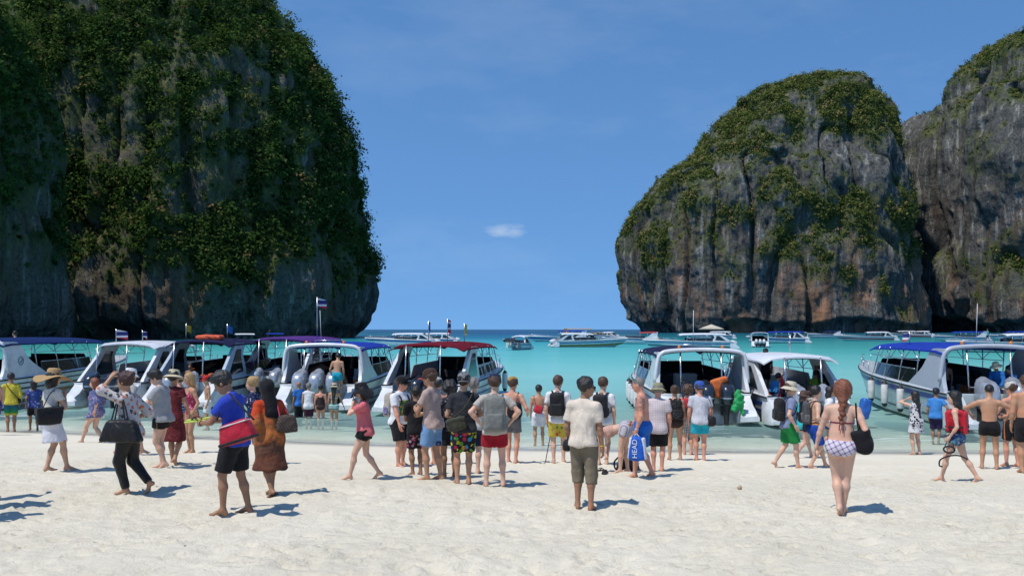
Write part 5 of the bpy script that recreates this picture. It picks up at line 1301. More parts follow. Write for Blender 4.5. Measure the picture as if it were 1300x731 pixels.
speedboat((-13.75, 36.4, 0), heading_of(3), 'speedboat with navy canopy and pale fins between the white and purple ones', L=12.5, B=3.1, zs=1.1, zb=1.6, roof=2.72, style='B', canopy=C_NAVY, stripe=((0.70, 0.80, S_NAVY),), engines=2, paint=E_SIL, can=(1.3, 7.0), flags=((2.2, .9, .75, FL_YEL, .45), (2.9, -.7, .75, FL_BLU, .5)), beacons=False, fin_mat=plain('pale blue gelcoat', (0.38, 0.46, 0.54), 0.35, var=0.06))
bt, _S = speedboat((-11.2, 40.0, 0), heading_of(6), 'grey-white speedboat with purple canopy moored behind the headscarfed woman', L=13, B=3.2, zs=1.15, zb=1.65, roof=2.8, style='B', canopy=C_PUR, stripe=((0.42, 0.56, S_PUR), (0.66, 0.70, DECK)), engines=2, paint=E_SIL, can=(1.2, 8.0), beacons=False)
text_obj('hull_lettering', 'HOONGNOUNT & JOTH  TO TR GO', 0.26, S_NAVY, bt, Matrix.Translation((1.6, -_S.half(.2) - 0.012, 0.80)) @ Matrix.Rotation(R(80), 4, 'X'))
speedboat((-7.75, 34.9, 0), heading_of(3), 'speedboat with royal blue canopy, white hoop and three silver engines in a row', L=13.5, B=3.5, zs=1.1, zb=1.6, roof=2.58, canopy=C_BLUE, stripe=((0.50, 0.54, S_NAVY), (0.72, 0.78, S_BLUE)), engines=3, paint=E_SIL, can=(0.45, 8.2), fenders=((0.35, -1), (0.52, -1)), flags=((1.6, .55, 2.0, THAI, .55),), eng_s=1.12)
speedboat((-3.55, 33.6, 0), heading_of(11), 'speedboat with maroon canopy and a row of side windows behind the group', L=13, B=3.4, zs=1.1, zb=1.65, roof=2.62, style='B', canopy=C_MAR, stripe=((0.66, 0.69, S_BLUE), (0.80, 0.83, S_NAVY)), engines=3, paint=E_BLK, can=(0.7, 8.2), windows=5, fenders=((0.42, -1), (0.62, -1)), flags=((2.6, 0.45, .95, FL_BLU, .6), (2.7, -0.35, 1.05, THAI, .8), (3.0, -1.0, .85, FL_YEL, .6)), beacons=False)
b7, _S7 = speedboat((6.75, 30.4, 0), heading_of(1), 'speedboat with navy canopy, square white frame and three black engines', L=12.5, B=3.5, zs=1.05, zb=1.5, roof=2.48, canopy=C_NAVY, stripe=((0.50, 0.56, S_BLUE), (0.70, 0.82, S_BLUE)), engines=3, paint=E_BLK, can=(0.45, 7.6), fenders=((0.30, 1), (0.38, 1), (0.46, 1), (0.54, 1)), flags=(), eng_s=1.0)
speedboat((10.05, 29.4, 0), heading_of(0), 'white hard-topped speedboat with curved window frames and a small flag', L=10.5, B=3.0, zs=1.0, zb=1.4, roof=2.28, style='B', canopy=C_WHT, hard=True, stripe=((0.60, 0.66, S_BLUE), (0.78, 0.84, S_BLUE)), engines=2, paint=E_SIL, can=(0.7, 6.0), windows=4, fenders=((0.12, 1),), fmat=F_NVY, flags=((3.0, -.35, .75, THAI, .42),), beacons=False, eng_s=.95)
speedboat((15.65, 28.0, 0), heading_of(5), 'grey speedboat with bright blue canopy, white fenders and silver engines', L=13.5, B=3.3, zs=1.22, zb=1.75, roof=2.66, canopy=C_BLUE, stripe=((0.52, 0.55, S_NAVY), (0.84, 0.93, S_BLUE)), engines=2, paint=E_SIL, can=(0.45, 8.6), fenders=((0.50, 1), (0.38, 1), (0.26, 1)), flags=((4.2, 1.2, .5, THAI, .4),), fin_mat=plain('silver grey arch', (0.42, 0.45, 0.50), 0.35, var=0.05), eng_s=1.15, hull=plain('pale grey gelcoat', (0.52, 0.58, 0.60), 0.28, var=0.05, coat=0.3))

# boats lying off and under way in the bay: (px of middle, waterline row, heading, length, ...)
GRP = 'speedboats lying off in the bay'
def off(px, py): return stern(px, py)
def bayboat(px, py, hd, label, **k):
    x, y, _ = off(px, py); Lb = k.get('L', 12); k.setdefault('detail', 1); k.setdefault('group', GRP); h = heading_of(hd)
    return speedboat((x - math.cos(h) * Lb / 2, y - math.sin(h) * Lb / 2, 0), h, label, **k)
bayboat(508, 440.5, -84, 'long white motor yacht lying between the headland and the maroon canopy', L=13.5, B=3.4, roof=2.5, zs=1.3, zb=1.7, style='B', canopy=C_WHT, hard=True, engines=2, paint=E_WHT, can=(2.2, 8))
bayboat(548, 437, -86, 'second white speedboat half hidden beyond the flags', L=11, roof=2.4, style='B', canopy=C_WHT, hard=True, engines=2, paint=E_WHT, can=(1.5, 7))
bayboat(658, 444, 200, 'small dark-cockpit motorboat alone in the turquoise gap', L=6.5, B=2.6, roof=2.2, zs=.9, zb=1.2, style='B', canopy=C_WHT, hard=True, engines=1, paint=E_WHT, can=(1.0, 3.2), beacons=False)
bayboat(706, 433.5, -88, 'white speedboat with blue canopy farther out near the horizon', L=17, B=3.8, roof=2.9, canopy=C_BLUE, engines=2, paint=E_WHT, can=(0.3, 8), stripe=((0.6, 0.8, S_BLUE),))
bayboat(751, 440.5, 80, 'white and grey speedboat with ochre swirl on its side, bow to the right', L=14, B=3.4, roof=2.5, style='B', canopy=C_WHT, hard=True, engines=3, paint=E_WHT, can=(1.0, 7), stripe=((0.42, 0.6, S_GOLD), (0.75, 0.83, S_BLUE)))
bayboat(741, 428, 90, 'small yellow ferry far out by the horizon', L=17, B=4.5, roof=3.6, zs=1.3, zb=1.9, canopy=plain('yellow boat paint', (0.55, 0.28, 0.02), 0.5), hull=plain('yellow boat paint', (0.55, 0.28, 0.02), 0.5), engines=0, can=(0.5, 12), stripe=((0.5, 0.7, S_NAVY),), cat='ferry', name='ferry', group=None)
bayboat(768, 430, -60, 'tiny white motorboat beside the yellow ferry', L=9, roof=2.3, style='B', canopy=C_WHT, hard=True, engines=1, paint=E_WHT, can=(1, 5), beacons=False)
bayboat(806, 436.5, -80, 'open white boat crowded with passengers at the foot of the dome', L=11, roof=2.6, canopy=plain('red canopy cloth', (0.40, 0.03, 0.03), 0.7), engines=2, paint=E_BLK, can=(0.4, 4.5))
bayboat(872, 443.5, -86, 'long white speedboat with dark glass passing behind the square-framed boat', L=14.5, B=3.4, roof=2.55, zs=1.25, style='B', canopy=C_WHT, hard=True, engines=2, paint=E_WHT, can=(1.2, 8.6), stripe=((0.5, 0.62, S_TEAL), (0.8, 0.86, S_BLUE)))
bayboat(962, 440, 12, 'speedboat with white engines heading away below the cliff', L=12, B=3.3, roof=2.6, canopy=C_BLUE, engines=3, paint=E_WHT, can=(0.4, 7))
bayboat(985, 435.5, -84, 'white speedboat with blue roof lying under the rock face', L=14, B=3.4, roof=2.7, style='B', canopy=C_BLUE, engines=2, paint=E_WHT, can=(0.8, 9), stripe=((0.7, 0.84, S_BLUE),))
bayboat(1012, 435, 8, 'speedboat seen from astern with four white engines', L=11, B=3.4, roof=2.5, canopy=C_NAVY, engines=4, paint=E_WHT, can=(0.4, 6))
bayboat(903, 430, -85, 'low white boat lying close under the dome', L=15, roof=2.5, style='B', canopy=C_WHT, hard=True, engines=1, paint=E_WHT, can=(1, 8))
bayboat(1046, 428.5, -80, 'distant white boat lying before the middle of the cliff foot', L=13, roof=2.5, canopy=C_DKB, engines=1, paint=E_WHT, can=(.6, 7))
bayboat(1097, 432.5, -87, 'low white speedboat with red stripe crossing before the cliff', L=17, B=3.4, roof=2.5, zs=1.2, style='B', canopy=C_WHT, hard=True, engines=2, paint=E_WHT, can=(1.8, 8), stripe=((0.55, 0.72, S_RED),))
bayboat(1142, 427, -88, 'distant cream boat under the bushes at the gully foot', L=16, B=3.6, roof=2.5, style='B', canopy=C_WHT, hard=True, engines=1, paint=E_WHT, can=(1, 9), hull=GEL2)
bayboat(1165, 428, -70, 'distant white boat with red side trailing a little wake', L=11, roof=2.5, style='B', canopy=C_WHT, hard=True, engines=2, paint=E_WHT, can=(1, 6), stripe=((0.45, 0.7, S_RED),))
bayboat(1218, 433.5, -86, 'white speedboat with blue canopy near the right edge', L=14, B=3.4, roof=2.6, canopy=C_BLUE, engines=2, paint=E_WHT, can=(0.6, 9))
b_deck, _Sd = bayboat(1272, 447, -88, 'broad white boat with a man on its foredeck at the right edge', L=16, B=3.6, roof=2.6, zs=1.35, zb=1.6, style='B', canopy=C_WHT, hard=True, engines=2, paint=E_WHT, can=(0.5, 8))
bayboat(1283, 431.5, -84, 'far blue-roofed boat at the right edge behind the others', L=15, roof=2.6, canopy=C_BLUE, engines=2, paint=E_WHT, can=(0.5, 9))
pt = off(903, 441); um = empty('parasol', (pt[0], pt[1], 1.35)); tag(um, 'pale thatched parasol standing on the long white speedboat', 'parasol')
mb = MB(); mb.tube([(0, 0, 0), (0, 0, 2.6)], 0.04, 6); mb.build('pole', STEEL, um, True)
mb = MB(); mb.lathe([(2.3, 2.0), (2.35, 1.96), (1.5, 2.35), (0.7, 2.62), (0.1, 2.85)], (0, 0, 0), 20, caps=False); mb.lathe([(2.3, 1.99), (1.4, 2.28), (0.1, 2.7)], (0, 0, 0), 20, caps=False); mb.build('thatch', plain('pale thatch', (.55, .50, .38), .9, bumpy=.6, scale=20), um, True)
def hung(name, label, cat, loc, prims, mat, wr=.03):
    o = empty(name, loc); tag(o, label, cat); s_ = solid(prims, .03, wrinkle=wr, wseed=len(label), wfreq=14); mesh_np(name + '_body', s_[0], s_[1], mat, o)
x7, y7 = 6.75, 30.4
hung('net_bag', 'bright green mesh bag hanging on the right-hand black engine', 'bag', (x7 + .95, y7 - .95, .35), [Cone((-.05, 0, .85), (.05, 0, .62), .05, .12, .03), Cone((.05, 0, .62), (.12, 0, .15), .12, .07, .03), Cone((0, 0, .65), (-.12, 0, .25), .10, .09, .03), Ell((.0, -.03, .5), (.16, .10, .2), k=.03)], plain('bright green mesh', (.02, .36, .10), .8, bumpy=.6, scale=40), .05)
hung('life_vest', 'orange life vest draped between the black engines', 'life vest', (x7 + .35, y7 - .30, .95), [Box((0, 0, .3), (.16, .10, .30), roty(.2), .06), Box((.1, .02, .55), (.30, .10, .10), roty(-.3), .06)], ORANGE)
hung('dry_bag', 'blue dry bag strapped to the right stern corner of the hard-topped boat', 'bag', (10.05 + 1.72, 29.4 - .5, .25), [Box((0, 0, .40), (.15, .15, .34), roty(.15), .08)], plain('blue vinyl', (.02, .12, .45), .4))
hung('life_vest', 'orange life vest on the roof of the navy-canopied boat', 'life vest', (-13.4, 38.4, 2.84), [Box((0, 0, .1), (.55, .3, .10), np.eye(3), .08)], plain('red orange vest', (.6, .09, .03), .7))
# long-tail boats moored under the left headland
def longtail(px, py, hd, label, canc):
    x, y, _ = off(px, py); root = empty('longtail_boat', (x, y, 0), heading_of(hd)); tag(root, label, 'longtail boat', 'longtail boats under the headland')
    WOOD = plain('dark varnished planks', (0.10, 0.055, 0.03), 0.5, var=0.2); mb = MB(); rg_ = []
    for t in np.linspace(0, 1, 13):
        hw = 0.95 * math.sin(math.pi * (0.12 + 0.88 * t * 0.93)) ** 0.7 if t < 1 else 0.03; g = 0.55 + 0.5 * (1 - t) ** 6 + 1.9 * max(0, t - .62) ** 1.6 * 2; k = -0.2 + max(0, t - .6) ** 1.5 * 6; X = t * 10
        k = min(k, g - .12); rg_.append([Vector((X, -hw, g)), Vector((X, -hw * .7, (g + k) / 2 - .1)), Vector((X, 0, k)), Vector((X, hw * .7, (g + k) / 2 - .1)), Vector((X, hw, g)), Vector((X, hw * .85, g)), Vector((X, 0, k + .12)), Vector((X, -hw * .85, g))])
    mb.loft(rg_); mb.build('hull', WOOD, root, 'auto')
    sb = MB(); sb.tube([(9.7, 0, 1.5), (10.2, 0, 2.6), (10.5, 0, 3.3)], [0.12, .1, .05], 6); sb.build('prow', WOOD, root, True)
    rb = MB()
    for xx in (2.2, 4.0, 5.8):
        for sd in (-.75, .75): rb.tube([(xx, sd, .5), (xx, sd, 2.0)], 0.025, 6)
    rb.build('roof_posts', STEEL, root, True)
    cb = MB(); cb.loft([[Vector((xx, y_, 2.0 + .25 * (1 - (y_ / .9) ** 2) - th)) for y_ in (-.95, -.5, 0, .5, .95)] + [Vector((xx, y_, 1.95 + .25 * (1 - (y_ / .9) ** 2) - th)) for y_ in (.95, .5, 0, -.5, -.95)] for xx, th in ((1.6, 0), (4, -.04), (6.4, 0))]); cb.build('awning', canc, root, 'auto')
    eb = MB(); eb.box((0.4, 0, .95), (.7, .4, .4)); eb.tube([(0.2, 0, .9), (-3.0, .3, -.1)], .03, 6); eb.build('longtail_engine', RUB, root)
longtail(330, 433, 70, 'wooden longtail boat with blue awning under the dark overhang', C_BLUE)
longtail(290, 434.5, 60, 'wooden longtail boat with cream awning under the dark overhang', C_WHT)
# ------------------------------------------------------------------ the crowd on the sand
BLK = cloth('black cloth', (0.010, 0.010, 0.012)); BLK2 = cloth('black nylon', (0.014, 0.014, 0.016), 0.6); WHT = cloth('white cotton', (0.72, 0.72, 0.73)); NAVY = cloth('navy cloth', (0.010, 0.016, 0.05))
STRAW = plain('woven straw', (0.42, 0.27, 0.12), 0.85, bumpy=0.5, scale=70); STRAW2 = plain('pale straw', (0.58, 0.50, 0.33), 0.85, bumpy=0.5, scale=70)
DGREY = cloth('charcoal cloth', (0.028, 0.030, 0.036)); GREYT = cloth('heather grey cotton', (0.34, 0.34, 0.345)); DKGL = plain('dark lenses', (0.006, 0.006, 0.007), 0.12, coat=0.5)
YEL = plain('yellow rubber', (0.62, 0.50, 0.02), 0.5); BROWNL = cloth('brown leather', (0.07, 0.04, 0.025), 0.5)
HANG = lambda sg, x=0.0, y=0.03: (sg * (0.145 + x), y, 0.485)
WALKL = dict(lf=(-0.045, 0.15, 0), rf=(0.045, -0.15, 0), rfp=28, lh=(-0.15, -0.06, 0.50), rh=(0.15, 0.10, 0.52))
WALKR = dict(rf=(0.045, 0.15, 0), lf=(-0.045, -0.15, 0), lfp=28, rh=(0.15, -0.06, 0.50), lh=(-0.15, 0.10, 0.52))
AKIMBO = dict(lh=(-0.125, -0.02, 0.575), rh=(0.125, -0.02, 0.575), le=(-1, -0.35, 0), re=(1, -0.35, 0), lhd=(0.5, 0.6, -0.6), rhd=(-0.5, 0.6, -0.6))
def pz(base=None, **k): d = dict(base or {}); d.update(k); return {a: b for a, b in d.items() if b is not None}
def cc(p, q): return p.J.P + p.J.Mc @ (A3(*q) * p.H)          # a point in the wearer's chest frame

# --- left edge
p = person(14, 548, 475, 0, 'man in yellow shirt and blue, green and yellow shorts at the left edge', SK_BROWN, pose=pz(lh=(-0.17, -0.02, 0.55), le=(-1, -.3, 0)))
tee(p, cloth('yellow shirt cloth', (0.55, 0.47, 0.05)), sleeve=1.75); shorts(p, zbands('banded board shorts', [(0, (0.50, 0.42, 0.03)), (0.18, (0.45, 0.42, 0.04)), (0.3, (0.02, 0.22, 0.05)), (0.6, (0.01, 0.10, 0.16)), (1, (0.008, 0.02, 0.09))], 0.26 * p.H, 0.55 * p.H), .92)
bag(p, 'shoulder_bag', 'small black bag slung across the yellow-shirted man', 'bag', cc(p, (0.12, -0.02, 0.02)), (0.05, 0.04, 0.07), BLK2, strap=[cc(p, q) for q in ((0.12, -0.03, 0.05), (0.06, -0.085, 0.12), (-0.03, -0.082, 0.24), (-0.075, -0.02, 0.325), (-0.06, 0.07, 0.27), (0.05, 0.085, 0.12), (0.12, 0.0, 0.05))])
p = person(-6, 552, 478, 40, 'shirtless sunburnt person half cut off by the left edge', SK_PINK); shorts(p, cloth('violet shorts cloth', (0.08, 0.05, 0.16)), .7)
p = person(43, 547, 482, 10, 'dark-haired person in blue and violet shirt half hidden behind the straw hat', SK_BROWN, fem=True, hair='bob', pose=WALKL)
tee(p, floral('blue violet print', (0.03, 0.06, 0.22), [(0.10, 0.05, 0.28), (0.3, 0.3, 0.5), (0.02, 0.1, 0.3)], 16)); shorts(p, BLK, .8)
# woman with the wide straw hat
p = person(65, 598, 470, -66, 'woman in wide straw hat and white sarong with a black tote', SK_MID, fem=True, hair='bob', pose=pz(lf=(-0.06, -0.02, 0), rf=(0.06, 0.13, 0), lfp=0, rh=(0.075, 0.10, 0.76), re=(0.6, -.2, -1), hyw=10))
tee(p, floral('white blossom print', (0.60, 0.56, 0.50), [(0.55, 0.30, 0.20), (0.6, 0.5, 0.3), (0.35, 0.4, 0.25)], 26, .33), sleeve=.5, hem=0.05, loose=.006)
skirt(p, cloth('white muslin', (0.66, 0.66, 0.72)), hem=.30, ra=.088, rb=.135, slit=(0.125, 0.11, 0.47), name='sarong'); floppy(p, STRAW, .155, wave=.02, seed=4, drop=.03, top=.085)
bag(p, 'tote_bag', 'black tote bag on the arm of the woman in the straw hat', 'bag', cc(p, (0.145, -0.085, 0.06)), (0.06, 0.20, 0.14), BLK2, taper=-.1, rnd=.02, handles=[[cc(p, (0.145, y0, .13)), cc(p, (0.12, y0 * .5, .27)), cc(p, (0.105, 0, .315)), cc(p, (0.12, y1 * .5, .27)), cc(p, (0.145, y1, .13))] for y0, y1 in ((-0.15, 0.0),)])
# woman in the blue flowered dress
p = person(122, 562, 478, 62, 'red-haired woman in blue flowered tunic walking along the shore', SK_LIGHT, fem=True, w=1.25, hair='bob', hmat=H_RED, pose=pz(WALKL, lf=(-0.045, .2, 0), rf=(.045, -.1, 0), rfp=5))
FLB = floral('blue red blossom print', (0.10, 0.13, 0.28), [(0.50, 0.10, 0.09), (0.40, 0.38, 0.45), (0.06, 0.08, 0.2), (0.5, 0.25, 0.2)], 22, .4)
tee(p, FLB, sleeve=1.25, loose=.02); skirt(p, FLB, hem=.40, ra=.1, rb=.16, name='tunic_skirt')
p = person(163, 577, 468, -60, 'man in white bucket hat and grey shirt behind the flowered blouse', SK_LIGHT, pose=WALKR); tee(p, GREYT); shorts(p, cloth('pink shorts cloth', (0.5, 0.25, 0.3)), .8); bucket(p, WHT)
# woman in black trousers with the big bag
p = person(165, 626, 473, 58, 'woman in orange flowered blouse and black trousers with bare feet', SK_TAN, fem=True, hair='bun', hmat=plain('chestnut hair', (0.05, 0.018, 0.012), 0.45, bumpy=.7, scale=50), w=1.05,
           pose=pz(lf=(-0.03, 0.02, 0), rf=(0.045, -0.20, 0.02), rfp=48, lh=(-0.06, 0.13, 0.97), le=(-1, .6, -.4), rh=(0.13, 0.06, 0.60), lean=4, drop=.012))
tee(p, floral('orange blossom print', (0.55, 0.52, 0.50), [(0.55, 0.13, 0.06), (0.5, 0.2, 0.12), (0.08, 0.08, 0.08), (0.5, 0.4, 0.35)], 17, .42), sleeve=1.3, loose=.016); shorts(p, cloth('black leather', (0.014, 0.013, 0.013), .4), 1.95, loose=.014, name='trousers')
bag(p, 'shoulder_bag', 'large black leather bag hanging behind the flowered blouse', 'bag', cc(p, (-0.165, -0.03, 0.03)), (0.075, 0.25, 0.15), cloth('black bag leather', (0.013, 0.013, 0.014), .4), taper=.22, rnd=.04, handles=[[cc(p, (-0.155, y0, .11)), cc(p, (-0.125, y0 * .5, .25)), cc(p, (-0.105, 0, .322)), cc(p, (-0.12, y1 * .5, .25)), cc(p, (-0.155, y1, .11))] for y0, y1 in ((-0.09, .03), (-.06, .06))], hr=.011)
# man in grey tee reading, black shorts
p = person(206, 594, 470, 66, 'man in grey T-shirt and black shorts looking down while walking', SK_LIGHT, w=1.2, hair='thick', pose=pz(lf=(-.02, -0.05, 0), rf=(0.05, 0.02, 0), lfp=18, lh=(-.06, .20, .66), rh=(.06, .22, .66), le=(-1, -.4, -.6), hp=26))
tee(p, GREYT, loose=.02); shorts(p, stripes('black shorts with a tan side stripe', (0.010, 0.010, 0.012), (0.16, 0.11, 0.04), 'Y', 16, width=.06), .42); glasses(p, DKGL)
p = person(219, 590, 472, -30, 'woman in dark red patterned dress and straw hat behind the grey shirt', SK_TAN, fem=True, pose=pz(WALKL, rfp=45, lf=(-.04, .06, 0), rf=(.045, -.08, 0)))
DRD = floral('dark red fine print', (0.13, 0.018, 0.022), [(0.25, 0.10, 0.09), (0.06, 0.01, 0.015)], 40, .3); tee(p, DRD, sleeve=.4); skirt(p, DRD, hem=.27, rb=.14, name='dress_skirt'); bucket(p, STRAW2, brim=.1)
p = person(228, 556, 478, 5, 'shirtless man in navy striped swim shorts by the pale fin', SK_PINK); shorts(p, stripes('navy white stripes', (0.012, 0.02, 0.08), (0.12, 0.25, 0.45), 'Z', 70), .4); cap(p, DGREY)
# woman in pink swimsuit
p = person(243, 575, 475, 112, 'blond woman in pink flowered swimsuit with a hand on her hip', SK_TAN, fem=True, hair='long', hmat=H_BLOND, pose=pz(rh=(0.12, -0.02, .585), re=(1, -.3, 0), lh=(-.14, .05, .52)))
suit(p, floral('pink blossom swim print', (0.42, 0.05, 0.12), [(0.6, 0.3, 0.35), (0.5, 0.02, 0.08), (0.1, 0.02, 0.05)], 22))
o = carried(p, 'swim_fin', 'white and black striped swim fin held beside the pink swimsuit', 'swim fin'); s_ = solid([Box(cc(p, (0.16, -0.02, -0.10)), (0.10, 0.018, 0.24), rotx(.2), .012, taper=-.35)], .012); sub(o, 'fin_blade', s_, stripes('fin stripes', (0.65, 0.68, 0.7), (0.02, 0.02, 0.025), 'Z', 70, width=.4)); s_ = solid([Box(cc(p, (0.16, -0.01, 0.05)), (0.05, .045, .09), rotx(.2), .035)], .012); sub(o, 'foot_pocket', s_, BLK2)
p = person(264, 546, 478, 100, 'shirtless boy in red cap by the bow of the pale boat', SK_TAN, w=.95); shorts(p, WHT, .8); cap(p, cloth('red cap cloth', (0.5, 0.02, 0.02)))
# man in blue tee with flip-flops in his hands
p = person(298, 652, 471, 62, 'young man in bright blue T-shirt looking down at yellow flip-flops', SK_BROWN, hair='thick', w=.97, pose=pz(lf=(-.06, 0.06, 0), rf=(.06, -.08, 0), lh=(-.035, .235, .64), rh=(.06, .235, .645), le=(-1, -.6, -.7), re=(1, -.6, -.7), hp=30, hyw=6, lean=4), curl=.9)
tee(p, cloth('bright blue cotton', (0.022, 0.055, 0.42))); shorts(p, BLK, .88, loose=.03); wrist_band(p, 0, BLK, 'watch')
for k, (dx, dz) in enumerate(((-0.02, 0.0), (0.03, 0.022))):
    o = carried(p, 'flip_flop', ('yellow flip-flop with black and red straps in the young man\'s hands', 'second yellow flip-flop, stacked on the first in the young man\'s hands')[k], 'flip-flop'); c = p.J.wri[0] * .5 + p.J.wri[1] * .5 + A3(dx, .10, .015 + dz); M = rotz(.25 + .2 * k) @ rotx(-.1)
    sub(o, 'sole', solid([Box(c, (0.052, .145, .011), M, .01, taper=0)], .008), plain('lime rubber', (0.52, 0.62, 0.10), .6)); q = lambda x, y, z: c + M @ A3(x, y, z)
    for sd in (-1, 1): sub(o, 'strap', np_tube(spline([q(sd * .048, -.03, .01), q(sd * .03, .02, .04), q(0, .085, .012)], 5), .008, 6), (plain('black strap', (0.01, 0.01, 0.01), .5), plain('red strap', (0.5, 0.02, 0.03), .5))[sd > 0])
bag(p, 'cooler_bag', 'red insulated shoulder bag with black base beside the blue T-shirt', 'bag', cc(p, (-0.165, -0.105, 0.075)), (0.08, 0.205, 0.125), cloth('red nylon', (0.42, 0.012, 0.03), .5), M=rotx(-.30), rnd=.03, taper=.12, trim=[('base_panel', -1.03, -.72, BLK2), ('zip_band', .74, .86, WHT)], strap=[cc(p, q) for q in ((-0.165, -.24, .15), (-0.125, -.09, .29), (-0.05, -.01, .328), (-.115, .03, .27), (-0.165, .03, .16))], hmat=BLK2)
# woman with black headscarf
p = person(342, 628, 484, 32, 'woman in black headscarf and flowing orange and brown robe', SK_BROWN, fem=True, w=1.15, hair=None, pose=pz(rf=(.05, .03, 0), lf=(-.06, -.16, 0), lfp=30, lh=(-.10, .10, .60), rh=(.16, .05, .52), lean=5))
ROBE = zbands('orange brown robe cloth', [(0, (0.05, 0.025, 0.02)), (0.18, (0.16, 0.055, 0.03)), (0.4, (0.09, 0.045, 0.028)), (0.55, (0.42, 0.13, 0.035)), (0.72, (0.34, 0.13, 0.045)), (0.85, (0.50, 0.055, 0.012)), (1, (0.45, 0.05, 0.015))], .2 * p.H, .84 * p.H, mess=.55)
tee(p, ROBE, sleeve=1.55, loose=.03, hem=-.06, o=.016); skirt(p, ROBE, hem=.25, ra=.1, rb=.155, squash=.85, wr=.02, name='robe_skirt', top=.1)
J, H = p.J, p.H; q = lambda x, y, z: J.hc + J.Mh @ (A3(x, y, z) * H * HS)
part(p, 'headscarf', solid([Ell(q(0, -.012, .012), np.array((.060, .066, .066)) * H, J.Mh, .02 * H, clips=[plane(q(0, .036, 0), J.Mh @ A3(0, 1, -.1))]), Cone(q(0, -.02, -.03), J.neck - J.f * .02 * H, .058 * H, .06 * H, .03 * H), Cone(J.neck - J.f * .03 * H, J.P + J.s * .20 * H - J.f * .055 * H, .062 * H, .07 * H, .03 * H, (J.f, .6))], p.v, wrinkle=.009, wseed=4, wfreq=18), BLK); flipflops(p, BLK)
bag(p, 'shoulder_bag', 'brown patterned shoulder bag with pink handles on the orange robe', 'bag', cc(p, (0.10, -0.125, 0.10)), (0.13, 0.06, 0.115), stripes('brown check leather', (0.10, 0.075, 0.06), (0.05, 0.035, 0.03), 'Z', 200, cross='diag'), M=rotz(-.4), taper=.15, handles=[[cc(p, (0.04, -.12, .16)), cc(p, (.055, -.06, .28)), cc(p, (.085, 0, .325)), cc(p, (.10, -.02, .29)), cc(p, (0.16, -.10, .16))]], hmat=cloth('pink strap', (0.5, 0.06, 0.13)))
p = person(323, 590, 478, 70, 'blond woman with hair tied up in navy starred top behind the blue T-shirt', SK_LIGHT, fem=True, hair='bun', hmat=H_BLOND, pose=WALKL); tee(p, floral('navy star print', (0.012, 0.018, 0.07), [(0.5, 0.5, 0.55), (0.02, 0.03, 0.1)], 20, .28)); shorts(p, NAVY, .6)

# --- bathers at the stern of the royal blue boat
def wade(px, head, d, phi, label, skin, H=1.7, **k):
    x = (px - 650) / F * d; zt = CAMZ - (head - HOR) / F * d; return person(0, 0, 0, phi, label, skin, H=H, loc=(x, d, max(zt - H, float(ground_z(x, d)))), **k)
p = wade(380, 485, 32.2, 25, 'bald man in blue T-shirt wading to the silver engines', SK_BROWN, hair=None, H=1.66); tee(p, cloth('sky blue cotton', (0.03, 0.16, 0.50))); shorts(p, BLK, 1.6)
p = wade(392, 487, 31.8, 5, 'person in white tank top and dark plaid shorts wading by the blue boat', SK_TAN, hmat=H_GREY, H=1.66); tee(p, WHT, sleeve=0, hem=-.06, loose=.02); shorts(p, stripes('dark red plaid', (0.10, 0.015, 0.025), (0.03, 0.02, 0.05), 'Z', 90, cross=True), .95)
p = wade(407, 490, 31.8, -5, 'woman in brown swimsuit wading by the blue boat', SK_PINK, fem=True, w=1.15, hair='bun', H=1.58); suit(p, cloth('dark brown lycra', (0.03, 0.016, 0.014), .5))
p = wade(424, 488, 31.0, -15, 'woman in straw hat and striped bikini wading by the blue boat', SK_TAN, fem=True, hair='longback', H=1.62, pose=pz(rh=(.2, .1, .5))); STB = stripes('aqua white stripes', (0.45, 0.5, 0.45), (0.03, 0.25, 0.25), 'Z', 75); briefs(p, STB, high=.07, cut=.25); band(p, STB, .17, .21); bucket(p, STRAW2, brim=.09)
p = person(0, 0, 0, -12, 'shirtless man in turquoise shorts climbing aboard the blue-canopied boat', SK_TAN, H=1.74, loc=((428 - 650) / F * 34.0, 34.0, .62), pose=pz(rf=(.06, .12, .05), lf=(-.06, -.05, 0), lh=(-.15, .1, .52), hp=22, lean=10)); shorts(p, cloth('turquoise shorts cloth', (0.01, 0.33, 0.45)), .6)

# --- middle group
p = person(463, 607, 486, 84, 'woman in pink T-shirt and black floppy hat strolling with a phone at her ear', SK_LIGHT, fem=True, hair='bob', pose=pz(WALKL, lf=(-.045, .15, 0), rf=(.045, -.17, 0), rfp=24, rh=(.06, .11, .80), lh=(-.05, .115, .80), le=(-1, .1, -1), re=(1, .1, -1), hp=8), curl=1.2)
tee(p, cloth('coral pink cotton', (0.66, 0.155, 0.17)), hem=-.03); shorts(p, BLK, .34, loose=.02); floppy(p, BLK, .105, 'floppy_hat', .018, 9, .055, .078)
o = carried(p, 'mobile_phone', 'pale phone held up by the woman in pink', 'phone'); c = p.J.wri[0] + p.J.hm[0][:, 2] * .06 + A3(0, .01, .05); sub(o, 'phone_body', solid([Box(c, (.035, .006, .07), rotz(.3), .005)], .006), plain('pale phone shell', (.55, .57, .6), .3))
p = person(507, 592, 480, -128, 'heavyset man in white pineapple-print T-shirt and black cap', SK_PINK, w=1.32, pose=pz(rf=(.08, .04, 0), lf=(-.09, -.02, 0), rh=(.15, .12, .50), hyw=20), hmat=H_BROWN)
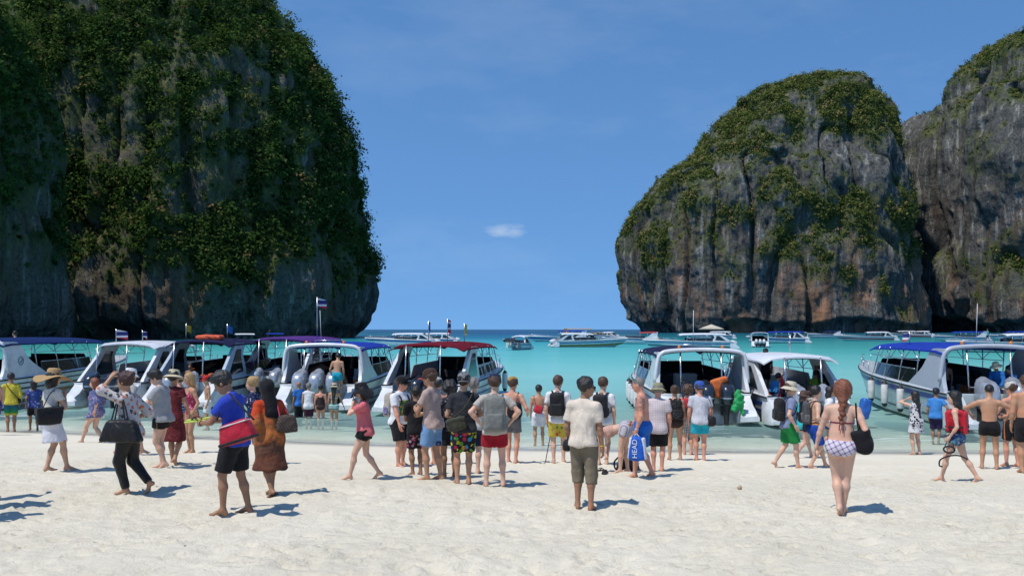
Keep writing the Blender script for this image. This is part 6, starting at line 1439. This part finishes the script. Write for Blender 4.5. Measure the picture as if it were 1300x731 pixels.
def pine():
    m, t = new_mat('pineapple print cotton'); g = NG(t); c = g.coord(); s3 = g.n('ShaderNodeSeparateXYZ'); g.put(s3.inputs[0], c)
    H = 1.72; z = s3.outputs[2]; x = s3.outputs[0]; fr = g.math('GREATER_THAN', s3.outputs[1], 0.02)
    inr = g.math('MULTIPLY', g.math('MULTIPLY', g.math('LESS_THAN', g.math('ABSOLUTE', x), .16), fr), g.math('MULTIPLY', g.math('GREATER_THAN', z, .60 * H), g.math('LESS_THAN', z, .77 * H)))
    n = g.noise(c, 14, 3, .5, 1.0); v = g.n('ShaderNodeTexVoronoi'); g.put(v.inputs['Vector'], c); v.inputs['Scale'].default_value = 22
    fruit = g.mix(g.math('LESS_THAN', v.outputs['Distance'], .4), (0.22, 0.16, 0.02), (0.58, 0.45, 0.05)); leaf = g.mix(g.math('GREATER_THAN', n.outputs[0], .5), fruit, (0.03, 0.16, 0.05))
    g.bsdf(g.mix(inr, (0.70, 0.70, 0.72), leaf), .85, g.bump(n.outputs[0], .3, .03), spec=.25); return m
tee(p, pine(), loose=.02); shorts(p, BLK, .9, loose=.03); cap(p, BLK)
backpack(p, 'cream and lilac backpack on the man in the pineapple T-shirt', cloth('cream canvas', (.42, .38, .31)), BLK2, floral('lilac print', (.2, .17, .32), [(.5, .5, .55), (.05, .04, .12)], 25))
p = person(529, 603, 492, 20, 'dark-haired person in black T-shirt half hidden beside the capped man', SK_BROWN, hair='short', pose=pz(lh=(-.05, .2, .62))); tee(p, BLK); shorts(p, floral('pink black print', (.02, .015, .02), [(.5, .06, .15), (.4, .3, .3)], 18), .85)
p = person(549, 609, 471, 62, 'man in dusty pink T-shirt and trucker cap looking left', SK_TAN, hmat=H_BROWN, pose=pz(lf=(-.055, .03, 0), rf=(.06, -.06, 0), lh=(-.02, .17, .66), rh=(.10, .16, .60), le=(-1, -.5, -.5), hyw=8), curl=.9)
tee(p, cloth('dusty pink cotton', (0.44, 0.325, 0.285)), loose=.014); shorts(p, floral('light blue panels', (0.16, 0.30, 0.50), [(0.45, 0.55, 0.65), (0.02, 0.04, 0.12), (0.22, 0.38, 0.58)], 6, .34), .82, loose=.024); cap(p, cloth('brown cap cloth', (.05, .025, .018)), bill=cloth('white and red bill', (.30, .05, .035))); glasses(p, DKGL)
p = person(556, 589, 482, 10, 'shirtless man in grey cap standing deep in the middle group', SK_PINK, w=1.1); shorts(p, cloth('grey blue shorts', (.1, .12, .16)), .85); cap(p, GREYT)
p = person(571, 606, 486, 12, 'dark curly-haired woman in black flowered blouse in the middle group', SK_BROWN, fem=True, hair='curly', pose=pz(lf=(-.06, .02, 0), rf=(.05, -.03, 0))); tee(p, floral('black white blossom print', (.02, .02, .025), [(.5, .5, .52), (.25, .22, .3), (.03, .03, .04)], 20, .3), hem=.0); skirt(p, cloth('black skirt cloth', (.012, .013, .018)), hem=.36, rb=.10)
p = person(589, 614, 476, 8, 'man in charcoal T-shirt and rainbow board shorts with backward grey cap', SK_TAN, hmat=H_BLACK, pose=pz(lf=(-.07, .0, 0), rf=(.05, -.01, 0), lh=(-.09, .15, .62), rh=(.10, .15, .6), hyw=-14))
tee(p, DGREY, loose=.02); shorts(p, floral('rainbow splash print', (.015, .015, .02), [(.55, .38, .01), (.45, .02, .08), (.02, .25, .42), (.08, .30, .06), (.6, .5, .05)], 13, .5), .92, loose=.028); cap(p, cloth('mid grey cap cloth', (.19, .19, .20)), back=True)
bag(p, 'messenger_bag', 'olive canvas bag slung low across the charcoal T-shirt', 'bag', cc(p, (-.085, -.115, .045)), (.14, .05, .095), cloth('olive canvas', (.055, .055, .035)), M=roty(-.25), strap=[cc(p, q) for q in ((-.13, -.105, .09), (-.03, -.095, .16), (.035, -.088, .25), (.085, -.02, .328), (.07, .07, .27), (-.06, .09, .14), (-.12, -.02, .08), (-.12, -.09, .07))], trim=[('flap', .1, .95, cloth('dark olive canvas', (.042, .042, .028)))])
p = person(601, 601, 482, -10, 'man in pale grey T-shirt and navy shorts behind the backpacker', SK_LIGHT, hmat=H_GREY); tee(p, cloth('pale grey cotton', (.45, .47, .48))); shorts(p, NAVY, .9)
p = person(628, 617, 478, 0, 'man in beige T-shirt and red shorts with hands on hips and navy cap', SK_LIGHT, hmat=H_BROWN, pose=pz(AKIMBO, lf=(-.085, 0, 0), rf=(.085, 0, 0)))
tee(p, cloth('beige cotton', (0.46, 0.42, 0.37)), loose=.014); shorts(p, cloth('red shorts cloth', (0.32, 0.006, 0.018)), .62, loose=.026); cap(p, NAVY, tilt=4)
backpack(p, 'grey backpack on the man in red shorts', cloth('grey green nylon', (.20, .205, .185), .6), cloth('light grey strap', (.30, .305, .28)), cloth('grey nylon pocket', (.17, .175, .16), .6), size=(.098, .05, .155), z=.15)
p = person(650, 588, 481, -22, 'shirtless man in ochre cap carrying a round black bag', SK_PINK, hmat=H_BROWN, pose=pz(rh=(.16, .10, .6))); shorts(p, cloth('grey swim shorts', (.14, .14, .15)), .6); cap(p, cloth('ochre cap cloth', (.4, .22, .04)))
bag(p, 'round_bag', 'round black bag on the back of the man in the ochre cap', 'bag', cc(p, (.09, -.15, .12)), (.15, .07, .17), BLK, rnd=.065, strap=[cc(p, q) for q in ((.10, -.12, .2), (.085, -.03, .325), (.07, .07, .26), (.09, .02, .1), (.1, -.09, .06))])

# --- by the water's edge
p = person(684, 566, 490, 4, 'shirtless man in white shorts with a red bag facing the sea', SK_TAN, pose=pz(lf=(-.07, -.02, 0), rf=(.08, .05, 0), lh=(-.13, .05, .5))); shorts(p, WHT, .75, loose=.03)
bag(p, 'sling_bag', 'red sling bag on the bare back of the man in white shorts', 'bag', cc(p, (-.015, -.115, .105)), (.12, .05, .11), cloth('red sling nylon', (.5, .03, .04), .6), M=roty(.3), strap=[cc(p, q) for q in ((-.06, -.09, .17), (-.085, -.01, .325), (-.03, .085, .24), (.09, .04, .12), (.09, -.07, .06))])
p = person(708, 588, 479, -4, 'slim man in white T-shirt and tropical flowered shorts by the water', SK_LIGHT, hmat=H_BROWN, hair='short', w=.93, pose=pz(lf=(-.055, 0, 0), rf=(.075, .01, 0), rh=(.12, .12, .6), hyw=-10)); tee(p, WHT); shorts(p, floral('yellow red tropical print', (.50, .40, .05), [(.55, .08, .05), (.10, .25, .06), (.6, .5, .15), (.5, .2, .04)], 12, .42), .85, loose=.026); flipflops(p, cloth('grey flip-flop', (.08, .09, .13)))
backpack(p, 'black backpack on the slim man in flowered shorts', BLK2)
o = carried(p, 'tripod_stick', 'thin black folding stick planted in the sand beside flowered shorts', 'stick'); sub(o, 'stick', np_tube([(-.27, .02, .01), (-.16, .06, .62)], .009, 6), BLK2)
# man in cream polo, nearest
p = person(741, 645, 482, -16, 'man in cream polo shirt and rolled-up khaki trousers standing alone in front', SK_BROWN, w=1.02, hair='short', pose=pz(lf=(-.065, -.02, 0), rf=(.075, -.05, 0), rfy=4, lfy=22, rh=(.145, .02, .475), lh=(-.13, .06, .50), hyw=-52, twist=-6), vox=.0140)
tee(p, cloth('cream pique', (0.66, 0.57, 0.46)), sleeve=.72, loose=.012, hem=-.02); shorts(p, cloth('khaki twill', (0.185, 0.15, 0.10)), 1.32, loose=.02, name='trousers')
for i in (0, 1):
    a, b = sl(p.J.kne[i], p.J.ank[i], .10), sl(p.J.kne[i], p.J.ank[i], .36); part(p, 'rolled_cuff', solid([Cone(a, b, .058, .056, .01, clips=[plane(b - (b - a) * .1, b - a), plane(a + (b - a) * .1, a - b)])], .010, wrinkle=.007, wseed=i, wfreq=24), cloth('khaki twill cuff', (0.165, 0.13, 0.085)))
part(p, 'collar', solid([Cone(p.J.neck - p.J.s * .005, p.J.neck + p.J.s * .028, .075, .064, .01, (p.J.f, .95), clips=[plane(p.J.neck + p.J.s * .026, p.J.s - .3 * p.J.f)])], .009), cloth('cream pique', (0.66, 0.57, 0.46)))
glasses(p, DKGL); wrist_band(p, 1, YEL)
bag(p, 'belt_bag', 'small black camera pouch at the hip of the man in cream', 'bag', cc(p, (-.135, .0, -.03)), (.045, .06, .07), BLK2)
p = person(765, 590, 481, -14, 'man in white T-shirt with black backpack hidden behind the cream polo', SK_LIGHT, hmat=H_BROWN); tee(p, WHT); shorts(p, cloth('pale grey shorts', (.42, .43, .44)), .8); backpack(p, 'black backpack partly hidden behind the man in cream', BLK2)
# bending woman
p = person(789, 600, 505, 72, 'woman in striped shorts bending down to the sand', SK_LIGHT, fem=True, H=1.66, hair='bob', hmat=H_BROWN, pose=pz(lean=102, hip=(0, -.06), lf=(-.055, .0, 0), rf=(.055, -.06, 0), lh=(-.08, .30, .10), rh=(.08, .20, .2), hp=10, le=(-1, 0, 0), re=(1, 0, 0)))
shorts(p, stripes('lilac white stripes', (.50, .48, .50), (.30, .27, .34), 'X', 170), .36, top=.06); band(p, cloth('peach top', (.55, .33, .27)), .14, .24, halter=False)
o = empty('beach_bag', on_ground(797, 597)); tag(o, 'black rucksack lying on the sand beside the bending woman', 'bag'); sub(o, 'bag_body', solid([Box((0, 0, .2), (.17, .14, .22), rotz(.3), .08, taper=.2)], .016, wrinkle=.012, wseed=3), BLK2); sub(o, 'strap', np_tube(spline([(-.15, -.05, .3), (-.27, -.08, .18), (-.24, -.08, .04), (-.1, -.1, .03)], 5), .016, 6), BLK2)
for k, (a, b) in enumerate(((762, 598), (768, 601))):
    o = empty('flip_flop', on_ground(a, b), .3 + k); tag(o, ('black flip-flop lying on the sand left of the bending woman', 'second black flip-flop in the sand beside the other one')[k], 'flip-flop'); sub(o, 'sole', solid([Box((0, 0, .02), (.13, .05, .012), np.eye(3), .01)], .009), BLK2)
    for sd in (-1, 1): sub(o, 'strap', np_tube(spline([(-.03, sd * .045, .03), (.02, sd * .03, .06), (.08, 0, .03)], 4), .009, 6), BLK2)
# tattooed man
p = person(816, 606, 480, 74, 'shirtless tattooed man in blue shorts carrying a sports bag', skin_mat('sunburnt tattooed skin', (0.62, 0.30, 0.20), [((-.21, 0.0, 1.33), .15), ((-.13, .10, 1.0), .10)]), w=1.18, hair='buzz', hmat=H_GREY, pose=pz(lf=(-.05, .07, 0), rf=(.05, -.10, 0), rfp=20, lh=(-.155, .02, .50), rh=(.12, .12, .55), hp=14), curl=1.2)
shorts(p, cloth('cobalt shorts cloth', (.012, .13, .50)), .84, loose=.026); glasses(p, DKGL, .046); wrist_band(p, 0, cloth('white band', (.7, .7, .7)))
hb = bag(p, 'sports_bag', 'blue and white HEAD drawstring bag hanging from the tattooed man\'s hand', 'bag', p.J.wri[0] + A3(-.01, -.02, -.31), (.075, .135, .205), cloth('sports bag blue', (.01, .10, .50), .5), taper=.18, rnd=.06, trim=None, handles=[[p.J.wri[0] + A3(-.01, -.06, -.12), p.J.wri[0] + A3(-.01, .0, -.06), p.J.wri[0] + A3(-.01, .04, -.12)]], hmat=WHT)
for sd in (-1, 1): sub(hb, 'side_panel', solid([Box(p.J.wri[0] + A3(-.012, -.02 + sd * .122, -.31), (.062, .026, .19), rotx(sd * .1), .025)], .012), WHT)
c = p.J.wri[0] + A3(-.096, -.02, -.31)
text_obj('lettering', 'HEAD', .125, plain('white print', (.75, .75, .75), .6), hb, Matrix.Translation(Vector(c) + Vector((-.010, -.02, -.165))) @ Matrix(((0, 0, -1, 0), (0, 1, 0, 0), (1, 0, 0, 0), (0, 0, 0, 1))))
p = person(835, 598, 489, -8, 'man in pale pink checked shirt, khaki hat and black shorts', SK_PINK, hmat=H_GREY, w=1.05, pose=pz(lh=(-.15, .05, .52))); tee(p, stripes('pink white gingham', (.60, .56, .56), (.46, .35, .36), 'Z', 190, cross=True), loose=.026, hem=-.06); shorts(p, BLK, .9, loose=.03); bucket(p, cloth('khaki hat cloth', (.27, .25, .15)), brim=.088)
p = person(857, 584, 491, 6, 'woman in brown bikini with a black speckled backpack', SK_TAN, fem=True, hair='bun', hmat=H_BROWN, w=.96, pose=pz(lf=(-.08, 0, 0), rf=(.08, 0, 0), lh=(-.13, .1, .55))); briefs(p, cloth('dark brown bikini', (.05, .03, .025))); band(p, cloth('dark brown bikini', (.05, .03, .025)))
backpack(p, 'black white-speckled backpack on the woman in the brown bikini', floral('black speckled nylon', (.014, .014, .015), [(.4, .4, .4), (.5, .5, .5)], 40, .16), BLK2)
p = person(873, 577, 490, -12, 'curly-haired youth with checkered shorts and a red and black backpack', SK_PINK, hair='curly', hmat=H_BROWN, w=.95); shorts(p, stripes('black white check', (.5, .5, .5), (.02, .02, .02), 'Z', 150, cross=True), .85); backpack(p, 'red and black backpack on the curly-haired youth', cloth('red pack nylon', (.42, .02, .035), .6), BLK2, BLK2)
p = person(882, 571, 535, 20, 'small child crouching between the two backpackers and the blue cap', SK_TAN, H=1.12, hair='thick', hmat=H_BROWN, pose=pz(drop=.22, lean=38, hip=(0, -.06), lf=(-.09, .02, 0), rf=(.09, .02, 0), lh=(-.1, .25, .15), rh=(.1, .25, .15))); shorts(p, BLK, .8)
p = person(889, 585, 486, 12, 'man in pale T-shirt and cyan shorts with backward blue cap', SK_PINK, hmat=H_BROWN, w=1.1, pose=pz(lf=(-.05, .03, 0), rf=(.05, -.02, 0), lh=(-.14, .05, .5), hyw=24)); tee(p, cloth('pale lilac cotton', (.54, .55, .60)), loose=.018); shorts(p, cloth('cyan shorts cloth', (.015, .40, .52)), .66, loose=.026); cap(p, cloth('blue cap cloth', (.03, .10, .40)), back=True); flipflops(p, BROWNL)
bag(p, 'shoulder_bag', 'black shoulder bag at the hip of the man in cyan shorts', 'bag', cc(p, (.13, -.06, .0)), (.09, .07, .11), BLK2, rnd=.05, strap=[cc(p, q) for q in ((.13, -.06, .1), (.12, -.07, .22), (.075, -.02, .33), (.09, .08, .2), (.13, -.02, .09))])

# --- right-hand walkers
p = person(1001, 594, 486, -72, 'man in cream bucket hat, blue-grey T-shirt and green shorts walking right', SK_LIGHT, hmat=H_BROWN, pose=pz(lf=(-.045, -.19, .0), rf=(.045, .10, 0), lfp=42, rh=(.15, .03, .52), lh=(-.15, .05, .55))); tee(p, cloth('blue grey cotton', (.20, .24, .37)), loose=.014); shorts(p, cloth('green shorts cloth', (.012, .23, .05)), .88, loose=.03); bucket(p, cloth('cream hat cloth', (.56, .50, .38)), brim=.095, drop=.03)
backpack(p, 'black backpack on the man in the cream bucket hat', BLK2)
p = person(1019, 581, 496, -66, 'child in turquoise top and brown bucket hat walking beside the green shorts', SK_LIGHT, fem=True, hair='bob', hmat=H_BROWN, pose=WALKL); tee(p, cloth('turquoise cotton', (.02, .42, .44)), hem=-.05); shorts(p, BLK, .3); bucket(p, cloth('brown hat cloth', (.085, .05, .04)), brim=.085)
bag(p, 'shoulder_bag', 'round black bag carried by the child in turquoise', 'bag', cc(p, (.15, .02, -.02)), (.06, .13, .11), BLK, rnd=.055, strap=[cc(p, q) for q in ((.15, -.03, .06), (.12, -.03, .2), (.06, 0, .325), (.12, .05, .2), (.15, .06, .06))])
p = person(1033, 594, 489, -68, 'shirtless man in blue shorts with a grey backpack walking right', SK_LIGHT, hmat=H_BLACK, pose=pz(rf=(.045, -.06, 0), lf=(-.045, .16, 0), rfp=8, rh=(.15, .10, .55))); shorts(p, zbands('blue shorts with bright waist', [(0, (.012, .06, .32)), (.86, (.012, .06, .32)), (.9, (.45, .25, .02)), (.95, (.4, .05, .03)), (1, (.05, .3, .1))], .3 * p.H, .57 * p.H), .85, loose=.026)
backpack(p, 'grey backpack on the shirtless walker in blue shorts', cloth('dark grey nylon', (.085, .085, .09), .6), BLK2, cloth('grey mesh', (.14, .14, .14)))
p = person(1052, 574, 490, -80, 'person in white top half hidden ahead of the braided hair', SK_TAN, fem=True, hair='bob', pose=WALKR); tee(p, WHT); shorts(p, cloth('blue swim shorts', (.02, .08, .3)), .6)
# woman in bikini, nearest on the right
p = person(1068, 651, 486, -4, 'woman in plaid bikini with a long red braid walking toward the sea', SK_LIGHT, fem=True, w=1.24, hair='braid', hmat=H_RED, pose=pz(lf=(-.005, -.10, 0), rf=(.02, .03, 0), lfp=30, lfy=-6, lh=(-.19, .06, .50), le=(-1, -.6, 0), rh=(.15, .05, .55), tilt=2), vox=.0140)
briefs(p, stripes('white violet plaid', (.60, .56, .62), (.14, .05, .20), 'Z', 105, cross='diag', width=.28), cut=.5); band(p, cloth('plum string', (.16, .012, .06)), .172, .184)
part(p, 'bow_tie', merge(*[np_tube(spline([cc(p, (0, -.074, .178)), cc(p, (sg * .012, -.084, .165)), cc(p, (sg * .014, -.080, .12 - .02 * (sg > 0)))], 4), .006, 6) for sg in (-1, 1)]), cloth('plum string', (.16, .012, .06)))
bag(p, 'shoulder_bag', 'slack black cloth bag on the right shoulder of the woman in plaid bikini', 'bag', cc(p, (.155, -.01, .045)), (.10, .09, .15), BLK, M=roty(-.25), taper=-.25, rnd=.05, handles=[[cc(p, (.12, -.03, .13)), cc(p, (.105, -.045, .22)), cc(p, (.092, -.02, .33)), cc(p, (.10, .04, .27)), cc(p, (.13, .03, .13))]], hr=.010)
o = empty('shell', on_ground(939, 621), .4, 0.6); tag(o, 'small pale coral lump lying on the open sand', 'coral'); s_ = solid([Ell((0, 0, .03), (.05, .045, .045)), Ell((.03, .01, .06), (.025, .03, .03))], .01, wrinkle=.02, wseed=4, wfreq=60); sub(o, 'coral_lump', s_, plain('bleached coral', (.42, .32, .22), .9))

# --- right side
p = person(1163, 577, 498, 48, 'long-haired woman in black and white dress with hands at her face', SK_LIGHT, fem=True, w=1.08, hair='longback', pose=pz(lf=(-.06, 0, 0), rf=(.07, -.01, 0), lh=(-.05, .12, .90), rh=(.05, .12, .90), le=(-1, .3, -.3), re=(1, .3, -.3)))
BWD = floral('black white leaf print', (.55, .55, .56), [(.015, .015, .02), (.10, .09, .14), (.02, .02, .025), (.5, .5, .52)], 17, .45); tee(p, BWD, sleeve=0, hem=-.02, loose=.01); skirt(p, BWD, hem=.37, rb=.145, name='dress_skirt')
p = wade(1188, 497, 26.3, -12, 'man in light blue T-shirt and dark cap wading beside the grey hull', SK_BROWN, H=1.68, pose=pz(rh=(.17, .1, .62))); tee(p, cloth('light blue cotton', (.05, .22, .55))); shorts(p, cloth('dark violet shorts', (.03, .015, .06)), .95); cap(p, NAVY)
p = person(1215, 611, 496, 82, 'woman in red life vest striding left with a snorkel mask', SK_LIGHT, fem=True, hair='long', pose=pz(lf=(-.045, .15, 0), rf=(.045, -.22, 0), rfp=26, lh=(-.13, .06, .50), rh=(.14, .06, .52)), curl=1.2)
RED = cloth('red vest nylon', (.48, .015, .03), .6); shorts(p, floral('blue tropical swim print', (.05, .10, .22), [(.35, .4, .45), (.02, .03, .08), (.1, .25, .2)], 20), .32, loose=.02)
J, H = p.J, p.H; part(p, 'life_vest', solid([Box(cc(p, (0, .075, .165)), np.array((.086, .024, .115)) * H, J.Mc, .03, .02), Box(cc(p, (0, -.085, .15)), np.array((.086, .027, .125)) * H, J.Mc, .03, .02)] + torso_prims(J, .018, hip=False)[:2] + [Cone(cc(p, (sg * .06, .06, .27)), cc(p, (sg * .06, -.06, .27)), .045, .045, .02) for sg in (-1, 1)], p.v, cuts=[plane(cc(p, (0, 0, .035)), -J.s)], wrinkle=.004, wseed=2), RED)
for zz in (.06, .11): pts = [cc(p, (math.sin(a) * .112, math.cos(a) * .118 - .005, zz)) for a in np.linspace(0, 2 * math.pi, 25)]; part(p, 'vest_strap', np_tube(pts, .018, 6, .3), BLK2)
o = carried(p, 'snorkel_mask', 'black snorkel and mask dangling from the hand of the woman in the life vest', 'snorkel mask'); c = J.wri[0] + A3(0, 0, -.22)
sub(o, 'mask_frame', np_tube([c + A3(0, math.cos(a) * .085, math.sin(a) * .055 + .02) for a in np.linspace(0, 2 * math.pi, 19)], .016, 6), BLK2); sub(o, 'mask_strap', np_tube(spline([c + A3(0, -.08, .02), c + A3(.04, -.04, .14), c + A3(.03, .03, .15), c + A3(0, .08, .03)], 5), .008, 6), BLK2); sub(o, 'snorkel_tube', np_tube(spline([c + A3(0, -.28, -.12), c + A3(0, -.15, -.07), c + A3(0, 0, -.09), c + A3(0, .13, -.16), c + A3(0, .15, -.26), c + A3(0, .10, -.28)], 6), .013, 7), BLK2)
p = person(1256, 595, 489, 0, 'shirtless man in black swim shorts with arms held out at his sides', SK_TAN, hair='buzz', w=1.06, pose=pz(lf=(-.085, 0, 0), rf=(.085, -.01, 0), lh=(-.20, .12, .63), rh=(.20, .12, .63), le=(-1, -.3, 0), re=(1, -.3, 0), hp=14)); shorts(p, BLK, .46)
p = person(1286, 592, 487, 42, 'man in white visor cap and orange-edged black shorts at the right edge', SK_PINK, hair='short', hmat=H_BROWN, pose=pz(lf=(-.08, .02, 0), rf=(.06, -.02, 0), lh=(-.08, .16, .72), rh=(.08, .2, .6), hyw=10)); shorts(p, stripes('black shorts orange edge', (.012, .012, .014), (.55, .15, .04), 'Y', 14, width=.05), .8); cap(p, cloth('stone cap cloth', (.48, .46, .42))); glasses(p, DKGL)
p = person(1304, 600, 478, 20, 'broad shirtless man cut off by the right edge', SK_TAN, w=1.25, hmat=H_BROWN); shorts(p, BLK, .8)
# crew and passengers aboard
def aboard(px, head, d, phi, label, skin, H=1.68, **k):
    x = (px - 650) / F * d; return person(0, 0, 0, phi, label, skin, H=H, loc=(x, d, CAMZ - (head - HOR) / F * d - H), **k)
CREW = cloth('crew blue shirt', (.02, .16, .48))
p = aboard(1270, 459, 28.9, 150, 'boat crewman in blue shirt and pale hat leaning over the silver engines', SK_BROWN, pose=pz(lean=24, lh=(-.12, .22, .5), rh=(.12, .22, .5))); tee(p, CREW, 1.8); shorts(p, NAVY, 1.5); bucket(p, STRAW2, brim=.1)
p = aboard(1293, 462, 28.8, 120, 'second blue-shirted crewman at the right edge above the engines', SK_BROWN, pose=pz(lean=30)); tee(p, CREW, 1.8); shorts(p, NAVY, 1.5)
p = aboard(1200, 457, 30.5, 170, 'shirtless man sitting in the shade under the bright blue canopy', SK_BROWN, H=1.6); shorts(p, NAVY, .8)
p = aboard(985, 474, 30.6, -30, 'passenger in red and white life jacket climbing into the white hard-topped boat', SK_TAN, pose=pz(rh=(.1, .15, 1.0), lean=14)); tee(p, stripes('red white life jacket', (.55, .03, .04), (.6, .6, .62), 'X', 22), 1.3); shorts(p, NAVY, .9); backpack(p, 'small blue pack on the passenger in the red and white jacket', cloth('blue pack nylon', (.03, .18, .4)))
p = aboard(1036, 471, 32.0, 10, 'passenger in lime green and red under the white hard top', SK_TAN); tee(p, cloth('lime cotton', (.25, .42, .05))); shorts(p, BLK, .8)
p = aboard(972, 443.5, 33.0, 0, 'man in dark cap standing beyond the white hard top', SK_BROWN); tee(p, DGREY); cap(p, BLK); shorts(p, BLK, .8)
p = aboard(545, 487, 35.4, 180, 'passenger in red life vest seated under the maroon canopy', SK_TAN); tee(p, RED); shorts(p, NAVY, .8)
p = aboard(242, 462, 38.0, 160, 'dark-skinned boatman in the shade of the pale fin', SK_BROWN); shorts(p, NAVY, .9)
p = aboard(1254, 417.5, 125.0, 60, 'person in turquoise shirt walking on a white foredeck near the right edge', SK_BROWN, pose=WALKL, vox=.04); tee(p, cloth('turquoise cotton', (.02, .42, .44))); shorts(p, NAVY, .9)
p = aboard(590, 489, 35.0, 10, 'passenger in orange vest under the maroon canopy', SK_BROWN); tee(p, ORANGE); shorts(p, NAVY, .8)
p = aboard(20, 421, 43.5, 60, 'shirtless boatman standing behind the dark blue canopy', SK_TAN, H=1.7); shorts(p, NAVY, .8)
# people just outside the left edge whose shadows fall into view
for k, (a, b, lb) in enumerate(((-52, 637, 'person with raised arms just past the left edge, farthest of three'), (-44, 649, 'person waving just past the left edge, between two others'), (-60, 662, 'person with lifted hand just past the left edge, nearest of three'))):
    p = person(a, b, b - 170, 20 + 30 * k, lb, SK_TAN, H=1.72, vox=.03, pose=pz(rh=(.10, .1, 1.12) if k != 2 else None, lh=(-.2, .15, .95) if k != 1 else None)); tee(p, WHT); shorts(p, NAVY, .8)
